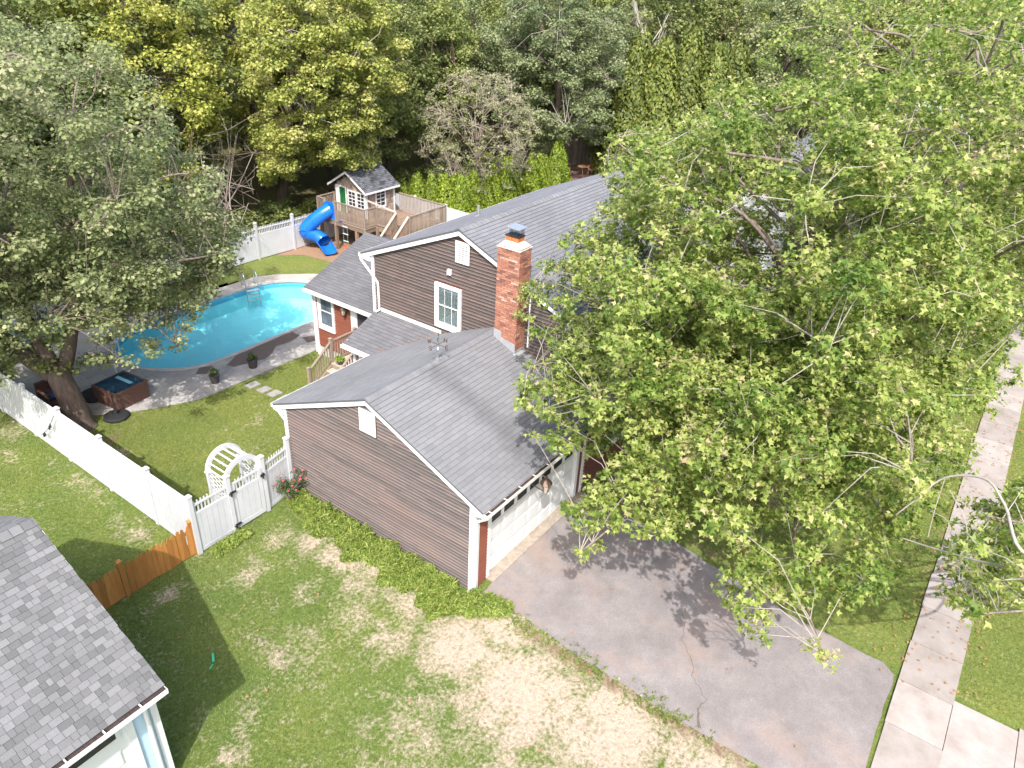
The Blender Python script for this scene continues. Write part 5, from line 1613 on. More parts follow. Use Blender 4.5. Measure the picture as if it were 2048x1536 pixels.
for i in (13, 26):
    m = MB()
    A = ringpts(ctr, i - 1 if i == 26 else i, rad + .035, 18); B = ringpts(ctr, i + 1, rad + .035, 18); A2 = ringpts(ctr, i - 1 if i == 26 else i, rad - .004, 18); B2 = ringpts(ctr, i + 1, rad - .004, 18)
    for q in range(18):
        m.hexa([tuple(v.lerp(w, .0)) for v, w in ((A2[q], B2[q]), (A2[q + 1], B2[q + 1]), (A[q + 1], B[q + 1]), (A[q], B[q]))] + [tuple(v.lerp(w, .35)) for v, w in ((A2[q], B2[q]), (A2[q + 1], B2[q + 1]), (A[q + 1], B[q + 1]), (A[q], B[q]))])
    m.build('flange', MAT['slide'], ts)
m = MB(); m.prism([(15.27, 22.42, 1.68), (15.27, 21.66, 1.68), (15.27, 21.66, 2.48), (15.27, 21.80, 2.60), (15.27, 22.28, 2.60), (15.27, 22.42, 2.48)], (-.04, 0, 0)); m.build('entry_panel', MAT['slide'], ts)
ex = spline([(14.70, 22.05, .34), (14.58, 21.78, .30), (14.44, 21.45, .22), (14.30, 21.12, .16)], 5)
m = MB(); n = 12
prof = []
for i, p in enumerate(ex):
    t = (ex[min(i + 1, len(ex) - 1)] - ex[max(i - 1, 0)]).normalized(); sd = t.cross(Vector((0, 0, 1))).normalized()
    row = []
    f = i / (len(ex) - 1)
    for q in range(n + 1):
        a = math.pi * (1 + q / n)
        row.append(p + sd * math.cos(a) * (.40 - .05 * f) + Vector((0, 0, math.sin(a) * (.30 - .16 * f) + .20 - .10 * f)))
    prof.append(row)
for lay in (0, 1):
    o = len(m.v)
    for row in prof:
        m.v.extend([tuple(p + Vector((0, 0, -.018 * lay))) for p in row])
    for a in range(len(prof) - 1):
        for q in range(n):
            f = (o + a * (n + 1) + q, o + a * (n + 1) + q + 1, o + (a + 1) * (n + 1) + q + 1, o + (a + 1) * (n + 1) + q)
            m.f.append(f if lay else f[::-1]); m.r.append(0)
m.build('slide_exit', MAT['slide'], ts, smooth=True)
m = MB(); m.tube([tuple(r_[0] + Vector((0, 0, .01))) for r_ in prof] , .022, 6); m.tube([tuple(r_[-1] + Vector((0, 0, .01))) for r_ in prof], .022, 6); m.tube([tuple(p + Vector((0, 0, .0))) for p in prof[-1]], .02, 6)
m.build('rim', MAT['slide'], ts)

# rope ladder
rl_ = thing('rope_ladder', 'rope ladder with red and teal rungs hanging from the play deck', 'rope ladder', (15.15, 20.75, 0))
m = MB()
for dy in (-.16, .16): m.tube([(15.16, 20.78 + dy, DZ + .1), (15.14, 20.78 + dy * .95, .9), (15.12, 20.76 + dy * .9, .12)], .012, 5)
m.tube([(15.12, 20.62, .14), (15.0, 20.45, .02)], .01, 4)
m.build('rope', MAT['rope'], rl_)
for z, mt in ((1.52, 'teal'), (1.12, 'teal'), (.72, 'teal'), (.40, 'red'), (.14, 'red')):
    m = MB(); m.tube([(15.14, 20.58, z), (15.14, 20.96, z)], .028, 6); m.build('rung', MAT[mt], rl_)
m = MB(); m.box(15.22, 15.32, 21.1, 21.35, DZ + .005, DZ + .06); tag(m.build('swing_bracket', MAT['bluecap']), 'small dark blue plastic bracket on the play deck edge', 'bracket')
tw = thing('tire_swing', 'black tire swing hanging in the shade under the play deck', 'swing', (16.4, 20.9, .4))
m = MB(); n = 24
m.tube([(16.4 + .36 * math.cos(2 * math.pi * i / n), 20.9 + .36 * math.sin(2 * math.pi * i / n), .42) for i in range(n + 1)], .11, 8, False); m.build('tire', MAT['rubber'], tw, smooth=True)
m = MB()
for a in (0.3, 2.4, 4.5): m.tube([(16.4 + .36 * math.cos(a), 20.9 + .36 * math.sin(a), .5), (16.4, 20.9, 1.4)], .012, 4)
m.build('rope', MAT['rope'], tw)
gk = thing('barbecue_kettle', 'black round kettle stored under the play deck', 'barbecue', (17.3, 20.3, 0))
m = MB(); m.lathe((17.3, 20.3, .5), [(.05, 0), (.25, .08), (.32, .25), (.30, .4), (.18, .52), (.03, .56)], 16); m.build('bowl', MAT['rubber'], gk, smooth=True)
m = MB()
for a in (0, 2.1, 4.2): m.tube([(17.3 + .12 * math.cos(a), 20.3 + .12 * math.sin(a), .6), (17.3 + .32 * math.cos(a), 20.3 + .32 * math.sin(a), 0)], .015, 5)
m.build('leg', MAT['black'], gk)
ys_ = thing('yellow_slide', 'small yellow plastic slide beside the play deck stairs', 'slide', (19.3, 18.9, 0))
m = MB()
pth = [(18.8, 19.0, 1.0), (19.25, 18.95, .98), (19.7, 18.6, .55), (20.2, 18.2, .12)]
pth = [(18.95, 16.75, 1.12), (18.75, 16.45, 1.02), (18.4, 15.9, .55), (18.05, 15.35, .12)]
pth = [(p[0] + .1, p[1] + 2.0, p[2] + .15) for p in pth]
for i in range(3):
    a, c_ = Vector(pth[i]), Vector(pth[i + 1]); t = (c_ - a).normalized(); sd = Vector((-t.y, t.x, 0)).normalized() * .28
    for q0, q1, zz in ((-1, 1, 0),):
        m.hexa([tuple(a - sd), tuple(c_ - sd), tuple(c_ + sd), tuple(a + sd)] + [tuple(v + Vector((0, 0, .03))) for v in (a - sd, c_ - sd, c_ + sd, a + sd)])
    for sg_ in (-1, 1):
        m.hexa([tuple(v) for v in (a + sd * sg_, c_ + sd * sg_, c_ + sd * sg_ * .88, a + sd * sg_ * .88)] + [tuple(v + Vector((0, 0, .16))) for v in (a + sd * sg_, c_ + sd * sg_, c_ + sd * sg_ * .88, a + sd * sg_ * .88)])
m.build('chute', MAT['yellow'], ys_)
m = MB(); a = Vector(pth[0]); m.box(a.x - .3, a.x + .3, a.y - .02, a.y + .25, 0, a.z); m.build('ladder_block', MAT['yellow'], ys_)

# ------------------------------------------------------------------ pool side things
pl = thing('pool_ladder', 'chrome pool ladder with white steps at the far pool edge', 'pool ladder', (8.8, 20.6, 0))
ld = Vector((0.34, 0.94, 0)).normalized(); ls = Vector((ld.y, -ld.x, 0))
for sg_ in (-1, 1):
    m = MB(); c0 = Vector((8.78, 20.52, 0)) + ls * (.30 * sg_)
    pth = spline([c0 + ld * .62 + Vector((0, 0, .02)), c0 + ld * .60 + Vector((0, 0, .45)), c0 + ld * .42 + Vector((0, 0, .74)), c0 + ld * .15 + Vector((0, 0, .66)), c0 + Vector((0, 0, .25)), c0 - ld * .06 + Vector((0, 0, -.3)), c0 - ld * .06 + Vector((0, 0, -.9))], 5)
    m.tube(pth, .028, 8); m.build('handrail', MAT['steel'], pl, smooth=True)
for z in (-.05, -.30, -.55):
    m = MB(); c0 = Vector((8.78, 20.52, z)) - ld * .06
    m.beam(c0 - ls * .29, c0 + ls * .29, .12, .04); m.build('step', MAT['white'], pl)
prl = thing('pool_handrail', 'white pool stair handrail behind the big tree trunk', 'handrail', (0.9, 18.6, 0))
m = MB(); m.tube(spline([(0.35, 17.6, 0), (0.4, 17.7, .5), (0.7, 18.2, .86), (1.2, 19.0, .84), (1.45, 19.4, .5), (1.5, 19.45, -.3)], 5), .03, 8); m.build('tube_rail', MAT['white'], prl)
pots = []
for i, (x, y, lab, s_) in enumerate([(2.29, 14.21, 'dark flower pot with low reddish green plant, nearer the big tree', .95), (3.94, 14.13, 'dark flower pot with upright grassy plant, nearer the house', 1.05)]):
    p_ = thing('flower_pot', lab, 'planter', (x, y, 0), 'flower pots on the pool patio')
    m = MB(); m.lathe((x, y, ptop), [(.15 * s_, 0), (.19 * s_, .30 * s_), (.21 * s_, .30 * s_), (.21 * s_, .34 * s_), (.175 * s_, .34 * s_)], 14); m.build('pot', MAT['pot'], p_)
    pots.append((p_, x, y, s_))
ht = thing('patio_box', 'brown wicker sided patio tub with dark blue top near the big tree', 'tub', (-.5, 15.5, 0))
u_ = Vector((.81, -.59, 0)); v_ = Vector((.58, .81, 0)).normalized()
u_ = Vector((1.0, .12, 0)).normalized(); v_ = Vector((-.12, 1.0, 0)).normalized()
o_ = Vector((-1.05, 14.95, 0))
def obox(m, o, u, v, lu, lv, z0, z1):
    m.hexa([tuple(o + Vector((0, 0, z))) if False else tuple(p + Vector((0, 0, z))) for z in (z0, z1) for p in (o, o + u * lu, o + u * lu + v * lv, o + v * lv)])
m = MB(); obox(m, o_, u_, v_, 1.25, 1.25, ptop, .62); m.build('wicker_side', MAT['wicker'], ht)
for i in range(8):
    m = MB(); obox(m, o_ + u_ * -.012 + v_ * -.012, u_, v_, 1.274, 1.274, .04 + i * .072, .04 + i * .072 + .058); m.build('side_slat', MAT['wicker'], ht)
m = MB(); obox(m, o_ - u_ * .03 - v_ * .03, u_, v_, 1.31, 1.31, .622, .68); m.build('rim', MAT['wicker'], ht)
m = MB(); obox(m, o_ + u_ * .06 + v_ * .06, u_, v_, 1.13, 1.13, .60, .695); m.build('top', simple('blue_glass_top', (0.03, 0.08, 0.13), (0.01, 0.03, 0.06), 3, 0.1), ht)
m = MB(); obox(m, o_ + u_ * .75 + v_ * .25, u_, v_, .14, .8, .697, .705); m.build('pale_strip', MAT['pale_blue'], ht)
ub = thing('umbrella_base', 'round black umbrella base on the grass edge by the big tree', 'umbrella base', (-1.28, 14.55, 0))
m = MB(); m.lathe((-1.28, 14.72, 0.005), [(.42, 0), (.42, .06), (.36, .10), (.08, .13), (.06, .30), (.045, .30)], 22); m.build('base_plate', MAT['rubber'], ub)
m = MB(); m.tube([(-1.28, 14.72, .3), (-1.28, 14.72, 1.0)], .025, 8); m.build('pole', MAT['black'], ub)
m = MB(); m.lathe((-1.05, 16.5, ptop), [(.45, 0), (.50, .05), (.48, .16), (.38, .18)], 18); tag(m.build('floor_cushion', MAT['rubber']), 'round dark grey floor cushion on the shaded patio', 'cushion')
wc = thing('wicker_chair', 'brown wicker patio chair with navy cushion partly behind the tree trunk', 'chair', (-2.25, 17.0, 0))
m = MB(); m.box(-2.55, -1.95, 16.7, 17.3, .05, .36); m.build('seat', MAT['wicker'], wc)
for xa in (-2.55, -2.05):
    m = MB(); m.box(xa, xa + .1, 16.7, 17.3, .36, .62); m.build('armrest', MAT['wicker'], wc)
m = MB(); m.box(-2.55, -1.95, 17.3, 17.42, .05, .88); m.build('backrest', MAT['wicker'], wc)
m = MB(); m.box(-2.44, -2.06, 16.7, 17.28, .362, .46); m.build('seat_cushion', MAT['navy'], wc)
m = MB(); m.box(-2.75, -1.95, 15.95, 16.55, ptop, .22); tag(m.build('lounge_cushion', MAT['navy']), 'dark navy lounge cushion on the patio behind the white fence', 'cushion')
st_labels = ['grey stepping stone nearest the patio', 'second grey stepping stone from the patio', 'third grey stepping stone from the patio', 'grey stepping stone nearest the garage roof']
for (x, y), lab in zip([(3.06, 13.0), (3.12, 12.4), (3.17, 11.9), (3.15, 11.35)], st_labels):
    m = MB(); r = random.Random(int(y * 10)); w_, h_ = .23, .17
    m.prism([(x - w_ + r.uniform(-.03, .03), y - h_, .03), (x + w_, y - h_ + r.uniform(-.03, .03), .03), (x + w_ + r.uniform(-.03, .03), y + h_, .03), (x - w_, y + h_ + r.uniform(-.03, .03), .03)][::-1], (0, 0, -.06))
    tag(m.build('stepping_stone', MAT['stone']), lab, 'stepping stone', 'stepping stones in the lawn')
m = MB(); r = random.Random(4)
for i in range(5):
    x0, y0 = -.9 + i * .42, 22.55 + r.uniform(-.1, .1)
    m.lathe((x0, y0, .0), [(.30, 0), (.34, .15), (.30, .34 + r.uniform(0, .2)), (.1, .5)], 9)
tag(m.build('blue_tarp', MAT['tarp']), 'bright blue tarp bundle by the back fence behind the tree', 'tarp')
# flat green toy on the neighbouring lawn
m = MB(); m.beam((-5.45, 3.3, .03), (-5.32, 3.5, .05), .05, .03); m.beam((-5.62, 3.2, .03), (-5.5, 3.24, .04), .03, .02)
tag(m.build('green_toy', simple('green_plastic', (.05, .5, .25), None, 4, .4)), 'small bright green toy lying on the lawn', 'toy')

# weathervane
wv_ = thing('weathervane', 'copper weathervane with compass letters on the garage ridge', 'weathervane', (2.72, 3.5, 4.6))
X0, Y0 = 2.72, 3.5
m = MB(); m.tube([(X0, Y0, 4.58), (X0, Y0, 5.32)], .012, 6); m.build('rod', MAT['copper'], wv_)
m = MB(); m.box(X0 - .07, X0 + .07, Y0 - .07, Y0 + .07, 4.60, 4.63); m.tube([(X0, Y0, 4.62), (X0 - .12, Y0 - .1, 4.58)], .008, 4); m.build('mount', MAT['steel'], wv_)
m = MB(); m.lathe((X0, Y0, 4.85), [(.015, 0), (.05, .03), (.075, .08), (.05, .13), (.015, .16)], 14); m.build('globe', MAT['steel'], wv_, smooth=True)
m = MB()
for dx, dy in ((1, 0), (-1, 0), (0, 1), (0, -1)): m.tube([(X0, Y0, 5.07), (X0 + dx * .27, Y0 + dy * .27, 5.07)], .009, 5)
m.build('compass_arm', MAT['bronze'], wv_)
LT = {'N': [((-.5, -1), (-.5, 1)), ((-.5, 1), (.5, -1)), ((.5, -1), (.5, 1))], 'E': [((-.4, -1), (-.4, 1)), ((-.4, 1), (.5, 1)), ((-.4, 0), (.35, 0)), ((-.4, -1), (.5, -1))],
      'S': [((.5, .8), (0, 1)), ((0, 1), (-.5, .6)), ((-.5, .6), (-.3, .1)), ((-.3, .1), (.4, -.15)), ((.4, -.15), (.5, -.65)), ((.5, -.65), (0, -1)), ((0, -1), (-.5, -.75))],
      'W': [((-.6, 1), (-.3, -1)), ((-.3, -1), (0, .5)), ((0, .5), (.3, -1)), ((.3, -1), (.6, 1))]}
for ch, (dx, dy) in (('N', (1, 0)), ('E', (0, -1)), ('S', (-1, 0)), ('W', (0, 1))):
    m = MB(); cx_, cy_ = X0 + dx * .32, Y0 + dy * .32
    for (a, e) in LT[ch]:
        P = lambda q: (cx_ + .55 * q[0] * .075, cy_ - .83 * q[0] * .075, 5.07 + q[1] * .062)
        m.beam(P(a), P(e), .016, .016)
    m.build('compass_letter', MAT['bronze'], wv_)
m = MB(); a = Vector((.82, .57, 0)); c0 = Vector((X0, Y0, 5.30)); m.beam(c0 - a * .22, c0 + a * .2, .014, .02)
m.prism([tuple(c0 + a * .18 + Vector((0, 0, .05))), tuple(c0 + a * .30), tuple(c0 + a * .18 - Vector((0, 0, .05)))], (.006, -.008, 0)); m.prism([tuple(c0 - a * .22 + Vector((0, 0, .06))), tuple(c0 - a * .12), tuple(c0 - a * .22 - Vector((0, 0, .06)))], (.006, -.008, 0))
m.build('arrow', MAT['bronze'], wv_)

# ------------------------------------------------------------------ neighbouring house (bottom left)
nh = thing('neighbour_house', 'pale blue neighbouring house with mixed grey shingle roof', 'house', (-10, 5, 0))
KN = .50
NY, NZR, NX1 = 4.82, 4.83, -7.47
def nz(y): return NZR - KN * abs(y - NY)
NX0 = -24
cn = math.hypot(1, KN)
ye0 = 1.12
roof_n = None
m = MB(); m.hexa([(NX0, ye0 + .02, nz(ye0 + .02) - .08), (NX1, ye0 + .02, nz(ye0 + .02) - .08), (NX1, NY, NZR - .08), (NX0, NY, NZR - .08), (NX0, ye0 + .02, nz(ye0 + .02) - .012), (NX1, ye0 + .02, nz(ye0 + .02) - .012), (NX1, NY, NZR - .012), (NX0, NY, NZR - .012)])
roof_n = m.build('roof', MAT['under'], nh)
y2 = 2 * NY - ye0
m = MB(); m.hexa([(NX0, NY, NZR - .08), (NX1, NY, NZR - .08), (NX1, y2, nz(y2) - .08), (NX0, y2, nz(y2) - .08), (NX0, NY, NZR - .012), (NX1, NY, NZR - .012), (NX1, y2, nz(y2) - .012), (NX0, y2, nz(y2) - .012)])
rn2 = m.build('roof', MAT['under'], nh)
shingle_field(roof_n, (-12.6, ye0, nz(ye0)), (1, 0, 0), (0, 1, KN), 12.6 + NX1 + .015, (NY - ye0) * cn, .128, .165, MAT['shn_obj'], MAT['shn_att'], 300, Vector((-8.6, 2.6, 5)), seed=61, tabvar=.45, jitter=.006, thick=.011)
shingle_field(rn2, (NX1 + .015, y2, nz(y2)), (-1, 0, 0), (0, -1, KN), 6, (y2 - NY) * cn, .142, .26, MAT['shn_obj'], MAT['shn_att'], 0, seed=62, tabvar=.42)
ridge_caps(roof_n, (-12.5, NY, NZR + .012), (NX1 - .03, NY, NZR + .012), KN, MAT['shn_obj'], .20, .17)
m = MB(); m.prism([(-7.55, 1.55, -.1), (-7.55, 1.55, nz(1.55) - .12), (-7.55, NY, NZR - .1), (-7.55, 8.05, nz(8.05) - .12), (-7.55, 8.05, -.1)], (-.1, 0, 0)); ng = m.build('end_wall', MAT['bluedeep'], nh)
m = MB(); m.box(NX0, -7.66, 1.56, 1.66, -.1, nz(1.56) - .1); nfw = m.build('front_wall', MAT['bluedeep'], nh)
clap_wall(nfw, 'y', 1.558, lambda z: -7.99, lambda z: -7.66, .1, 2.62, .105, MAT['bluesiding'], seed=71, lift=.016)
clap_wall(ng, 'x', -7.552, lambda z: 1.6, lambda z: min(8.0, NY + (NZR - .14 - z) / KN), .1, 2.9, .105, MAT['bluesiding'], seed=72, sgn=1, lift=.016)
m = MB(); m.box(-7.66, -7.53, 1.52, 1.60, -.05, 2.72); m.box(-7.56, -7.525, 1.60, 1.70, -.05, 2.72); m.build('corner_board', MAT['white'], nh)
m = MB(); m.tube([(-7.78, 1.1, 2.82), (-7.76, 1.45, 2.62), (-7.76, 1.49, 2.5), (-7.76, 1.49, .1)], .045, 8); m.build('downspout', MAT['white'], nh)
gn = gutter(nh, -12.6, NX1 + .01, ye0 + .03, nz(ye0) - .02, -1, True, 8)
m = MB(); m.box(-12.6, NX1, ye0 + .032, ye0 + .055, nz(ye0) - .19, nz(ye0) - .02); m.box(-12.6, NX1, ye0 + .055, 1.556, nz(ye0) - .185, nz(ye0) - .17)
m.hexa([(NX1, ye0 + .03, nz(ye0) - .18), (NX1 + .012, ye0 + .03, nz(ye0) - .18), (NX1 + .012, NY, NZR - .17), (NX1, NY, NZR - .17), (NX1, ye0 + .03, nz(ye0) - .02), (NX1 + .012, ye0 + .03, nz(ye0) - .02), (NX1 + .012, NY, NZR - .02), (NX1, NY, NZR - .02)])
m.build('fascia', MAT['white'], nh)
m = MB(); m.box(-8.13, -8.0, 1.50, 1.60, 0, 2.55); m.box(-12.6, -8.13, 1.50, 1.60, 2.46, 2.60); m.build('door_casing', MAT['white'], nh)
m = MB(); m.box(-12.5, -8.13, 1.54, 1.558, 0.02, 2.46); ngd = m.build('garage_door', MAT['door_white'], nh)
m = MB(); m.box(-9.75, -8.32, 1.518, 1.53, 2.10, 2.36); m.build('window_strip', MAT['glass'], ngd)
m = MB()
for (a0, a1, q0, q1) in ((-9.83, -8.24, 2.36, 2.43), (-9.83, -8.24, 2.03, 2.10), (-9.83, -9.75, 2.10, 2.36), (-8.32, -8.24, 2.10, 2.36)): m.box(a0, a1, 1.512, 1.539, q0, q1)
m.build('window_frame', MAT['door_white'], ngd)
pn = MB(); raised(pn, .92, .42); pnm = pn.mesh('door_panel', MAT['door_white'])
for rr_ in range(3):
    for i in range(4):
        place('door_panel', pnm, (-8.75 - i * 1.0, 1.539, .35 + rr_ * .6), ngd)

# ------------------------------------------------------------------ houses beyond the trees
def far_house(name, label, x0, x1, y0, y1, he, hp, wallmat, roofmat, gable_x=True, over=.3, wins=()):
    t = thing(name, label, 'house', ((x0 + x1) / 2, (y0 + y1) / 2, 0))
    yc = (y0 + y1) / 2; kk = (hp - he) / (yc - y0)
    m = MB(); m.prism([(x0, y0, 0), (x0, y1, 0), (x0, y1, he), (x0, yc, hp - .12), (x0, y0, he)], (x1 - x0, 0, 0)); w = m.build('wall', MAT[wallmat], t)
    m = MB(); z = .3
    while z < hp - .4:
        zz = z + .14
        ya = max(y0, yc - (hp - .15 - z) / kk); yb = min(y1, yc + (hp - .15 - z) / kk)
        if yb - ya > .2: m.hexa([(x0, ya, z), (x0 - .025, ya, z), (x0 - .025, yb, z), (x0, yb, z), (x0, ya, zz), (x0 - .008, ya, zz), (x0 - .008, yb, zz), (x0, yb, zz)])
        z = zz
    stuff(m.build('clapboard_field', MAT[wallmat], w))
    for sg_ in (-1, 1):
        ya = yc; yb = yc + sg_ * (yc - y0 + over)
        zA, zB = hp, hp - kk * (yc - y0 + over)
        m = MB(); lo_, hi_, zl, zh = (yb, ya, zB, zA) if sg_ < 0 else (ya, yb, zA, zB)
        m.hexa([(x0 - .2, lo_, zl - .08), (x1 + .2, lo_, zl - .08), (x1 + .2, hi_, zh - .08), (x0 - .2, hi_, zh - .08), (x0 - .2, lo_, zl), (x1 + .2, lo_, zl), (x1 + .2, hi_, zh), (x0 - .2, hi_, zh)]); rr = m.build('roof', MAT['under'], t)
        cc = math.hypot(1, kk)
        if sg_ < 0: shingle_field(rr, (x0 - .21, yb - .01, zB), (1, 0, 0), (0, 1, kk), x1 - x0 + .42, (yc - y0 + over) * cc, .19, .5, None, MAT[roofmat], 0, seed=81, courses=True)
        else: shingle_field(rr, (x1 + .21, yb + .01, zB), (-1, 0, 0), (0, -1, kk), x1 - x0 + .42, (yc - y0 + over) * cc, .19, .5, None, MAT[roofmat], 0, seed=82, courses=True)
        m = MB(); m.hexa([(x0 - .225, lo_, zl - .2), (x0 - .2, lo_, zl - .2), (x0 - .2, hi_, zh - .2), (x0 - .225, hi_, zh - .2), (x0 - .225, lo_, zl - .01), (x0 - .2, lo_, zl - .01), (x0 - .2, hi_, zh - .01), (x0 - .225, hi_, zh - .01)]); m.build('rake_board', MAT['white'], t)
    for (ya, yb, za, zb) in wins:
        dh_window(t, 'x', x0 - .02, ya, yb, za, zb)
    return t
far_house('white_house', 'white clapboard house with pale grey roof behind the street trees', 22.5, 36, -2.6, 6.2, 4.6, 6.9, 'white', 'sh_att', wins=[(-.9, .1, 2.9, 4.3), (3.0, 4.0, 2.9, 4.3)])
far_house('distant_white_house', 'distant white house with blue grey roof glimpsed between the tree tops', 45, 57, -6, 3.5, 5.5, 8.6, 'white', 'shp_att', wins=[(-3, -2, 3.4, 4.8)])
# grey stockade fence and terrace behind the hedge
sk = thing('stockade_fence', 'weathered grey stockade fence behind the wicker terrace chairs', 'fence', (36, 23, 0))
m = MB(); m.box(-.055, .055, -.012, .012, 0, 1.85); m.hexa([(-.055, -.012, 1.85), (.055, -.012, 1.85), (.055, .012, 1.85), (-.055, .012, 1.85), (-.006, -.012, 1.95), (.006, -.012, 1.95), (.006, .012, 1.95), (-.006, .012, 1.95)]); skm = m.mesh('board', MAT['stockade'])
def stock(A, B):
    A = Vector((*A, 0)); B = Vector((*B, 0)); L = (B - A).length; T = (B - A).normalized(); n = int(L / .125); r = random.Random(1)
    for i in range(n): place('board', skm, A + T * (.0625 + i * .125) + Vector((0, 0, r.uniform(-.03, .03))), sk, (0, 0, math.atan2(T.y, T.x)))
    m = MB(); m.beam(A + Vector((0, .05, .5)), B + Vector((0, .05, .5)), .04, .09); m.beam(A + Vector((0, .05, 1.5)), B + Vector((0, .05, 1.5)), .04, .09); m.build('rail', MAT['stockade'], sk)
stock((30.5, 22.6), (38.2, 24.2)); stock((38.2, 24.2), (47.5, 20.3))
m = MB(); m.poly([(x, y, .01) for x, y in ragged([(35.2, 19), (38, 23.6), (44, 21.3), (42, 17)], .08, .6, 2)]); structure(m.build('terrace', simple('brown_paving', (.22, .14, .11), (.13, .085, .07), 8, .9)))
def terrace_chair(x, y, rot, lab):
    t = thing('terrace_chair', lab, 'chair', (x, y, 0), 'wicker chairs on the terrace'); t.rotation_euler = (0, 0, rot)
    def add(mm, nm):
        o = bpy.data.objects.new(nm, mm.mesh(nm, MAT['teak'])); COL.objects.link(o); o.parent = t
    m = MB(); m.box(-.3, .3, -.28, .28, .40, .45); add(m, 'seat')
    m = MB()
    for i in range(6): m.beam((-.26 + i * .104, .28, .45), (-.30 + i * .12, .42, 1.05), .03, .02)
    m.beam((-.33, .42, 1.06), (.33, .42, 1.06), .05, .06); add(m, 'backrest')
    for sx in (-1, 1):
        m = MB(); m.beam((sx * .32, -.3, .66), (sx * .32, .34, .72), .06, .04); add(m, 'armrest')
        for yy_ in (-.26, .26):
            m = MB(); m.box(sx * .30 - .025, sx * .30 + .025, yy_ - .025, yy_ + .025, 0, .66); add(m, 'leg')
terrace_chair(36.3, 20.6, 1.9, 'wicker terrace chair turned sideways, first from the hedge')
terrace_chair(38.9, 21.7, .2, 'wicker terrace chair facing the house in front of the stockade fence')
terrace_chair(40.0, 19.9, -1.2, 'wicker terrace chair beside the round table')
tt = thing('terrace_table', 'round wooden terrace table among the wicker chairs', 'table', (39.0, 20.2, 0))
m = MB(); m.lathe((39.3, 20.4, .68), [(.42, 0), (.42, .04)], 16); m.build('tabletop', MAT['teak'], tt)
m = MB(); m.lathe((39.3, 20.4, 0), [(.2, 0), (.05, .06), (.05, .68)], 8); m.build('pedestal', MAT['teak'], tt)
wl = thing('white_slat_rail', 'small white slatted garden rail between the arborvitaes', 'railing', (30, 20.4, 0))
m = MB(); m.beam((29.7, 20.7, 1.5), (30.2, 19.8, 1.5), .06, .06); m.beam((29.7, 20.7, .7), (30.2, 19.8, .7), .06, .06); m.build('rail', MAT['white'], wl)
for i in range(6):
    t = i / 5; m = MB(); m.box(29.7 + .5 * t - .03, 29.7 + .5 * t + .03, 20.7 - .9 * t - .03, 20.7 - .9 * t + .03, 0, 1.48); m.build('slat', MAT['white'], wl)
m = MB(); m.box(43, 52, 21.5, 27, 2.3, 2.38); sh = thing('grey_shed', 'low pale roofed shed beyond the stockade fence', 'shed', (47, 24, 0)); m.build('roof', MAT['steel'], sh)
m = MB(); m.box(43.2, 51.8, 21.8, 26.8, 0, 2.29); m.build('wall', MAT['stockade'], sh)
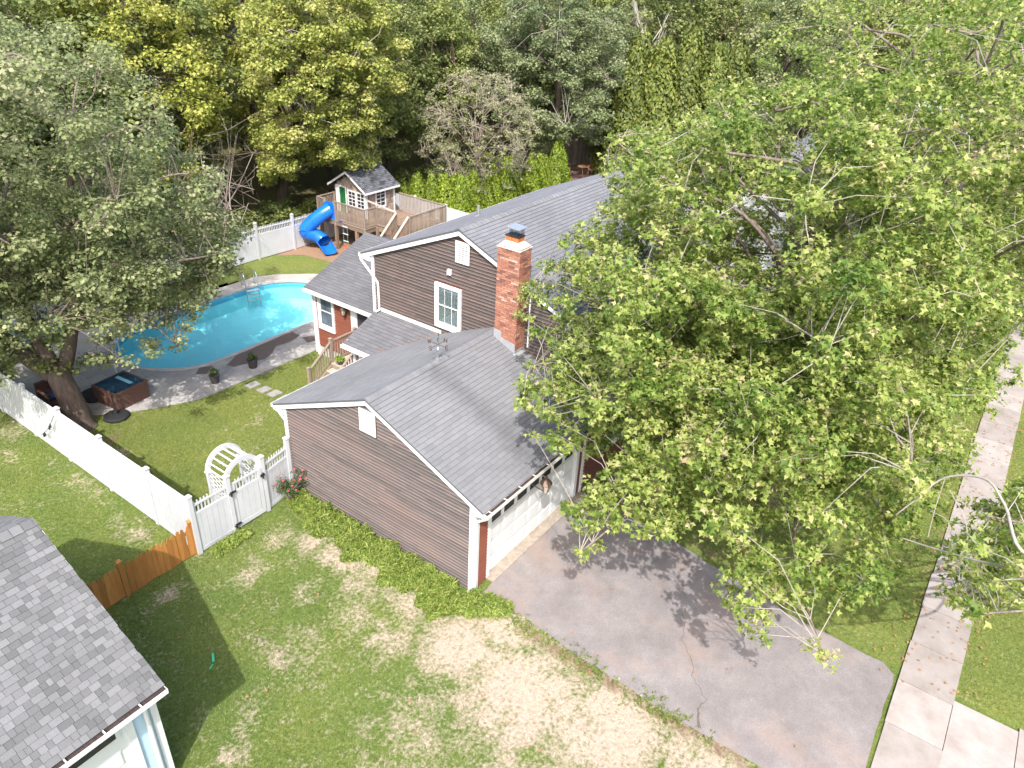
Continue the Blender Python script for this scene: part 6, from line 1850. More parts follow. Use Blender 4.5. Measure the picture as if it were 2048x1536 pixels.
# clump centres of the individually shaped crowns, x y z in decimetres
CL = {}
CL['A'] = [23,-36,64,39,-29,115,90,-41,54,15,-84,71,45,-84,64,51,-48,40,31,-47,77,21,-53,57,60,-34,45,44,-57,72,44,-56,81,65,-66,37,69,-57,76,32,-66,46,105,-35,51,95,-43,61,77,-42,70,33,-51,44,40,-38,39,40,-52,82,54,-51,64,29,-74,83,57,-47,49,94,-50,68,43,-16,60,55,-57,76,92,-15,53,55,-49,72,81,-74,81,79,-47,65,77,-52,60,32,-72,45,75,-32,120,19,-23,80,75,-62,44,50,-74,115,5,-35,74,5,-42,52,84,-59,41,62,-36,52,35,-79,95,65,-43,64,16,-46,59,64,-61,57,52,-26,69,52,-70,72,58,-66,48,26,-21,112,110,-61,76,49,-8,73,77,-53,88,38,-58,49,56,-39,69,38,-24,91,38,-26,69,86,-25,42,29,-26,84,100,-80,87,32,-12,69,27,-39,52,53,-64,52,37,-51,73,15,-67,69,98,-24,97,43,-47,70,78,-31,60,37,-44,81,8,-28,70,44,-58,66,42,-60,43,15,-45,92,102,-72,66,25,-69,90,4,-50,68,26,-18,42,35,-28,47,63,-55,52,59,-41,121,29,-50,64,14,-43,77,82,-46,82,28,-60,39,38,-73,65,46,-32,34,74,-21,92,53,-52,83,111,-57,68,47,-11,91,50,-81,91,85,-42,82,66,-4,98,49,-26,79,84,-66,71,23,-52,45,59,-30,52,30,-22,64,41,-54,47,97,-31,92,12,-25,59,67,-18,87,8,-30,92,1,-35,46,16,-83,49,62,1,70,19,-15,89,118,-61,81,37,-28,81,98,-61,114,73,-17,107,49,-16,89,42,-31,62,73,-85,90,91,-18,97,53,-85,47,41,-24,60,25,-53,110,63,-37,58,75,-51,108,32,-14,80,93,-64,60,35,-58,74,27,-41,60,38,-86,96,25,-21,51,42,-33,77,80,-12,75,105,-75,86,92,-22,50,13,-40,106,35,-69,112,90,-32,113,74,-36,35,31,-54,97,24,-34,71,58,-49,115,46,-23,82,16,-60,69,6,-44,76,35,-36,84,77,-27,87,48,-66,82,21,-63,29,27,-51,85,42,-38,78,26,-72,72,43,-48,44,95,-53,95,100,-64,85,52,-90,55,78,-16,65,49,-84,67,74,-28,77,20,-45,54,53,-6,90,28,-23,47,16,-59,61,31,-29,75,39,-13,67,36,-69,78,65,-51,39,15,-28,70,20,-43,36,26,-41,74,28,-47,69,58,-65,95,63,-73,72,47,-52,42,20,-30,90,85,-70,61,65,-1,79,26,-34,62,68,-30,69,98,-58,110,68,-25,82,14,-47,63,35,-59,113,66,-39,55,32,-70,95,62,-53,78,70,-6,73,60,-57,40,79,-50,49,85,-59,84,18,-65,55,100,-10,87,44,-50,85,87,-45,67,52,-23,65,8,-42,55,3,-43,60,40,-80,97,52,-47,48,67,-62,64,45,-26,67,64,-39,45,57,-10,65,56,-17,79,31,-65,79,57,-24,47,19,-69,92,70,-52,59,56,-65,74,7,-35,53,34,-67,102,83,-46,116,79,-44,56,63,-11,70,66,-84,72,74,-57,70,86,-59,105,33,-65,74,85,-75,109,63,-67,104,66,-25,75,47,-79,68,46,-72,82,70,-53,48,70,-53,67,84,-55,94,66,-23,46,52,-12,94,55,-6,73,112,-66,88,67,-21,50,52,-53,54,46,-63,64,42,-69,94,40,-46,109,80,-79,58,47,-44,66,8,-56,76,51,-25,117,45,-77,46,101,-41,69,59,-85,65,71,-74,83,21,-79,35,55,-59,60,40,-61,116,8,-65,44,50,-64,46,51,-49,59,76,-23,104,54,-48,112,36,-62,82,74,-46,113,77,-58,49,69,-33,49,49,-65,40,94,-74,75,38,-79,63,40,-11,50,9,-37,95,62,-71,84,48,-39,32,11,-32,77,78,-39,119,71,-23,79,27,-17,85,37,-86,51,56,-77,53,40,-59,119,13,-25,93,8,-60,61,49,-62,56,17,-66,65,52,-55,126,4,-57,67,9,-31,40,31,-67,52,10,-47,56,57,-23,65,101,-60,62,49,-58,66,24,-31,83,19,-52,76,67,-41,38,44,-39,65,36,-68,52,0,-31,71,117,-35,98,61,-59,49,13,-38,71,33,-54,122,89,-52,57,47,-40,87,62,-32,56,6,-53,59,43,-75,50,28,-69,47,15,-33,86,50,-20,82,57,-30,65,46,-77,92,51,-72,49,6,-46,45,42,-54,53,27,-40,81,75,-49,105,83,-43,54,27,-61,69,90,-18,100,43,-36,59,37,-18,74,65,-38,103,102,-47,115,17,-44,69,59,-35,76,39,-29,57,71,-34,42,106,-49,61,62,-32,73,42,-70,48,99,-59,68,2,-60,84,25,-68,101,40,-61,62,36,-33,60,53,-51,68,82,-52,104,66,-23,68,40,-11,98,48,-69,61,13,-66,102,-2,-44,48,46,-24,88,122,-40,74,70,-11,83,95,-45,86,46,-30,105,67,-57,64,113,-36,64,49,-12,98,9,-17,52,26,-26,59,82,-22,110,73,-38,57,6,-71,74,7,-37,49,65,-26,63,27,-14,54,52,-46,65,101,-53,80,-2,-30,44,51,-38,70,43,-53,57,97,-22,72,68,-18,107,89,-62,117,2,-33,91,66,-72,94,86,-47,92,23,-27,99,108,-52,98,47,-31,79,41,-20,65,23,-56,68,24,-49,88,60,-35,72,106,-35,67,48,-56,90,59,-76,78,37,-37,68,28,-29,105,53,-32,47,56,-55,69,51,-80,87,33,-23,73,49,-28,122,32,-36,61,97,-54,53,74,-62,88,42,-58,108,35,-6,90,25,-67,94,110,-52,65,10,-66,90,32,-43,56,45,-43,62,39,-44,66,106,-49,100,104,-61,72,7,-73,61,68,-44,62,29,-39,42,26,-31,43,99,-77,97,17,-43,66,17,-9,59,6,-83,52,1,-66,45,73,-45,70,48,-74,75,106,-33,89,37,-12,41,57,-59,37,86,-53,122,44,-72,109,79,-79,82,11,-25,63,48,-59,98,68,-12,62,79,-45,46,52,-24,74,80,-79,52,78,-32,37,25,-88,40,100,-78,68,62,-64,77,40,-30,110,117,-55,84,38,-11,59,81,-12,95,37,-32,86,41,-26,79,55,-62,79,78,-42,89,22,-10,65,37,-25,49,84,-53,109,74,-13,63,44,-11,74,43,-28,76,82,-55,46,56,-36,47,57,-26,91,69,-75,88,91,-42,105,44,-70,52,23,-45,69,9,-75,42,23,-12,59,14,-61,74,121,-43,70,39,-11,88,49,-28,91,63,-66,63,55,-49,54,42,-28,89,94,-25,105,67,-59,60,30,-42,77,2,-39,54,63,-9,95,108,-55,106,57,-41,44,72,-43,51,102,-63,82,8,-52,68,46,-26,53,67,-11,56,62,-46,66,98,-29,49,47,-60,38,43,-45,52,27,-5,63,65,-49,69,55,-33,59,68,-12,107,47,-32,66,76,-43,59,56,-49,123,10,-34,69,109,-40,90,90,-9,90,52,-32,114,18,-52,65,30,-22,60,50,-42,77,36,-18,107,36,-32,53,59,-73,113,74,-55,108,20,-48,73,72,-16,53,28,-63,75,62,-14,74,35,-84,46,5,-73,52,49,-62,79,76,-27,112,32,-83,51,61,-57,122,32,-47,48,25,-82,40,45,-71,44,15,-76,84,57,-27,43,60,-4,72,51,-33,65,33,-31,37,103,-49,93,53,-72,107,17,-26,77,76,-53,103,11,-36,59,54,-72,56,37,-29,97,35,-48,88,30,-83,57,34,-52,108,28,-76,97,99,-41,81,25,-66,72,72,-28,119,35,-54,118,42,-31,48,21,-18,56,6,-31,78,51,-17,93,34,-37,49,81,-66,59,77,-63,106,28,-61,42,29,-41,88,90,-29,69,52,-16,67,41,-32,105,20,-29,57,29,-84,80,50,-47,98,79,-29,72,54,-52,30,45,-16,45,15,-36,65,47,-79,105,65,-50,60,12,-36,63,86,-14,70,43,-40,109,107,-47,50,49,-57,121,96,-15,62,92,-53,112,25,-34,89,60,-51,70,-1,-52,70,61,-18,64,85,-25,60,60,-22,57,65,-66,120,82,-69,91,24,-16,64,45,-19,71,23,-70,28,27,-24,76,38,-51,90,45,-26,32,27,-19,59,15,-55,68,87,-16,110,57,-16,89,58,-85,42,50,-61,62,40,-79,72,51,-51,114,57,-14,76,97,-50,105,81,-30,88,68,-49,113,46,-16,64,14,-32,46,20,-33,52,31,-72,78,95,-38,90,32,-31,86,104,-60,87,69,-79,85,59,-62,64,20,-55,54,63,-48,98,34,-77,57,-3,-59,59,35,-18,99,70,-58,35,104,-24,93,70,-36,98,19,-48,45,96,-11,60,5,-72,44,30,-32,55,31,-61,65,88,-13,102,63,-20,90,62,-52,103,22,-64,99,37,-79,100,48,-37,63,64,-16,68,87,-58,98,58,-3,89,3,-65,71,58,-61,127,78,-19,109,71,-34,65,86,-81,79,58,-7,98,52,-40,61,39,-53,31,29,-58,92,55,-76,72,23,-85,63,67,-55,103,31,-35,119,18,-33,63,87,-61,76,39,-21,95,18,-76,53,11,-57,47,63,-50,47,74,-8,82,30,-26,88,84,-40,104,17,-28,38,100,-33,56,28,-38,47,21,-62,34,35,-5,57,0,-33,85,48,-48,74,6,-27,97,97,-23,79,61,-40,74,37,-12,70,49,-61,86,32,-63,117,23,-77,76,85,-28,58,101,-55,85,54,-41,58,35,-76,51,51,-5,57,41,-62,55,115,-24,91,73,-51,64,43,-36,73,43,-56,85,28,-29,67,15,-58,104,52,-36,84]
CL['B'] = [82,-55,64,126,-91,95,146,-78,112,105,-21,71,123,-90,63,83,-91,64,68,-58,60,145,-38,63,102,-69,31,165,-75,72,103,-108,102,64,-89,70,70,-71,97,126,-41,49,84,-89,57,121,-88,111,70,-47,77,57,-66,70,75,-75,51,79,-64,76,115,-62,30,68,-57,82,148,-65,72,98,-47,86,108,-19,100,107,-50,29,133,-47,77,93,-80,68,72,-32,62,154,-45,105,145,-77,104,111,-102,90,124,-81,123,136,-78,56,61,-84,54,94,-83,101,117,-74,62,106,-85,125,102,-64,109,110,-73,132,62,-82,64,84,-54,123,80,-71,63,65,-91,89,81,-41,93,82,-55,105,70,-56,113,76,-65,43,109,-91,44,96,-71,38,141,-71,60,70,-84,81,66,-70,76,137,-87,121,129,-72,127,125,-77,69,125,-51,75,158,-73,58,89,-43,70,55,-64,82,134,-68,97,97,-92,101,95,-86,43,92,-74,40,133,-32,97,90,-38,126,119,-86,134,102,-35,82,86,-56,37,47,-71,37,86,-21,76,160,-43,91,141,-37,52,132,-76,115,114,-94,86,74,-61,89,99,-78,133,144,-47,125,99,-35,67,80,-75,92,161,-57,91,101,-57,110,147,-78,89,143,-39,73,58,-75,67,155,-79,66,82,-63,107,96,-68,74,93,-91,37,107,-83,107,114,-49,91,129,-53,51,154,-91,85,119,-101,106,131,-57,60,85,-66,36,95,-83,85,120,-42,89,111,-67,121,131,-91,53,123,-54,37,117,-33,55,105,-101,113,83,-52,118,150,-57,88,133,-78,74,67,-76,41,96,-86,78,159,-52,78,144,-37,56,121,-92,84,92,-72,45,97,-83,129,88,-43,111,62,-68,44,136,-43,38,134,-59,134,99,-53,97,76,-59,123,117,-37,49,113,-38,125,55,-87,71,106,-66,140,88,-49,116,74,-84,60,120,-46,94,80,-87,48,89,-55,33,89,-51,126,122,-65,29,104,-95,94,113,-75,67,84,-28,77,133,-89,65,97,-64,51,148,-90,49,102,-100,89,108,-47,65,151,-69,45,85,-39,120,81,-80,77,49,-73,67,128,-30,53,100,-77,119,87,-89,52,152,-46,85,110,-64,31,96,-38,43,118,-97,93,65,-80,72,88,-76,25,122,-63,49,97,-67,54,146,-54,109,95,-74,102,113,-52,121,54,-81,33,83,-63,40,116,-39,78,151,-60,84,134,-25,77,157,-81,53,89,-87,31,155,-62,76,107,-77,54,78,-78,56,60,-61,92,113,-43,85,115,-61,105,121,-30,77,148,-90,101,105,-75,47,101,-86,115,110,-98,103,74,-88,32,122,-108,87,104,-46,57,65,-54,68,68,-80,92,47,-84,38,58,-61,105,92,-81,37,104,-65,115,81,-88,98,153,-79,49,106,-36,64,60,-65,51,91,-90,62,94,-84,66,93,-21,74,121,-81,44,85,-78,86,99,-33,74,68,-78,97,112,-68,26,77,-69,36,84,-70,100,134,-107,100,121,-86,58,120,-82,51,104,-39,90,136,-59,102,136,-56,113,118,-71,47,117,-103,116,73,-59,45,99,-82,111,88,-92,69,94,-86,30,107,-89,58,67,-82,62,143,-60,40,57,-61,62,132,-72,56,75,-100,101,68,-60,48,131,-78,52,136,-79,61,68,-72,57,88,-48,105,119,-45,112,129,-55,105,95,-41,38,140,-72,47,72,-58,107,129,-102,99,92,-78,42,98,-100,83,142,-82,91,137,-41,96,147,-47,79,136,-28,100,152,-95,103,92,-45,45,132,-32,68,77,-72,75,100,-22,84,129,-52,90,60,-89,42,120,-28,112,158,-67,78,75,-82,83,100,-75,47,78,-50,66,118,-43,63,120,-38,68,152,-44,90,107,-53,133,45,-70,52,86,-64,49,115,-46,119,106,-81,119,146,-87,78,116,-68,125,155,-60,96,118,-51,26,149,-65,105,145,-74,100,127,-112,89,135,-74,50,118,-114,88,135,-69,41,153,-71,75,92,-56,109,136,-79,99,86,-76,111,103,-59,39,89,-65,33,110,-46,52,69,-84,54,102,-85,50,83,-50,111,129,-84,109,87,-29,84,83,-70,128,164,-64,97,86,-89,123,76,-82,71,74,-80,90,67,-68,115,93,-68,58,126,-45,66,147,-83,85,94,-51,38,126,-64,101,151,-73,107,101,-96,72,83,-74,56,96,-78,71,85,-60,113,126,-52,44,114,-93,117,120,-44,101,103,-68,26,75,-59,64,113,-40,43,121,-50,56,159,-51,61,70,-78,116,138,-86,112,106,-86,39,114,-51,30,152,-79,91,108,-80,48,50,-59,49,154,-65,85,92,-82,130,100,-28,60,125,-92,81,101,-63,25,55,-62,50,76,-93,83,93,-66,36,88,-76,74,129,-62,52,131,-43,86,123,-59,133,121,-76,59,141,-71,53,84,-57,43,126,-46,52,117,-94,98,105,-91,47,117,-91,102,102,-44,70,86,-47,75,89,-55,136,109,-43,105,159,-51,65,143,-52,88,98,-57,53,111,-84,69,118,-80,127,86,-61,61,87,-44,51,144,-90,82,111,-66,55,126,-41,38,100,-81,92,136,-72,116,121,-74,122,72,-86,65,89,-73,77,102,-47,39,71,-63,52,140,-74,66,128,-53,84,109,-111,96,91,-62,105,115,-49,68,113,-87,95,123,-92,45,113,-92,123,146,-53,102,150,-60,75,153,-39,104,88,-43,85,80,-74,86,139,-36,91,164,-71,102,138,-54,72,72,-80,64,85,-63,83,115,-37,106,100,-40,80,80,-49,87,130,-79,90,102,-96,127,153,-88,91,142,-49,95,122,-99,113,91,-55,75,110,-45,34,116,-48,59,99,-59,57,113,-68,51,99,-24,98,158,-57,87,159,-78,83,107,-77,58,150,-76,67,114,-59,120,146,-56,70,143,-95,62,111,-55,108,111,-95,112,98,-43,66,123,-77,52,93,-42,130,64,-66,85,143,-41,47,131,-62,113,81,-49,41,131,-55,77,84,-55,72,146,-49,61,71,-75,28,60,-43,75,107,-83,134,96,-46,74,118,-88,73,129,-91,40,148,-58,57,111,-97,69,119,-78,107,107,-46,72,164,-80,77,77,-88,65,79,-88,117,97,-32,96,63,-63,107,132,-45,66,96,-76,32,69,-73,122,128,-34,65,123,-54,120,109,-55,113,122,-23,56,86,-72,67,76,-60,39,82,-63,120,119,-75,102,79,-67,93,71,-61,76,71,-50,63,101,-34,116,87,-81,97,40,-79,62,114,-45,96,157,-87,96,154,-40,81,128,-97,117,53,-82,42,68,-43,92,68,-75,45,89,-21,80,123,-64,135,92,-64,62,118,-81,55,137,-36,56,114,-32,45,136,-35,49,121,-52,129,147,-59,98,108,-71,53,86,-87,75,75,-38,56,85,-77,127,106,-64,125,147,-37,89]
CL['C'] = [155,-28,52,158,-40,122,134,-76,72,127,-37,119,197,-44,59,146,-10,82,143,-34,106,171,-45,126,170,-70,69,149,2,89,139,-9,129,133,-45,59,189,-48,119,149,-52,33,197,-53,110,176,-63,99,119,-31,133,178,-7,101,148,-11,115,201,-50,70,193,-34,81,173,-13,120,124,-48,91,124,-69,87,145,-60,47,162,-4,64,194,-43,124,179,-69,113,116,-79,77,143,-31,59,136,-46,72,130,-52,80,130,-31,71,167,-55,42,185,-78,87,157,-65,32,121,-64,89,136,-67,128,127,-39,96,181,-3,106,141,-10,111,182,-49,81,157,-26,117,199,-28,75,166,-40,35,116,-67,93,184,-63,91,203,-65,89,192,-22,75,149,-24,76,157,-84,96,176,-50,48,125,-81,86,150,-23,110,147,-65,80,174,-85,63,129,-62,106,125,-59,90,136,-61,132,167,-47,119,177,-37,79,199,-62,123,128,-24,123,139,-55,127,123,-55,72,163,-20,80,147,-5,92,187,-19,91,123,-69,113,175,-56,116,139,-71,63,113,-52,119,173,-59,94,129,-64,53,146,-67,101,121,-52,123,121,-56,52,198,-31,122,117,-70,64,132,-8,127,179,-54,134,187,-35,56,152,-45,138,177,-69,104,132,-41,86,140,-27,117,121,-19,59,136,-71,97,146,-28,141,183,-25,136,149,-80,120,164,-73,44,171,-69,56,114,-20,101,151,-29,45,156,-50,49,137,-61,92,163,-5,105,137,-75,49,170,-32,64,188,-73,73,163,-78,137,133,-42,49,190,-59,103,149,-35,56,181,-79,107,188,-9,116,151,-44,37,126,-32,137,138,-64,142,149,-87,58,181,-74,58,158,-27,128,150,-84,96,172,-26,127,168,-64,109,178,-83,81,127,-24,135,159,-47,132,156,-95,99,148,-2,119,162,-46,54,159,-40,135,185,-67,126,180,-61,62,159,-31,68,159,-63,65,166,-45,123,190,-63,132,184,-48,103,154,-50,115,177,-13,134,119,-40,71,125,-60,81,144,-33,66,153,-55,52,162,-60,136,172,-54,120,103,-53,97,162,-7,112,145,-65,64,125,-62,56,122,-37,140,153,-92,73,141,1,64,166,-76,67,173,-60,138,168,-63,75,133,-78,56,112,-34,86,176,-82,72,158,-67,82,146,-6,78,193,-48,132,124,-42,103,153,-7,105,127,-48,110,186,-19,54,171,-32,55,169,-77,45,163,-19,135,175,-30,96,106,-39,95,178,-19,48,138,-39,110,203,-37,110,117,-65,109,113,-35,79,160,-47,142,173,-1,89,142,-40,31,164,-68,118,177,-4,122,145,-50,136,148,-23,65,156,-83,89,198,-70,86,147,1,83,204,-58,108,150,-75,102,190,-56,90,161,-73,75,169,-24,90,160,-17,114,174,-39,40,165,-83,99,156,-75,119,176,-56,55,181,-51,115,205,-45,62,112,-46,99,170,-81,128,159,-79,73,182,-69,44,162,-46,59,149,-68,140,188,-38,93,135,-31,49,131,-56,89,153,-83,108,193,-69,65,162,-58,54,125,-77,111,161,0,75,126,-73,97,185,-54,46,130,-84,111,187,-68,64,123,-26,119,129,-59,41,185,-9,88,146,-49,141,155,-56,71,139,-48,65,148,-15,131,107,-19,91,136,-19,80,196,-51,92,194,-32,72,144,-55,62,163,-76,104,175,-83,99,163,-30,44,138,-27,77,136,-49,53,136,-53,67,124,-22,70,151,-55,61,188,-43,89,154,-77,95,135,-9,66,150,-18,82,123,-38,40,174,-91,86,171,-71,84,173,-82,119,151,-62,44,164,-65,61,169,-57,148,134,-57,54,149,-69,110,115,-76,93,126,-34,126,146,-12,106,147,-57,66,129,-44,67,166,-19,122,198,-46,128,124,-64,118,177,-28,43,150,-31,37,133,-26,140,111,-34,110,142,-60,99,142,-3,110,140,-53,33,203,-27,90,185,-25,63,127,-10,87,201,-42,93,173,-58,77,140,-13,88,140,-37,57,143,-39,152,126,-11,98,194,-42,114,142,-29,84,171,-41,64,145,-69,93,166,-28,61,140,-5,82,193,-73,95,206,-37,89,182,-33,134,132,-23,111,108,-66,94,192,-12,97,167,-47,29,172,-49,115,156,-13,44,157,-55,66,156,5,94,168,-77,61,195,-36,62,167,-81,83,161,-62,50,171,-23,118,131,-82,81,127,-67,104,155,-57,141,155,-37,32,190,-16,124,127,-86,78,169,-72,97,118,-36,76,189,-18,65,156,-74,90,169,-39,51,165,-69,93,150,-14,137]
CL['A2'] = [58,-18,85,92,-14,94,37,2,86,86,1,90,35,-21,78,0,-34,43,56,3,62,48,5,78,40,-8,57,48,8,70,36,-13,78,30,-31,60,18,-14,56,56,2,81,48,-3,87,81,-9,91,75,-21,79,56,7,81,51,5,71,85,-13,101,94,9,95,77,-8,94,108,-7,88,12,-19,75,74,-6,97,14,-19,68,23,-16,57,19,-11,50,72,-7,76,79,-18,102,29,-6,55,96,2,103,92,-5,92,62,-3,83,100,-17,101,114,7,100,31,-20,61,34,-25,77,82,-13,93,-2,-82,38,115,-17,95,78,-13,94,9,-6,58,63,-7,87,113,8,97,106,-7,84,38,-9,61,10,-14,60,-3,-69,41,45,5,67,82,-22,99,96,-3,91,9,-16,69,37,-19,68,115,-10,89,29,-1,66,21,-7,60,93,-15,81,21,-24,71,32,-11,54,6,-16,58,94,4,102,91,-13,102,26,-21,62,80,12,85,82,-7,85,52,0,79,27,-8,55,88,2,83,72,-8,85,6,-12,52,65,5,77,50,-8,96,35,-16,65,94,-2,103,67,-3,100,33,-5,63,47,5,75,55,4,74,25,-8,49,37,-16,65,64,5,95,76,-4,104,22,-9,78,64,4,83,92,-3,85,22,-19,62,73,-2,98,115,-8,87,17,-19,68,56,11,73,44,-14,72,102,-8,103,34,-16,60,70,8,67,95,-22,99,54,18,71,34,-27,64,20,-9,63,80,-8,107,22,-12,56,80,-9,92,59,-16,99,100,12,91,24,-14,54,34,-22,55,82,-24,96,94,-5,90,86,3,98,111,-11,112,73,-23,113,117,-2,95,42,4,59,59,5,107,41,-1,77,69,6,77,69,-27,89,2,-38,42,91,4,83,78,12,96,56,-8,68,89,-9,105,35,-25,61,61,-5,109,44,-5,69,55,3,68,55,-11,75,105,-19,107,96,-8,88,5,-32,31,85,-13,90,107,-15,104,-6,-33,37,23,-23,75,16,-18,60,117,-5,93,94,8,88,23,-10,62,49,9,82,60,0,107,54,2,66,68,-8,111,17,-16,66,67,8,100,100,-6,79,68,0,80,9,-15,72,50,9,75,31,9,74,73,-16,84,98,-2,89,64,-14,105,92,16,87,88,-4,93,33,-13,59,23,-17,66,10,-18,64,3,-25,37,116,-17,100,30,-24,64,91,-6,102,104,-10,90,31,-2,56,21,-29,56,89,-17,112,62,-10,86,55,6,71,116,1,99,29,-12,57,97,-6,108,8,-66,41,76,-11,90,85,-18,103,50,9,59,50,-20,61,105,-7,91,72,-2,101,39,5,70,21,1,49,26,-11,71,53,7,79,68,8,85,85,8,105,2,-39,47,1,-34,48,76,-17,85,24,-18,71,65,-13,83,85,-8,99,15,-25,70,101,-9,106,56,-4,74,22,0,59,86,-18,79,83,-4,105,45,-3,70,14,-6,57,11,-25,56,22,0,51,115,-18,92,31,-15,65,57,-1,71,111,-16,109,35,-4,55,69,-1,76,98,-12,88,25,-31,73,28,-10,65,78,5,99,113,3,103,89,-9,85,50,-6,73,75,-16,90,26,2,65,73,7,106,48,5,84,89,13,85,32,-5,49,45,3,72,98,-4,87,81,-5,90,66,7,74,97,-3,101,88,-12,82,49,7,73,94,-5,106,66,-8,92,45,-25,67,69,2,107,38,11,71,90,-14,83,95,12,85,62,-17,82,86,9,89,20,-1,54,35,-14,57,-6,-66,43,45,2,59,41,5,77,29,-11,54,18,-31,70,97,-23,109,95,-2,107,67,-3,77,38,-3,80,33,-6,67,48,1,70,88,-6,88,69,5,92,22,-4,50,73,-21,88,67,8,70,22,-20,71,85,-20,81,18,-17,61,28,-26,60,67,-12,113,73,9,77,63,0,101,28,-8,52,51,-5,93,25,-18,60,15,-11,70,62,6,88,54,-7,74,16,-3,52,66,-7,94,26,-10,50,83,-18,95,21,-23,54,37,-22,66,26,-3,59,44,-7,77,30,-2,70,115,-5,98,52,3,77,99,-28,93,96,1,107,108,6,82,110,-1,99,52,3,80,63,0,106,52,2,88,93,-17,84,78,-6,92,19,-27,62,39,-22,71,23,-6,57,25,-12,67,57,-6,101,0,-67,34,20,-22,67,40,10,69,79,-19,105,80,0,87,74,10,91,-1,-32,34,109,-10,107,34,-2,58,23,-14,62,5,-62,35,9,-9,57,51,-7,101,0,-31,50,31,-20,66,105,8,88,82,-12,118,73,0,92,34,-3,73,60,-2,98,68,0,103,79,-16,101,4,-28,41,75,-15,108,82,-7,95,94,7,76,71,-6,74,35,8,70,100,-6,91,60,-18,88,89,-20,100,24,-22,68,9,-26,39,74,11,86,70,-13,78,103,-8,115,65,5,99,99,-7,72,66,-22,107,-5,-71,39,66,-23,100,-1,-66,46,8,-14,59,28,-29,75,38,-3,62,113,-6,110,87,-22,87,39,-8,78,30,-28,73,84,-13,112,25,-23,55,94,-15,111,33,3,71,33,12,65,17,-22,57,61,1,98,112,-20,97,12,-29,69,36,-6,76,32,3,80,39,-18,74,63,1,64,104,-11,88,79,-7,88,107,6,103,104,6,99,17,-13,60,57,-7,93,91,-18,96,35,-5,75,22,-31,65,39,-2,66,102,-13,114,19,-14,72,13,-3,58,77,-9,90,17,-22,55,82,-5,82,68,-2,71,106,-22,109,79,-16,106,103,-20,104,93,-20,94,37,6,73,59,5,99,41,1,80,109,1,83,27,-6,71,78,-1,100,41,-7,65,88,-15,116,3,-15,62,46,18,65,51,2,69,90,-15,95,21,-16,76,85,-6,104,82,2,105,72,3,103,26,-17,50,20,-2,56,20,-13,49,62,-1,67,37,12,73,19,-13,59,60,-9,107,90,-3,75,82,18,96,85,-23,77,26,-9,64,90,-12,98,98,-14,81,12,-18,49,32,-17,71,75,-12,101,35,5,61,56,4,70,93,-2,74,30,-10,68,55,0,75,75,-26,97,56,-5,98,35,-15,55,44,-14,61,46,18,63,62,9,65,30,8,66,51,-2,97,22,-10,60,31,-5,65]
CL['F'] = [17,-98,49,24,-104,48,32,-104,64,30,-105,60,27,-105,65,4,-102,68,44,-110,41,51,-107,40,42,-112,42,57,-103,45,26,-108,54,17,-96,57,18,-98,60,39,-104,65,10,-105,69,36,-100,40,46,-103,55,25,-106,47,47,-101,49,34,-105,46,34,-101,59,41,-104,52,6,-96,69,7,-98,60,23,-100,57,56,-99,43,23,-103,59,63,-101,41,21,-96,50,10,-102,70,33,-109,56,24,-109,54,31,-97,52,38,-102,58,67,-108,43,25,-97,61,17,-103,55,37,-107,52,36,-100,57,66,-106,47,6,-95,63,18,-97,55,52,-106,57,47,-101,52,40,-106,55,36,-102,55,42,-102,47,37,-103,63,22,-105,51,44,-99,46,29,-109,50,4,-99,57,30,-108,55,28,-99,65,7,-104,60,19,-108,56,12,-95,60,20,-105,65,45,-105,53,57,-109,43,43,-100,51,20,-106,57,7,-100,54,26,-106,57,41,-105,58,41,-101,37,45,-105,60,18,-105,53,32,-105,42,27,-105,61,0,-99,65,28,-100,58,24,-101,63,36,-102,53,2,-103,70,30,-101,61,57,-111,47,25,-101,70,26,-99,52,54,-109,45,14,-98,52,31,-102,56,47,-103,44,32,-97,41,47,-105,44,44,-108,37,55,-108,54,42,-107,49,29,-104,40,15,-102,66,21,-103,64,50,-106,49,21,-95,54,52,-101,41,35,-105,37,16,-108,56,-1,-104,70,36,-113,42,2,-97,69,32,-105,57,16,-100,53,64,-112,42,30,-107,42,29,-103,58,26,-100,43,10,-103,75,38,-107,57,41,-98,53,41,-108,44,19,-103,60,11,-97,53,37,-107,50,45,-103,58,12,-105,61,21,-95,59,50,-109,47,11,-102,58,38,-103,61,49,-105,58,39,-103,43,35,-104,66,25,-101,48,60,-103,47,16,-97,67,23,-98,51,24,-104,52,44,-103,49,24,-102,50,52,-106,53,25,-101,41]
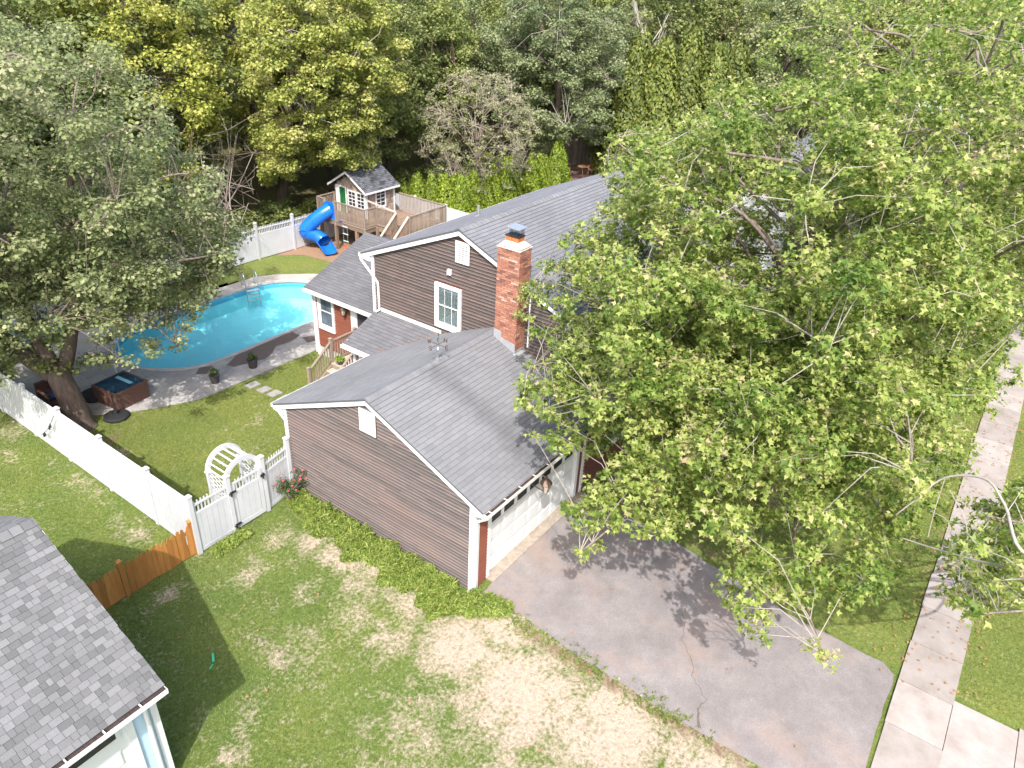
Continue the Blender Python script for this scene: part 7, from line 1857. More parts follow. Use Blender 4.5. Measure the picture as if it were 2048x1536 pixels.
CL['T1'] = [25,152,54,31,154,79,-66,178,45,-14,163,50,29,166,85,6,137,82,-43,167,53,-50,209,102,-35,166,43,-10,209,73,-34,227,105,-43,176,117,-1,165,97,1,115,106,-48,132,71,-52,171,91,24,197,86,16,161,72,-81,127,83,-17,124,56,-31,129,49,-23,124,109,-78,150,55,-45,200,62,-1,208,59,-43,152,38,-66,164,97,-18,117,118,25,168,44,23,202,79,-35,151,63,-48,177,54,-2,182,114,-57,144,103,-54,140,56,-45,157,80,22,140,44,-4,152,91,-34,194,120,-27,130,91,-51,207,69,-14,188,73,-57,148,90,-52,185,70,-28,154,36,-60,122,100,-33,146,61,-44,152,114,-51,188,85,-38,203,67,-62,141,93,-47,167,38,-46,177,88,-11,146,77,-53,145,120,18,151,31,-50,185,96,0,171,97,-60,123,90,-20,171,41,-74,159,53,14,181,87,-18,166,41,-76,164,58,-6,132,55,-44,201,82,-61,152,83,-37,164,114,12,184,55,-37,166,83,-38,214,98,-58,110,79,-16,150,41,-72,181,62,-11,103,103,16,152,85,9,191,106,17,175,105,4,159,56,-5,153,40,-3,143,52,-58,192,92,3,188,66,-16,134,93,-49,167,106,10,137,59,-48,170,114,-6,189,103,-37,173,51,-63,205,68,-25,154,54,1,186,117,4,189,111,0,131,118,-37,206,75,15,143,86,-51,116,125,4,199,66,29,134,56,6,171,43,3,181,107,18,176,94,-26,199,57,-4,157,86,18,122,71,-28,105,118,8,166,60,-59,187,89,-69,151,106,-39,209,110,3,137,52,-12,157,47,1,142,78,17,161,95,-50,142,102,-1,179,97,-15,164,66,-53,148,64,10,146,111,-71,169,57,-5,141,34,5,123,62,-4,148,33,-47,193,93,24,167,62,18,168,102,35,158,62,2,130,38,-55,130,55,23,151,50,18,162,54,-35,176,64,-50,151,90,-1,114,76,-51,159,43,-74,124,81,-12,169,111,-19,206,110,-69,179,76,-59,177,36,3,191,100,-49,156,73,-12,199,85,-62,198,62,-50,172,43,12,157,46,-41,146,101,-9,133,72,-66,141,73,-57,180,43,-18,197,83,-44,181,64,4,117,96,-46,196,57,-47,139,108,4,142,58,-3,145,41,7,215,67,-54,134,122,-12,161,45,-55,193,61,-16,231,107,-48,228,110,-37,136,92,-38,189,67,-58,182,82,-35,132,114,18,134,40,-26,170,82,-25,189,88,-59,164,110,-13,112,62,3,185,76,-47,160,50,-22,148,71,7,188,51,-71,141,60,29,179,68,-21,211,91,-52,193,50,-15,143,111,-2,165,58,-17,197,70,-25,154,115,-39,198,62,-51,154,81,-10,138,66,-20,158,62,1,160,51,2,183,66,-42,188,42,-12,159,121,-47,151,59,-52,205,61,-2,129,46,4,143,67,-64,134,117,-46,150,78,-19,116,57,-68,148,53,-21,114,95,-22,177,117,-17,104,106,23,147,41,-6,162,72,-9,132,88,31,146,60,-9,176,74,11,135,46,-45,137,71,-28,137,112,12,159,66,-18,141,123,-42,113,121,-10,102,86,-67,130,76,-35,154,79,-72,164,77,-7,109,63,8,131,61,-16,219,101,-31,182,47,-41,164,78,-5,182,78,7,112,77,12,166,42,-63,169,65,-34,171,56,-43,129,64,-23,182,60,-19,187,118,32,194,109,20,144,92,-19,137,68,-73,118,100,2,211,94,-45,172,54,25,141,63,-23,147,66,-34,141,82,-30,209,47,-15,161,79,13,191,78,19,139,50,-8,126,93,-29,143,108,0,206,109,13,158,84,-39,141,72,-58,150,59,-72,178,49,-15,122,78,-43,215,65,-10,129,101,18,171,44,-54,180,72,1,124,48,-53,155,105,-18,206,52,-1,149,119,-6,148,87,-57,207,90,-55,145,84,-41,136,78,11,192,61,-27,216,51,-63,151,99,1,179,43,-69,126,74,-63,192,73,-29,165,65,-70,186,70,10,148,59,-33,143,56,-56,141,79,-8,151,61,-6,153,49,-28,131,46,-61,177,47,-62,194,56,-7,211,112,-48,119,115,6,141,114,-60,149,44,9,126,52,-11,154,69,13,174,81,-2,157,67,16,120,53,-39,169,68,-12,176,45,11,185,69,-13,126,61,-59,128,106,-16,176,69,-27,161,67,-40,120,124,-59,182,90,-42,171,79,-12,190,112,-71,169,72,-58,128,90,-45,215,88,-4,160,40,-74,147,80,-62,178,85,-25,183,82,-34,183,39,28,139,45,-41,160,39,25,169,101,-14,124,73,0,186,59,2,181,72,-30,170,114,-30,221,64,-22,119,48,-72,148,91,28,139,51,-20,111,79,-47,159,61,-30,214,91,-37,190,117,-30,120,99,-69,164,61,-42,142,87,28,183,57,-67,142,89,16,179,68,22,191,79,-11,168,40,-50,158,85,14,177,118,22,160,67,-21,216,53,-48,180,43,-30,200,68,19,191,96,-11,133,56,3,204,104,-30,168,52,25,138,57,-28,130,73,-58,168,74,-9,113,59,-13,123,113,-50,181,75,-56,136,53,-18,202,72,-8,111,93,-25,196,113,-28,157,72,17,172,70,-60,112,100,-64,159,58,-35,186,59,-33,191,86,-15,164,112,-68,199,67,-36,155,72,-81,170,57,-1,149,97,18,137,74,-15,141,49,-37,178,114,25,198,103,-14,189,84,-50,146,75,-29,167,87,5,152,86,-21,205,87,11,150,87,-21,139,64,-46,140,66,-58,147,68,-53,172,51,-56,157,120,-34,162,91,25,170,49,-78,123,90,10,162,89,0,205,89,-47,127,117,-46,180,102,-32,160,113,-35,175,78,25,179,83,-30,105,67,-55,196,85,-21,154,67,-4,177,39,7,167,74,-4,175,51,-66,146,76,-61,175,114,-26,174,50,-1,129,83,39,150,54,-66,135,106,10,104,65,-40,124,116,-73,176,69,-54,174,73,-60,158,107,34,181,74,-72,194,66,-5,178,55,-60,192,86,-16,189,59,26,135,66,9,154,80,-4,156,97,-15,151,81,-54,173,39,10,140,109,-64,174,91,-39,191,86,15,126,65,15,146,66,-73,128,95,13,181,93,-42,189,80,17,165,91,35,173,102,-7,152,73,-38,107,101,-60,208,63,15,208,93,-53,169,75,-46,182,90,-64,155,72,4,161,81,34,149,81,-4,182,90,-11,139,79,-46,133,113,25,159,59,-44,166,115,-39,153,83,-22,151,76,2,170,84,-35,156,49,-46,145,81,7,183,79,-50,196,106,5,175,68,-34,150,107,-63,157,67,-60,196,68,-23,139,109,-64,117,112,-67,196,52,-23,141,67,34,146,54,-43,182,80,-62,147,120,-78,135,75,-35,162,63,-69,170,77,-13,179,109,-3,172,106,-9,120,64,-60,188,80,-30,152,46,2,131,75,-56,112,103,-24,149,48,8,210,100,-27,145,117,-42,194,50,-66,166,69,-42,133,51,25,129,80,-27,131,78,13,143,72,-65,202,77,-18,117,70,4,165,35,-1,175,69,-6,180,94,0,166,75,-63,166,91,-44,176,77,25,182,65,1,152,58,-34,159,56,34,171,53,-34,217,115,-68,190,56,-52,166,121,-3,157,58,15,159,57,-29,209,68,-67,183,67,-27,135,60,6,155,44,-3,165,52,22,133,50,30,153,52,25,164,76,-48,146,107,-28,131,55,-50,151,103,16,124,58,26,134,47,-43,103,108,-1,168,45,-27,187,54,-21,172,65,-8,148,46,0,205,117,-17,136,50,14,166,76,-15,156,53,-31,215,75,-8,137,45,44,146,52,-25,163,59,7,212,108,-57,135,70,5,167,57,30,167,60,-41,115,107,-42,168,47,5,164,31,-31,174,45,12,212,104,-20,147,107,-43,160,109,-57,199,73,-5,142,78,-18,197,76,8,207,104,-49,164,114,-19,214,83,-33,108,117,9,130,81,-20,156,57,-65,141,79,-14,147,65,27,124,66,-43,153,70,9,217,91,4,151,77,-38,203,108,-30,188,41,13,174,49,-5,192,93,-17,126,48,-20,175,55,-39,226,74,-26,214,77,-40,155,67,-11,132,97,-59,176,41,-12,112,76,-24,204,76,-1,123,72,-42,155,51,1,116,59,-42,157,56,26,153,83,-41,223,104,-8,124,76,-44,214,116,33,160,77,14,170,108,-36,175,70,3,195,114,-43,203,94,1,199,81,-12,180,65,-30,121,113,-43,152,43,15,200,95,-63,155,54,-57,208,56,-3,199,92,-65,121,97,-17,199,63,-8,181,52,20,199,60,-17,138,115,-9,159,38,0,164,41,-56,188,43,-74,153,69,-69,171,39,-11,219,90,-55,170,55,-19,231,101,4,123,93,18,122,80,-12,160,113,-25,216,72,-40,115,77,-62,160,115,-31,200,93,-61,167,81,-76,184,53,-44,153,107,-8,220,116,20,141,34,-45,138,58,-21,209,60,19,125,75,17,181,104,-1,174,111,-58,184,67,7,106,83,35,171,63,-21,99,86,-28,177,65,-26,193,70,-4,115,69,-71,160,81,-21,128,64,-15,230,90,30,191,81,19,166,80,-66,167,49,-10,133,78,-35,138,119,-39,129,106,-53,143,91,-44,174,70,-29,159,63,-11,208,66,-15,111,103,-42,193,100,21,122,55,-60,141,67,-38,179,118,-9,164,111,11,151,108,-4,184,103,-4,120,52,-59,204,72,-22,215,96,-57,159,69,-13,137,105,-50,130,65,12,218,83,-66,127,109,-46,229,82,-7,160,54,-54,167,45,-11,150,120,-1,121,56,-59,171,102,-22,113,83,-44,190,74,-34,182,71,-57,201,93,28,180,95,-59,221,78,-53,161,87,6,140,49,-39,124,93,11,172,66,-1,148,72,-30,210,86,-20,130,57,-20,148,103,15,177,78,18,127,53,-14,138,119,-5,190,65,-60,144,74,-3,158,116,-64,158,62,-2,182,52,-31,139,65,12,169,56,20,173,52,-57,158,79,-23,103,106,-62,159,45,28,171,78,-34,200,87,-13,131,50,35,170,90,-40,211,104,-22,153,61,-24,179,79,-29,168,73,22,120,62,-9,227,105,-47,157,68,-10,171,54,-15,207,83,21,202,114,-60,204,82,-29,167,45,-21,207,79,-54,133,94,-47,190,90,-6,171,61,13,195,94,-15,210,91]
CL['T1b'] = [-7,122,50,20,142,56,22,129,57,-44,158,47,-51,156,49,-58,162,36,6,123,44,-13,140,41,4,144,53,-52,158,42,-48,162,31,-3,126,56,27,150,40,-16,145,39,4,132,60,-47,171,48,-9,121,36,8,141,59,12,144,39,40,142,55,-46,152,41,15,131,47,-34,169,32,34,159,49,-59,170,36,2,157,43,-28,169,38,-54,172,38,18,134,58,0,148,62,10,124,61,-54,169,46,-65,155,41,20,140,41,18,123,64,-31,155,46,30,138,67,-25,133,48,19,138,43,-22,163,35,-6,141,52,11,137,61,-43,170,32,28,149,63,1,111,49,31,158,63,-6,121,58,22,135,50,27,134,48,-1,130,42,16,132,51,-7,129,42,12,123,47,-31,168,41,-15,134,30,-32,175,37,4,140,46,31,159,57,21,124,59,6,131,46,24,166,53,-17,120,44,25,124,50,16,127,55,16,120,58,-49,148,53,-65,157,33,-49,174,38,-29,139,41,11,151,44,-11,117,35,-53,161,53,-36,144,39,26,148,57,26,150,35,3,150,50,8,163,55,18,133,46,-25,121,53,12,142,65,-49,178,41,-45,138,40,-7,139,48,1,140,55,-25,133,44,6,130,52,0,122,31,-38,169,38,-54,162,40,21,124,64,0,137,47,-36,169,48,-47,137,33,24,131,46,0,143,41,4,127,68,-34,175,35,3,155,59,3,152,40,14,159,59,-7,125,34,-44,159,38,-57,171,31,-3,119,50,29,154,49,23,146,47,-59,152,46,11,154,50,4,150,62,2,136,50,2,121,56,7,127,33,19,138,57,5,114,46,21,163,46,-9,131,53,-30,156,27,-6,133,44,6,155,61,18,141,47,-20,130,39,-23,147,44,-38,161,42,-56,159,33,27,146,59,5,130,43,29,129,56,-49,138,41,-35,134,46,4,150,43,-45,163,38,-52,175,39,-28,164,32,29,146,65,9,130,39,15,134,70,-44,151,37,4,132,36,27,146,51,-25,147,38,-14,142,45,26,141,66,-58,168,44,-2,131,54,-34,142,47,-23,154,52,18,137,55,-5,131,49,16,146,46,-35,157,36,-60,171,46,12,140,49,40,154,53,-29,135,39,7,136,40,-58,136,44,5,139,42,-38,152,41,23,147,41,-57,150,38,-35,156,29,-49,169,32,21,140,50,11,147,48,-24,157,41,-23,157,46,-29,153,50,7,121,40,8,132,69,-17,135,46,-13,128,42,-46,148,35,0,132,51,-45,177,43,26,155,53,24,139,50,-31,168,53,17,137,37,23,145,38,8,111,51,-48,152,53,-4,113,38,-21,113,37,-11,131,49,23,152,62,18,152,49,27,124,62,28,132,67,14,155,50,3,145,49,12,153,36,-55,164,32,-16,110,48,-44,177,34,19,159,52,7,147,48,25,139,55,-27,169,41,11,120,45,-47,141,48,20,129,46,40,146,41,28,143,34,-53,133,41,-40,161,45,-8,141,56,1,115,41,-37,151,27,-31,134,45,9,129,46,23,135,62,23,157,36,-10,136,45,1,150,47,8,148,40,-3,135,50,-23,128,34,-42,176,49,15,127,45,22,159,58]
CL['T2'] = [197,232,103,198,301,86,192,271,33,190,300,65,190,215,111,197,266,59,174,210,103,213,264,52,169,203,102,167,285,49,174,261,40,204,270,97,201,241,55,201,290,73,198,271,109,181,281,103,209,255,103,210,260,111,223,252,110,176,290,88,177,241,50,213,264,118,176,302,99,191,278,116,126,222,96,132,230,58,174,300,93,182,301,69,172,243,57,174,217,125,174,224,118,182,267,120,185,208,113,187,280,64,213,254,97,137,221,99,177,306,75,214,247,117,200,224,86,214,251,110,172,282,52,206,246,90,214,259,92,165,211,103,173,226,41,184,274,112,173,201,93,165,259,124,179,279,34,150,266,41,136,248,55,193,205,83,210,267,130,207,217,100,226,269,80,206,270,125,226,260,94,146,256,59,156,223,99,183,224,86,206,280,101,204,245,74,151,217,119,193,292,83,197,270,41,165,287,109,167,247,42,133,229,80,166,216,50,171,268,118,153,230,121,172,304,78,194,285,80,136,246,42,163,217,64,170,293,100,184,294,70,173,292,96,139,255,103,216,281,84,153,247,49,201,286,45,173,208,73,178,208,84,179,227,89,149,244,57,192,233,61,190,279,60,200,225,113,146,262,30,142,256,107,175,221,93,181,253,46,174,225,66,144,218,71,145,260,42,197,265,105,161,213,76,166,266,43,191,216,66,161,215,70,138,231,46,189,273,43,155,219,58,142,240,98,197,293,110,192,230,94,211,231,106,206,223,117,151,236,112,154,218,73,166,292,89,136,222,63,183,220,53,176,279,48,221,272,97,186,227,76,206,264,40,173,270,33,178,266,43,150,244,117,213,264,68,161,269,48,192,245,126,213,276,78,184,282,69,184,290,53,147,206,95,199,246,64,200,236,42,168,290,39,197,244,72,160,205,96,191,245,36,178,219,41,147,219,63,185,300,80,227,250,78,155,269,62,185,284,36,197,283,98,140,242,107,180,305,114,206,244,115,159,207,85,129,230,63,150,263,112,166,215,45,184,298,111,149,253,123,157,242,119,205,230,124,203,244,123,166,279,40,152,232,78,148,247,126,200,268,82,195,300,76,140,217,106,205,231,83,145,248,63,144,217,94,198,212,85,220,249,103,193,258,55,154,233,71,142,212,108,211,290,71,172,216,63,197,270,98,148,224,60,199,227,91,189,221,84,128,219,82,142,257,35,164,225,51,219,255,92,202,244,118,207,228,54,176,257,122,179,275,125,200,255,130,162,289,99,170,214,113,186,233,66,162,279,106,128,234,101,148,247,37,161,271,42,199,281,120,211,286,109,200,285,77,216,257,102,163,265,30,143,235,105,185,210,93,160,241,114,192,285,126,137,230,55,173,287,36,158,226,127,173,224,126,174,220,47,138,227,71,134,223,84,174,228,70,196,219,94,173,300,103,148,268,56,172,290,45,178,232,132,198,216,100,195,245,61,142,228,86,212,279,109,175,210,66,204,234,71,178,296,53,214,228,83,129,238,115,172,270,123,223,270,107,191,255,45,176,233,113,138,227,96,133,227,109,195,232,38,177,252,49,171,208,96,155,279,47,205,225,77,209,240,77,173,227,103,198,219,79,189,292,114,170,207,79,191,225,113,195,248,51,207,229,66,180,230,62,174,202,88,203,242,45,147,266,62,139,250,117,166,291,83,142,251,73,165,278,63,182,223,99,153,213,53,205,269,104,208,292,64,213,235,91,203,278,63,164,241,128,180,214,77,192,243,31,206,228,95,160,257,37,188,302,84,181,217,68,213,243,101,203,253,64,184,283,116,132,232,122,191,296,106,183,235,38,192,289,119,177,239,111,185,220,122,208,227,112,162,289,52,155,207,66,200,235,52,189,247,45,202,276,39,209,251,89,183,233,50,185,283,125,187,284,105,164,217,90,213,284,104,189,294,60,191,275,83,192,261,127,206,274,119,159,214,107,125,232,94,213,257,129,141,243,81,194,228,64,167,221,70,160,234,109,204,277,67,214,264,90,155,229,66,215,235,85,158,231,124,206,245,102,168,276,114,199,276,85,174,271,44,138,232,111,189,266,120,180,292,79,203,237,65,156,222,120,157,272,52,155,223,49,188,234,36,192,216,89,222,266,93,189,293,122,212,282,66,156,219,110,189,230,100,187,308,96,137,254,80,144,247,50,197,292,88,181,222,93,194,220,115,127,222,104,199,266,47,219,251,55,193,242,120,159,211,98,210,284,56,149,234,128,182,226,124,146,211,89,138,250,37,199,256,56,206,255,47,207,243,70,203,253,36,204,240,108,186,291,104,185,282,76,132,231,113,181,297,62,191,286,61,206,277,95,187,231,107,172,214,91,209,265,65,191,302,59,163,285,32,190,267,50,211,256,60,188,249,125,151,256,56,163,291,80,211,235,117,184,220,42,206,247,62,151,228,130,219,239,67,184,310,80,198,252,40,178,211,93,156,208,111,186,283,44,207,298,95,201,238,60,190,293,66,154,273,29,207,262,53,179,306,89,218,225,86,157,225,57,218,233,97,172,242,41,206,262,108,159,272,35,188,256,126,214,263,59,144,213,82,135,215,87,156,256,121,208,285,63,189,230,40,134,238,45,211,275,121,190,226,120,191,282,112,161,210,90,202,294,113,165,208,66,192,218,58,223,254,71,163,235,126,214,278,61,148,263,35,181,249,118,201,283,58,211,264,96,183,205,86,139,248,86,217,238,102,144,232,55]
def crown_points(k_, lo, hi):
    p = np.array(CL[k_], dtype=float).reshape(-1, 3) / 10.0
    g = np.random.default_rng(len(p))
    return np.concatenate([p + g.uniform(-.05, .05, p.shape), g.uniform(lo, hi, (len(p), 1))], axis=1)
CL = {'A': np.concatenate([crown_points('A', .42, .66), crown_points('A2', .17, .32)]), 'B': crown_points('B', .46, .74), 'C': crown_points('C', .45, .72), 'F': crown_points('F', .18, .32), 'T1': np.concatenate([crown_points('T1', .38, .66), crown_points('T1b', .25, .4)]), 'T2': crown_points('T2', .45, .75)}
def crown_shell(c, r, n, sep, lo, hi, seed, zmin=2.6, inner=.4):
    g = np.random.default_rng(seed); out = []; tries = 0
    while len(out) < n and tries < n * 60:
        tries += 1
        a = g.normal(size=3); a /= np.linalg.norm(a)
        p = np.array(c) + a * (inner + (1 - inner) * g.random() ** .6) * np.array(r)
        if p[2] < zmin: continue
        if out and np.min(np.linalg.norm((np.array(out)[:, :3] - p), axis=1)) < sep: continue
        out.append((*p, g.uniform(lo, hi)))
    return np.array(out)
CL['D'] = crown_shell((21.5, -7.0, 9.0), (5.8, 5.2, 6.8), 330, .65, .5, .8, 71)
CL['E'] = crown_shell((29.5, -9.5, 9.0), (6.8, 5.4, 7.2), 280, .75, .55, .9, 72)
CL['T3'] = crown_shell((37.5, 22.6, 7.0), (5.4, 5.4, 6.2), 300, .7, .5, .85, 73, 2.2)
# ------------------------------------------------------------------ trees
def leaf_cloud(centers, per, size, rg, flat=0.62, upw=0.75, var=0.22, elong=1.15, surf=0.5, coff=None, droop=0.0, width=0.52):
    """centers (N,4). returns verts, loops, rnd: each leaf is a folded kite of two triangles"""
    N = len(centers)
    cnt = np.maximum(3, (per * (centers[:, 3] / centers[:, 3].mean()) ** 2)).astype(int)
    ci = np.repeat(np.arange(N), cnt); M_ = len(ci)
    dv = rg.normal(size=(M_, 3)); dv /= np.linalg.norm(dv, axis=1)[:, None]
    rad_ = rg.random(M_) ** surf
    off = dv * (rad_ * centers[ci, 3])[:, None]; off[:, 2] *= flat
    off[:, 2] -= droop * (off[:, 0] ** 2 + off[:, 1] ** 2) / np.maximum(centers[ci, 3], .05)
    p = centers[ci, :3] + off
    nrm = np.zeros((M_, 3)); nrm[:, 2] = upw; nrm += dv * 0.45 + rg.normal(size=(M_, 3)) * 0.42
    nrm /= np.linalg.norm(nrm, axis=1)[:, None]
    t = rg.normal(size=(M_, 3)); t[:, 2] -= 0.4; t -= nrm * np.sum(t * nrm, axis=1)[:, None]; t /= np.linalg.norm(t, axis=1)[:, None]
    b = np.cross(nrm, t)
    s_ = size * rg.uniform(.6, 1.25, M_)
    L_ = (s_ * elong)[:, None]; Wd = (s_ * width)[:, None]; up_ = nrm * (s_ * .16)[:, None]
    v = np.empty((M_, 4, 3))
    v[:, 0] = p - t * L_ * .45; v[:, 1] = p + b * Wd + up_ + t * L_ * .05; v[:, 2] = p + t * L_ * .55; v[:, 3] = p - b * Wd + up_ + t * L_ * .05
    base = (np.arange(M_) * 4)[:, None]
    loops = (base + np.array([0, 3, 2, 0, 2, 1])[None, :]).ravel()
    cl = rg.normal(size=N) * .13 if coff is None else coff
    rn = np.clip(.45 + cl[ci] + rg.normal(size=M_) * var, 0, 1)
    return v.reshape(-1, 3), loops, np.repeat(rn, 2)

def maple_cloud(centers, per, size, rg, flat=.62, upw=.75, var=.27, surf=.5):
    """three lobed leaves, four triangles each, in drooping bunches"""
    N = len(centers)
    cnt = np.maximum(4, (per * (centers[:, 3] / centers[:, 3].mean()) ** 2)).astype(int)
    ci = np.repeat(np.arange(N), cnt); M_ = len(ci)
    # leaves gather in bunches round twig ends
    nb_ = np.maximum(2, cnt // 7); off0 = np.concatenate([[0], np.cumsum(nb_)])
    bd = rg.normal(size=(off0[-1], 3)); bd /= np.linalg.norm(bd, axis=1)[:, None]
    bp = bd * (rg.random(off0[-1]) ** surf)[:, None]
    which = off0[ci] + (rg.random(M_) * nb_[ci]).astype(int)
    jit = rg.normal(size=(M_, 3)) * .055
    off = bp[which] * centers[ci, 3][:, None]; off[:, 2] *= flat
    p = centers[ci, :3] + off + jit
    nrm = np.zeros((M_, 3)); nrm[:, 2] = upw; nrm += bd[which] * .4 + rg.normal(size=(M_, 3)) * .45
    nrm /= np.linalg.norm(nrm, axis=1)[:, None]
    t = jit / np.linalg.norm(jit, axis=1)[:, None] + rg.normal(size=(M_, 3)) * .4; t[:, 2] -= .5
    t -= nrm * np.sum(t * nrm, axis=1)[:, None]; t /= np.linalg.norm(t, axis=1)[:, None]
    b = np.cross(nrm, t); s_ = (size * rg.uniform(.55, 1.3, M_))[:, None]
    shp = [(-.45, 0, 0), (-.05, .62, .14), (.12, .20, .03), (.62, 0, -.08), (.12, -.20, .03), (-.05, -.62, .14)]
    v = np.stack([p + t * s_ * a_ + b * s_ * c_ + nrm * s_ * h_ for a_, c_, h_ in shp], axis=1)
    loops = ((np.arange(M_) * 6)[:, None] + np.array([0, 2, 1, 0, 3, 2, 0, 4, 3, 0, 5, 4])[None]).ravel()
    rn = np.clip(.45 + (rg.normal(size=N) * .10)[ci] + (rg.normal(size=len(bd)) * .12)[which] + rg.normal(size=M_) * var * .8, 0, 1)
    return v.reshape(-1, 3), loops, np.repeat(rn, 4)

def wood_skeleton(trunk, trad, cl, nlimb, rg, limb_r=0.09, br_r=0.025, twig=3, sag=0.0, sides=5):
    """trunk: list of points; limbs to far apart clumps; branches join clumps to the nearest limb. returns (trunk MB, branch MB)"""
    tm, bmh = MB(), MB()
    tp = spline(trunk, 5); tr_ = np.interp(np.linspace(0, 1, len(tp)), np.linspace(0, 1, len(trad)), trad)
    tm.tube(tp, list(tr_), 10)
    P = cl[:, :3]
    sel = [int(rg.integers(len(P)))]
    dd = np.linalg.norm(P - P[sel[0]], axis=1)
    for _ in range(nlimb - 1):
        i = int(np.argmax(dd)); sel.append(i); dd = np.minimum(dd, np.linalg.norm(P - P[i], axis=1))
    tpa = np.array([tuple(p) for p in tp])
    samples, srad = [], []
    for i in sel:
        e = P[i]
        hd = np.linalg.norm(tpa[:, :2] - e[:2], axis=1)
        score = np.abs(tpa[:, 2] - (e[2] - .55 * hd)) 
        j = int(np.argmin(score)); j = min(max(j, len(tp) // 4), len(tp) - 2)
        a = tpa[j]
        mid1 = a + (e - a) * .35 + np.array([0, 0, .12 * np.linalg.norm(e - a)]) + rg.normal(size=3) * .25
        mid2 = a + (e - a) * .7 + np.array([0, 0, .10 * np.linalg.norm(e - a)]) + rg.normal(size=3) * .3
        pth = spline([tuple(a), tuple(mid1), tuple(mid2), tuple(e)], 5)
        r0 = min(limb_r, tr_[j] * .8)
        rr = np.linspace(r0, .018, len(pth))
        tm.tube(pth, list(rr), 6)
        for q in range(2, len(pth)):
            samples.append(np.array(pth[q])); srad.append(rr[q])
    use = None
    S = np.array(samples + [tpa[j] for j in range(len(tp) // 2, len(tp))])
    for i in range(len(P)):
        if i in sel: continue
        e = P[i]
        if use is None: use = np.zeros(len(S))
        dist = np.linalg.norm(S - e, axis=1) + np.maximum(0, S[:, 2] - e[2]) * .5 + .35 * use
        ja = int(np.argmin(dist)); use[ja] += 1
        a = S[ja]
        L = np.linalg.norm(e - a)
        m_ = (a + e) / 2 + np.array([0, 0, .1 * L - sag]) + rg.normal(size=3) * .07 * L
        bmh.tube([tuple(a), tuple(m_), tuple(e)], [br_r, br_r * .7, br_r * .4], 4, False)
    for i in range(len(P)):
        for _ in range(twig):
            dv = rg.normal(size=3); dv[2] = dv[2] * .5 + .1; dv /= np.linalg.norm(dv)
            bmh.tube([tuple(P[i] - dv * .15), tuple(P[i] + dv * cl[i, 3] * 1.0 + np.array([0, 0, .05]))], [br_r * .42, br_r * .22], 3, False)
    return tm, bmh

def make_tree(name, label, base, trunk, trad, cl, lmat, bark, bmat, per, size, nlimb=14, group=None, limb_r=.09, br_r=.022, twig=3, seed=1, cat='tree', maple=False, **kw):
    rg = np.random.default_rng(seed)
    t = thing(name, label, cat, (base[0], base[1], 0), group)
    tm, bb = wood_skeleton(trunk, trad, cl, nlimb, rg, limb_r, br_r, twig)
    tm.build('trunk', MAT[bark], t, smooth=True)
    bb.build('branches', MAT[bmat], t)
    v, l, rn = maple_cloud(cl, per, size, rg) if maple else leaf_cloud(cl, per, size, rg, **kw)
    link_mesh('crown', big_mesh('crown', v, l, 3, MAT[lmat], rn), t)
    return t

G_ST = None
make_tree('street_tree', 'lime green maple reaching over the driveway and garage roof', (8.7, -5.1), [(8.7, -5.1, -.1), (8.5, -5.0, 2), (8.0, -4.9, 4.5), (7.2, -4.7, 7), (6.6, -4.5, 10), (6.2, -4.3, 12.3)], [.28, .23, .2, .15, .09, .03], CL['A'], 'leaf_front', 'bark', 'twig', 150, .105, 48, maple=True, limb_r=.055, br_r=.012, twig=2, seed=101)
make_tree('street_tree', 'lime green maple beside the sidewalk past the driveway', (11.8, -6.8), [(11.8, -6.8, -.1), (11.9, -6.8, 2.5), (11.7, -6.7, 5.5), (11.6, -6.6, 9), (11.5, -6.5, 13)], [.26, .22, .18, .12, .03], CL['B'], 'leaf_front', 'bark', 'twig', 140, .108, 34, maple=True, limb_r=.06, br_r=.012, twig=2, seed=102)
make_tree('street_tree', 'tall lime green maple in front of the far end of the house', (16.5, -4.4), [(16.5, -4.4, -.1), (16.3, -4.5, 3), (16.0, -4.5, 7), (15.7, -4.6, 11), (15.5, -4.6, 14)], [.26, .22, .18, .11, .03], CL['C'], 'leaf_front', 'bark', 'twig', 120, .107, 26, limb_r=.06, br_r=.014, twig=2, seed=103)
make_tree('street_tree', 'lime green street tree with pale trunk in front of the white house', (22, -6.6), [(22, -6.6, -.1), (22.1, -6.7, 3), (21.8, -6.8, 7), (21.6, -6.9, 11), (21.5, -7, 14.5)], [.27, .23, .18, .11, .03], CL['D'], 'leaf_front', 'bark', 'twig', 100, .12, 22, limb_r=.06, twig=1, seed=104)
make_tree('street_tree', 'farthest lime green street tree along the sidewalk', (30.5, -8.8), [(30.5, -8.8, -.1), (30.2, -9, 4), (29.8, -9.3, 9), (29.5, -9.5, 14.5)], [.28, .22, .15, .03], CL['E'], 'leaf_front', 'bark', 'twig', 90, .14, 18, limb_r=.06, twig=1, seed=105)
ft = make_tree('street_tree', 'darker green tree overhanging the near sidewalk from the road side', (8.5, -15.0), [(8.5, -15.0, -.1), (8.2, -14.9, 2), (7.4, -14.0, 4), (6.2, -12.6, 5.6), (4.8, -11.4, 6.6)], [.25, .2, .16, .1, .03], CL['F'], 'leaf_front', 'bark', 'twig', 34, .11, 16, maple=True, limb_r=.05, br_r=.012, twig=2, seed=106)

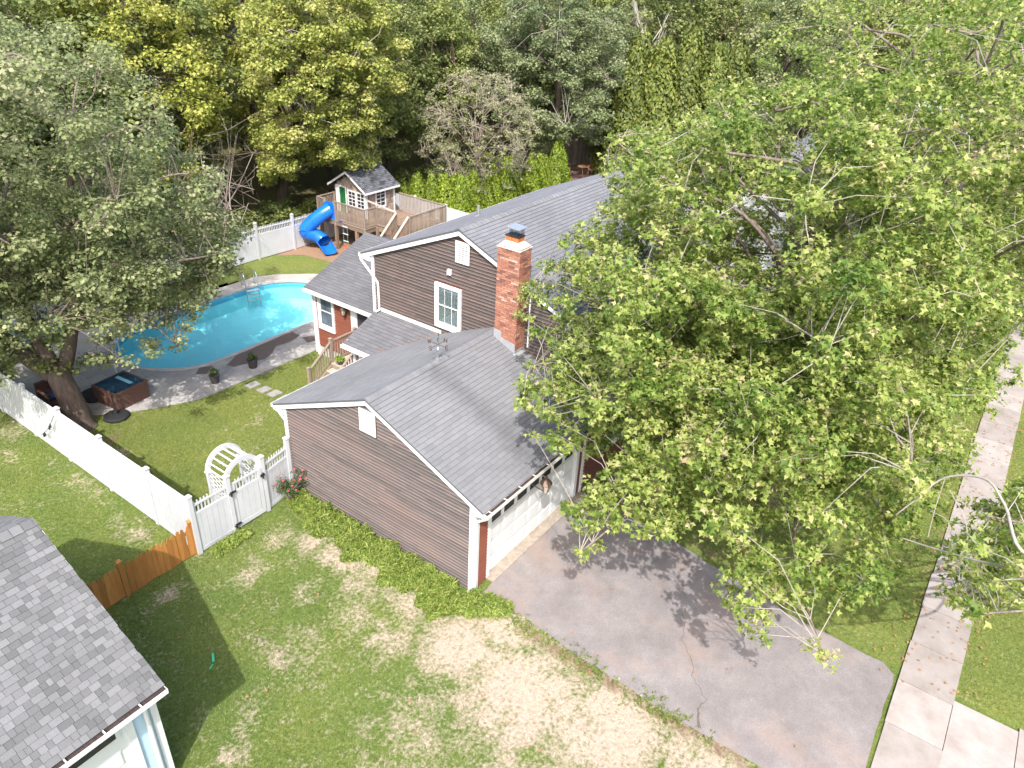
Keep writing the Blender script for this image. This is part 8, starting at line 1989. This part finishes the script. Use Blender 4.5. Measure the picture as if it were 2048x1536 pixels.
for pth, r0 in (([(5.4, -12.3, 5.5), (2.6, -11.5, 6.8), (.28, -10.28, 7.12), (.97, -9.79, 7.38), (1.4, -9.43, 7.47), (1.58, -8.91, 7.14), (1.47, -8.62, 6.57), (1.44, -8.42, 6.14)], .032), ([(5.4, -12.3, 5.2), (2.2, -11.4, 6.4), (.33, -10.43, 6.87), (.7, -9.86, 6.41), (1.1, -9.25, 6.03), (1.41, -8.62, 5.75)], .032)):
    m = MB(); pp = spline(pth, 6); m.tube(pp, list(np.linspace(r0, .012, len(pp))), 7)
    m.build('limb', MAT['twig'], ft, smooth=True)
for pth in ([(1.58, -8.91, 7.14), (1.36, -8.95, 6.59), (1.18, -9.01, 6.13)], [(1.49, -9.04, 6.99), (1.1, -9.4, 6.78), (.85, -9.58, 6.41)], [(1.0, -9.4, 6.2), (1.3, -9.2, 6.5), (1.5, -8.9, 6.45)]):
    m = MB(); m.tube(spline(pth, 4), .007, 5); m.build('bare_twig', MAT['twig'], ft)

# big maple by the pool: forking trunk
def big_left():
    rg = np.random.default_rng(201)
    cl = CL['T1']
    t = thing('maple_tree', 'huge old grey green maple with forked trunk beside the white fence and pool', 'tree', (-2.3, 15.1, 0))
    tm = MB()
    tm.tube(spline([(-2.28, 15.05, -.1), (-2.3, 15.12, .4), (-2.38, 15.3, 1.3), (-2.45, 15.5, 2.2)], 5), list(np.interp(np.linspace(0, 1, 16), [0, .15, 1], [.50, .40, .35])), 16)
    stems = [[(-2.55, 15.6, 1.9), (-3.3, 16.2, 3.2), (-4.1, 17.0, 5.2), (-4.7, 17.7, 8), (-4.9, 18, 11)], [(-2.4, 15.6, 1.9), (-2.55, 16.1, 3.4), (-2.6, 16.7, 6), (-2.5, 17.0, 9), (-2.4, 17, 12)], [(-2.25, 15.45, 1.9), (-1.6, 15.6, 3.2), (-1.0, 15.9, 5.0), (-.3, 16.1, 7.5), (.1, 16.2, 9.8)]]
    for st, r0 in zip(stems, (.30, .28, .25)):
        pp = spline(st, 6); tm.tube(pp, list(np.linspace(r0, .05, len(pp))), 10)
    trk = tm.build('trunk', MAT['bark_dark'], t, smooth=True)
    allb = MB()
    sp_ = np.array([tuple(p) for st in stems for p in spline(st, 6)])
    for si, st in enumerate(stems):
        ref = np.array([tuple(p) for p in spline(st, 6)])
        own = []
        for i in range(len(cl)):
            d_ = [np.min(np.linalg.norm(np.array([tuple(p) for p in s2]) - cl[i, :3], axis=1)) for s2 in stems]
            if int(np.argmin(d_)) == si: own.append(i)
        if len(own) < 4: continue
        tm2, bb = wood_skeleton(st, [.12, .1, .08, .05, .03], cl[own], 20, rg, .07, .014, 2)
        allb.f += [tuple(len(allb.v) + q for q in f) for f in tm2.f + [tuple(len(tm2.v) + q for q in f) for f in bb.f]]
        allb.v += tm2.v + bb.v; allb.r += tm2.r + bb.r
    allb.build('branches', MAT['bark'], t)
    v, l, rn = leaf_cloud(cl, 120, .10, rg)
    link_mesh('crown', big_mesh('crown', v, l, 3, MAT['leaf_left'], rn), t)
    # leafy shoots growing on the trunk fork
    sh = np.array([[-2.9, 15.3, 2.5, .4], [-2.5, 15.2, 2.3, .45], [-2.0, 15.2, 2.1, .4], [-1.5, 15.2, 2.2, .45], [-1.1, 15.1, 2.0, .4], [-3.4, 15.9, 3.2, .5], [-2.6, 15.9, 3.6, .5], [-3.6, 16.2, 4.0, .5], [-2.2, 15.7, 3.0, .4], [-1.3, 15.6, 3.6, .5], [-.7, 15.3, 2.6, .4], [-2.7, 16.2, 4.6, .6], [-1.7, 16, 4.5, .6]])
    v, l, rn = leaf_cloud(sh, 90, .11, rg)
    link_mesh('shoots', big_mesh('shoots', v, l, 3, MAT['leaf_mid'], rn), t)
big_left()
make_tree('maple_tree', 'large yellow green maple hanging over the playhouse roof', (16.3, 27.6), [(16.3, 27.6, -.1), (16.5, 27.3, 2.5), (16.8, 26.7, 6), (17, 26.0, 9.5), (17, 25.7, 14)], [.34, .28, .22, .14, .04], CL['T2'], 'leaf_yellow', 'bark_dark', 'twig', 230, .135, 24, seed=301)
make_tree('oak_tree', 'tall grey green oak behind the stockade fence', (39.5, 22.8), [(39.5, 22.8, -.1), (39.2, 22.8, 3), (38.4, 22.7, 7), (37.7, 22.6, 12.5)], [.3, .25, .18, .03], CL['T3'], 'leaf_oak', 'bark_dark', 'twig', 150, .16, 12, seed=302)
# sparse crab apple
rg = np.random.default_rng(303)
a = rg.normal(size=(420, 3)); a /= np.linalg.norm(a, axis=1)[:, None]
cs = np.empty((420, 4)); cs[:, :3] = np.array([26.8, 21.0, 4.7]) + a * (rg.uniform(.45, 1, 420) ** .6)[:, None] * np.array([4.1, 3.8, 4.0]); cs[:, 3] = rg.uniform(.22, .42, 420)
cs = cs[cs[:, 2] > 1.2]
make_tree('crab_apple_tree', 'half bare brownish crab apple tree behind the arborvitae hedge', (27.0, 20.9), [(27.0, 20.9, -.1), (26.9, 20.9, 1.2), (26.8, 21, 2.8), (26.7, 21, 4.5)], [.16, .14, .1, .05], cs, 'leaf_sparse', 'bark', 'hedgetwig', 17, .12, 26, limb_r=.05, br_r=.02, twig=6, seed=304)

# arborvitae hedge: three leaf shells shared by the row
def cone_mesh(name, h, r_, n, size, seed, mat, lobes=5, tipr=.04):
    rg = np.random.default_rng(seed)
    z = h * (1 - np.sqrt(rg.random(n))) * .98 + .05
    ang = rg.uniform(0, 2 * np.pi, n)
    prof = r_ * np.clip(1 - z / h, 0, 1) ** .75 * (.80 + .2 * np.minimum(1, z / (.15 * h))) + tipr
    prof *= 1 + .13 * np.sin(ang * lobes + z * 2.3 + seed) + .1 * rg.normal(size=n)
    p = np.stack([prof * np.cos(ang), prof * np.sin(ang), z], -1)
    out = np.stack([np.cos(ang), np.sin(ang), np.full(n, .5)], -1) + rg.normal(size=(n, 3)) * .45
    out /= np.linalg.norm(out, axis=1)[:, None]
    t = np.stack([np.cos(ang) * .3, np.sin(ang) * .3, np.ones(n)], -1) + rg.normal(size=(n, 3)) * .35
    t -= out * np.sum(t * out, 1)[:, None]; t /= np.linalg.norm(t, axis=1)[:, None]
    b = np.cross(out, t); s_ = (size * rg.uniform(.6, 1.3, n))[:, None]
    v = np.stack([p - t * s_, p + b * s_ * .5, p + t * s_, p - b * s_ * .5], 1)
    loops = ((np.arange(n) * 4)[:, None] + np.array([0, 1, 2, 0, 2, 3])[None]).ravel()
    rn = np.clip(.5 + .25 * rg.normal(size=n), 0, 1)
    return big_mesh(name, v.reshape(-1, 3), loops, 3, MAT[mat], np.repeat(rn, 2))
AV = [cone_mesh('foliage', 3.3, .85, 5200, .085, s_, 'arbor', 3 + s_) for s_ in (1, 2, 3)]
stem = MB(); stem.tube([(0, 0, -.05), (0, 0, 2.4)], [.07, .02], 6); STEM = stem.mesh('trunk', MAT['bark_dark'])
def arb(x, y, k_, lab, sc=1.0, grp='arborvitae hedge row'):
    t = thing('arborvitae', lab, 'shrub', (x, y, 0), grp)
    t.rotation_euler = (0, 0, x * 7.3); t.scale = (sc * .95, sc * .95, sc)
    for nm, me_ in (('foliage', AV[k_ % 3]), ('trunk', STEM)):
        o = bpy.data.objects.new(nm, me_); COL.objects.link(o); o.parent = t
ORD = ['first', 'second', 'third', 'fourth', 'fifth', 'sixth', 'seventh', 'eighth', 'ninth', 'tenth', 'eleventh', 'twelfth', 'thirteenth', 'fourteenth', 'fifteenth', 'sixteenth', 'seventeenth', 'eighteenth', 'nineteenth', 'twentieth']
n_arb = 0
rr = random.Random(77)
x = 22.0
for i in range(20):
    y_ = 23.2 - (i * .42 if i < 7 else 2.6 + (i - 7) * -.02) + rr.uniform(-.2, .2)
    if i < 7: xq, yq = 22.1 + .25 * math.sin(i * 2.2), 23.0 - i * .72
    else: xq, yq = 22.9 + (i - 7) * .98, 19.6 + rr.uniform(-.2, .2)
    if 29.2 < xq < 30.5: continue
    n_arb += 1
    arb(xq, yq, i, '%s bright green cone shaped arborvitae of the hedge counting from the playhouse' % ORD[n_arb - 1], rr.uniform(.82, 1.12) * (1.0 if i > 1 else .8))
# tall cedars behind
TC = [cone_mesh('foliage', 9.5, 2.1, 12000, .16, 10 + s_, 'arbor_dark', 6, .2) for s_ in (0, 1)]
for i, (x, y, sc) in enumerate([(41.8, 18.2, 1.04), (42.5, 16.4, 1.1), (43.2, 14.6, 1.0), (44.0, 12.9, 1.07), (45.0, 19.5, 1.12), (46.2, 16.0, 1.15), (46.8, 12.5, 1.1)]):
    t = thing('tall_cedar', '%s dense dark green cedar of the tall clump counting from the oak' % ORD[i] if i < 4 else '%s cedar in the hidden back row of the tall clump beside the oak' % ORD[i - 4], 'tree', (x, y, 0), 'tall cedar clump'); t.scale = (sc, sc, sc); t.rotation_euler = (0, 0, i * 1.7)
    for nm, me_ in (('foliage', TC[i % 2]), ('trunk', STEM)):
        o = bpy.data.objects.new(nm, me_); COL.objects.link(o); o.parent = t

# woodland: six crowns shared by many trees
def wood_crown(seed, h, rx, ncl, per, size, lmat, top=1.0):
    rg = np.random.default_rng(seed)
    pts = []
    while len(pts) < ncl:
        a = rg.normal(size=3); a /= np.linalg.norm(a)
        rr_ = rg.uniform(.5, 1.0) ** .6
        p = np.array([a[0] * rx, a[1] * rx, a[2] * h * .42]) * rr_ * (1 + .22 * math.sin(3 * math.atan2(a[1], a[0]) + seed)); p[2] += h * .56
        if pts and np.min(np.linalg.norm(np.array(pts) - p, axis=1)) < .55: continue
        pts.append(p)
    cl = np.empty((ncl, 4)); cl[:, :3] = pts; cl[:, 3] = rg.uniform(.5, .95, ncl)
    tm, bb = wood_skeleton([(0, 0, -.1), (.1, .1, h * .25), (-.1, .15, h * .55), (.05, 0, h * .92)], [.24, .19, .13, .03], cl, 12, rg, .08, .022, 1)
    v, l, rn = leaf_cloud(cl, per, size, rg)
    return big_mesh('crown', v, l, 3, MAT[lmat], rn), tm.mesh('trunk', MAT['bark_dark'], True), bb.mesh('branches', MAT['bark_dark'])
WC = [wood_crown(401, 14, 4.2, 230, 120, .165, 'leaf_mid'), wood_crown(402, 13, 3.8, 220, 120, .165, 'leaf_mid'), wood_crown(403, 15, 4.4, 240, 120, .165, 'leaf_yellow'),
      wood_crown(404, 12, 3.6, 200, 120, .165, 'leaf_oak'), wood_crown(405, 14, 4.0, 220, 120, .165, 'leaf_left')]
WLAB = ['leafy mid green woodland tree in the dense wood behind the back fence', 'bushy mid green woodland tree in the dense wood behind the back fence', 'yellow green woodland tree in the dense wood behind the back fence', 'grey green woodland tree in the dense wood behind the gardens', 'pale grey green woodland tree in the dense wood behind the gardens']
WG = ['woodland trees behind the back fence', 'bushy woodland trees behind the back fence', 'yellow green woodland trees behind the back fence', 'grey green woodland trees', 'pale grey green woodland trees']
def wtree(x, y, k_, sc, rot, lab=None):
    t = thing('woodland_tree', lab or WLAB[k_], 'tree', (x, y, 0), WG[k_]); t.scale = (sc, sc, sc * 1.0); t.rotation_euler = (0, 0, rot)
    for nm, me_ in zip(('crown', 'trunk', 'branches'), WC[k_]):
        o = bpy.data.objects.new(nm, me_); COL.objects.link(o); o.parent = t
rr = random.Random(19)
pos = []
fixed = [(-8.5, 27, 4, 1.0, 'pale grey green woodland tree farthest left behind the old maple'), (-4.0, 29, 4, 1.0, 'pale grey green woodland tree just left behind the old maple crown'), (1.0, 28.5, 4, .95, 'pale grey green woodland tree directly behind the blue tarp'), (5.5, 29.5, 0, 1.0, 'mid green woodland tree behind the middle of the back fence'), (9.8, 29.0, 2, .95, 'yellow green woodland tree behind the dead branch thicket'), (12.2, 32, 0, 1.05, 'mid green woodland tree left behind the yellow green maple'), (22.5, 30, 1, 1.0, 'bushy woodland tree right behind the yellow green maple'), (26.5, 28.5, 0, 1.0, 'mid green woodland tree behind the crab apple tree'), (31.0, 29.0, 1, 1.0, 'bushy woodland tree behind the stockade fence end'), (-13, 30, 4, 1.0, None), (20, 34, 2, 1.05, 'tall yellow green woodland tree behind the playhouse maple'), (35, 30, 3, 1.0, 'grey green woodland tree left behind the oak'), (42.5, 27, 0, .95, 'mid green woodland tree right behind the oak'), (-12, 23, 4, .9, None), (6.5, 34, 2, 1.0, 'yellow green woodland tree in the second row behind the pool'), (0, 34, 0, 1.05, None)]
for (x, y, k_, sc, lab) in fixed:
    pos.append((x, y)); wtree(x, y, k_, sc, rr.uniform(0, 6), lab)
tries = 0
while len(pos) < 92 and tries < 6000:
    tries += 1
    x, y = rr.uniform(-25, 105), rr.uniform(-45, 85)
    dx, dy = x - CAM_LOC[0], y - CAM_LOC[1]
    ang = math.degrees(math.atan2(dy, dx)) - math.degrees(YAW)
    dist = math.hypot(dx, dy)
    if abs(ang) > 40 or dist < 40 or dist > 105: continue
    if not ((y > 33) or (x > 47 and y > 8) or (x > 60)): continue
    if 43 < x < 59 and -8 < y < 6: continue
    if min(math.hypot(x - a, y - b_) for a, b_ in pos) < 5.6: continue
    pos.append((x, y)); wtree(x, y, rr.choice([0, 0, 1, 1, 2, 3, 4]), rr.uniform(.9, 1.2), rr.uniform(0, 6))
# bare pale tree far behind the oak
bt = thing('bare_tree', 'leafless pale branched tree above the tall cedars', 'tree', (47.5, 20.2, 0))
m = MB(); rg = np.random.default_rng(5)
m.tube([(47.5, 20.2, 0), (47.6, 20.3, 6), (47.5, 20.2, 9)], [.2, .14, .1], 7)
m.build('trunk', MAT['bare'], bt)
m = MB()
for i in range(26):
    z = rg.uniform(5, 9.5); a = rg.uniform(0, 6.28); L = rg.uniform(1.5, 3.5)
    p0 = np.array([47.55, 20.25, z]); p1 = p0 + np.array([math.cos(a) * L * .35, math.sin(a) * L * .35, L * .6]); p2 = p0 + np.array([math.cos(a) * L * .6, math.sin(a) * L * .6, L * 1.25])
    m.tube([tuple(p0), tuple(p1), tuple(p2)], [.06, .04, .015], 4)
    for _ in range(3):
        q_ = p1 + rg.normal(size=3) * .5 + np.array([0, 0, .7]); m.tube([tuple(p1), tuple(q_)], [.02, .008], 3)
m.build('branches', MAT['bare'], bt)
# tangle of dead brown branches between the two maples
db = thing('dead_branch_thicket', 'tangle of dead brown branches between the maples behind the fence', 'dead tree', (10.5, 26.5, 0))
m = MB()
for i in range(8):
    a = rg.uniform(0, 6.28); x, y = 10.8 + rg.normal() * .7, 26.6 + rg.normal() * .7
    p = np.array([x, y, 0.0]); r_ = .09
    dirv = np.array([math.cos(a) * .35, math.sin(a) * .35, 1.0])
    for j in range(5):
        p2 = p + dirv * 1.1 + rg.normal(size=3) * .25
        m.tube([tuple(p), tuple(p2)], [r_, r_ * .75], 5); r_ *= .75
        for _ in range(4):
            q_ = p2 + rg.normal(size=3) * .9; q2 = q_ + rg.normal(size=3) * .6
            m.tube([tuple(p2), tuple(q_), tuple(q2)], [r_ * .5, r_ * .3, .008], 3)
        p = p2
m.build('branches', MAT['hedgetwig'], db)
# understorey shrubs
def shrub_mesh(seed, mat):
    rg = np.random.default_rng(seed); n = 34
    cl = np.empty((n, 4)); a = rg.normal(size=(n, 3)); a /= np.linalg.norm(a, axis=1)[:, None]
    cl[:, :3] = a * rg.uniform(.4, 1, n)[:, None] * np.array([1.3, 1.3, 1.0]) + np.array([0, 0, 1.0]); cl[:, 3] = rg.uniform(.3, .5, n)
    cl = cl[cl[:, 2] > .15]
    v, l, rn = leaf_cloud(cl, 55, .12, rg); return big_mesh('foliage', v, l, 3, MAT[mat], rn)
SM = [shrub_mesh(501, 'shrub'), shrub_mesh(502, 'leaf_mid')]
rr = random.Random(23)
for i in range(34):
    if i < 26: x, y = -8 + i * 1.25 + rr.uniform(-.5, .5), 25.1 + rr.uniform(-.3, 1.6)
    else: x, y = 22.6 + (i - 26) * 1.7, 25.0 + rr.uniform(-.4, 1.5)
    t = thing('understorey_shrub', 'dark leafy understorey shrub just behind the white back fence', 'shrub', (x, y, 0), 'shrubs behind the back fence')
    sc = rr.uniform(.7, 1.25); t.scale = (sc, sc, sc); t.rotation_euler = (0, 0, rr.uniform(0, 6))
    o = bpy.data.objects.new('foliage', SM[i % 2]); COL.objects.link(o); o.parent = t

# ------------------------------------------------------------------ small plants
def plant(t, cl, per, size, mat, seed, **kw):
    v, l, rn = leaf_cloud(np.array(cl, dtype=float), per, size, np.random.default_rng(seed), **kw)
    return link_mesh('leaves', big_mesh('leaves', v, l, 3, MAT[mat], rn), t)
for (p_, x, y, s_), mt in zip(pots, ('potleaf', 'potleaf')):
    m = MB(); m.lathe((x, y, ptop + .30 * s_), [(.17 * s_, 0), (.16 * s_, .02)], 12); m.build('soil', MAT['soil'], p_)
    plant(p_, [(x + .08 * math.cos(i), y + .08 * math.sin(i), .45 + .05 * (i % 3), .13) for i in range(7)], 26, .06, mt, int(x * 10))
pp_ = thing('potted_plant', 'small leafy potted plant on the wooden stairs landing', 'plant', (5.15, 10.45, LZ))
m = MB(); m.lathe((5.18, 10.45, LZ), [(.09, 0), (.12, .16), (.10, .16)], 10); m.build('pot', MAT['pot'], pp_)
plant(pp_, [(5.18 + .1 * math.cos(i * 1.3), 10.45 + .1 * math.sin(i * 1.3), LZ + .22 + .04 * (i % 2), .14) for i in range(6)], 24, .08, 'weed', 7)
rb = thing('rose_bush', 'red and pink flowering rose bush at the garage corner beside the gate', 'shrub', (-.45, 6.75, 0))
m = MB(); rg = np.random.default_rng(61); tips = []
for i in range(22):
    a = rg.uniform(0, 6.28); L = rg.uniform(.3, .62); p = np.array([-.5 + rg.normal() * .06, 6.62 + rg.normal() * .06, 0]); q_ = p + np.array([math.cos(a) * L * .8, math.sin(a) * L * .8, .5 + rg.uniform(0, .5)])
    m.tube([tuple(p), tuple((p + q_) / 2 + np.array([0, 0, .12])), tuple(q_)], [.010, .008, .004], 4); tips.append(q_)
m.build('stems', MAT['hedgetwig'], rb)
plant(rb, [(*q_, .17) for q_ in tips] + [(*(q_ * .5 + np.array([-.25, 3.31, .15])), .17) for q_ in tips], 22, .05, 'roseleaf', 62)
fm = MB(); fm.lathe((0, 0, -.03), [(.012, 0), (.045, .02), (.052, .045), (.03, .06)], 8); fme = fm.mesh('blossom', MAT['pink'])
for i, q_ in enumerate(tips):
    place('blossom', fme, q_ + np.array([0, 0, .06]), rb, (rg.normal() * .4, rg.normal() * .4, 0), (.75, .75, .75))

# tall weeds along the garage wall
rg = np.random.default_rng(71)
n = 1900
wy = rg.uniform(-1.25, 6.45, n); edge = np.interp(wy, [-1.2, -.4, .5, 2, 4, 5.5, 6.5], [.15, 1.0, 1.05, .95, .9, .8, .5]) * (1 + .22 * np.sin(wy * 4.1) + .12 * np.sin(wy * 9.7)); off = rg.random(n) ** .75
wx = np.where(wy < -.1, .15 - (edge + .1) * off, -.10 - edge * off)
hz = np.where(wy < 0.2, .26, .06 + .22 * (1 - off)) * rg.uniform(.35, 1.35, n) * (1 + .3 * np.sin(wy * 5.3))
pick = rg.random(n) < np.where(wy < .4, .8, .22)
cl = np.stack([wx, wy, hz * .6, np.full(n, .10)], -1)
v, l, rn = leaf_cloud(cl[pick], 13, .05, rg, flat=1.4, upw=.6)
stuff(link_mesh('weeds', big_mesh('weeds', v, l, 3, MAT['weed'], rn)))
v, l, rn = leaf_cloud(cl[~pick], 26, .10, rg, flat=1.5, upw=.25, elong=1.9, width=.13)
stuff(link_mesh('long_grass', big_mesh('long_grass', v, l, 3, MAT['weed'], rn)))
n = 300
cl = np.stack([rg.uniform(-3.3, -2.2, n), 6.5 - rg.random(n) ** 1.5 * .35, rg.uniform(.02, .12, n), np.full(n, .09)], -1)
v, l, rn = leaf_cloud(cl, 9, .05, rg, flat=1.0)
stuff(link_mesh('fence_weeds', big_mesh('fence_weeds', v, l, 3, MAT['weed'], rn)))

# grass blades over the lawns
def blades(xr, yr, n, h, seed, thin=None, w=.016):
    rg = np.random.default_rng(seed)
    x = rg.uniform(*xr, n); y = rg.uniform(*yr, n)
    dr = dryness(x, y)
    keep = rg.random(n) > np.clip(dr * 1.25 - .12, 0, .94)
    keep &= ~in_poly(x, y, PATIO_OUT)
    keep &= ~((x > -.1) & (x < 5.6) & (y > -9.7) & (y < 7.1))
    if thin is not None: keep &= thin(x, y)
    x, y = x[keep], y[keep]; n = len(x)
    z = 0.015 * np.sin(x * 1.7 + 2 * np.sin(y * .9)) * np.cos(y * 1.3) * ((x < 5) & (x > -14)) - .014
    a = rg.uniform(0, 2 * np.pi, n); hh = h * rg.uniform(.5, 1.3, n); ln = rg.normal(size=(n, 2)) * .6
    dx, dy = np.cos(a) * w / 2, np.sin(a) * w / 2
    v = np.empty((n, 3, 3))
    v[:, 0] = np.stack([x - dx, y - dy, z], -1); v[:, 1] = np.stack([x + dx, y + dy, z], -1); v[:, 2] = np.stack([x + ln[:, 0] * hh, y + ln[:, 1] * hh, z + hh], -1)
    rn = np.clip(.45 + .22 * rg.normal(size=n) + .12 * np.sin(x * 1.3) * np.cos(y * 1.1), 0, 1)
    return v.reshape(-1, 3), np.arange(n * 3), rn
v, l, rn = blades((-9, .2), (-9.6, 7), 170000, .05, 81, lambda x, y: ~((x < -7.5) & (y > 1.5)))
stuff(link_mesh('front_grass', big_mesh('front_grass', v, l, 3, MAT['blade'], rn)))
v, l, rn = blades((-8, 6.4), (6.8, 23), 150000, .055, 82, lambda x, y: ~((x > -3.4) & (x < 6.5) & (y < 6.9)))
MAT['blade2'] = leaf_mat('olive_grass_blade', [(0, (0.10, 0.145, 0.028)), (0.5, (0.185, 0.235, 0.055)), (0.85, (0.28, 0.305, 0.105)), (1.0, (0.42, 0.37, 0.2))], 0.35)
stuff(link_mesh('back_grass', big_mesh('back_grass', v, l, 3, MAT['blade2'], rn)))
v, l, rn = blades((4.6, 20), (-14, -.2), 110000, .05, 83, lambda x, y: ~((y < -9.65) & (y > -10.95)) & ~((x < 4.6) & (y < -9)))
stuff(link_mesh('verge_grass', big_mesh('verge_grass', v, l, 3, MAT['blade2'], rn)))
# ivy like weeds where the driveway meets the lawn, scattered fallen leaves
rg = np.random.default_rng(91)
n = 420; t = rg.random(n)
cl = np.stack([-.12 + rg.normal(size=n) * .16, -1.4 - t * 5.5, rg.uniform(.0, .05, n), np.full(n, .08)], -1)
cl = cl[rg.random(n) < np.where(np.sin(cl[:, 1] * 3.1) > -.2, .9, .2)]
v, l, rn = leaf_cloud(cl, 7, .045, rg, flat=.5)
stuff(link_mesh('edge_weeds', big_mesh('edge_weeds', v, l, 3, MAT['blade2'], rn)))
n = 520
x = np.concatenate([rg.uniform(-6, 4.5, 60), rg.uniform(4, 22, 360)]); y = np.concatenate([rg.uniform(-9, 5, 60), rg.normal(size=360) * .35 + np.where(rg.random(360) < .5, -9.75, -10.9)])
keep = ~((x > -.1) & (x < 5.6) & (y > 0)); x, y = x[keep], y[keep]
cl = np.stack([x, y, np.full(len(x), .06), np.full(len(x), .02)], -1)
v, l, rn = leaf_cloud(cl, 1, .05, rg, flat=.1, upw=2.5)
stuff(link_mesh('fallen_leaf_litter', big_mesh('fallen_leaf_litter', v, l, 3, simple('fallen_leaf', (.40, .22, .09), (.28, .12, .06), 20, .9), rn)))
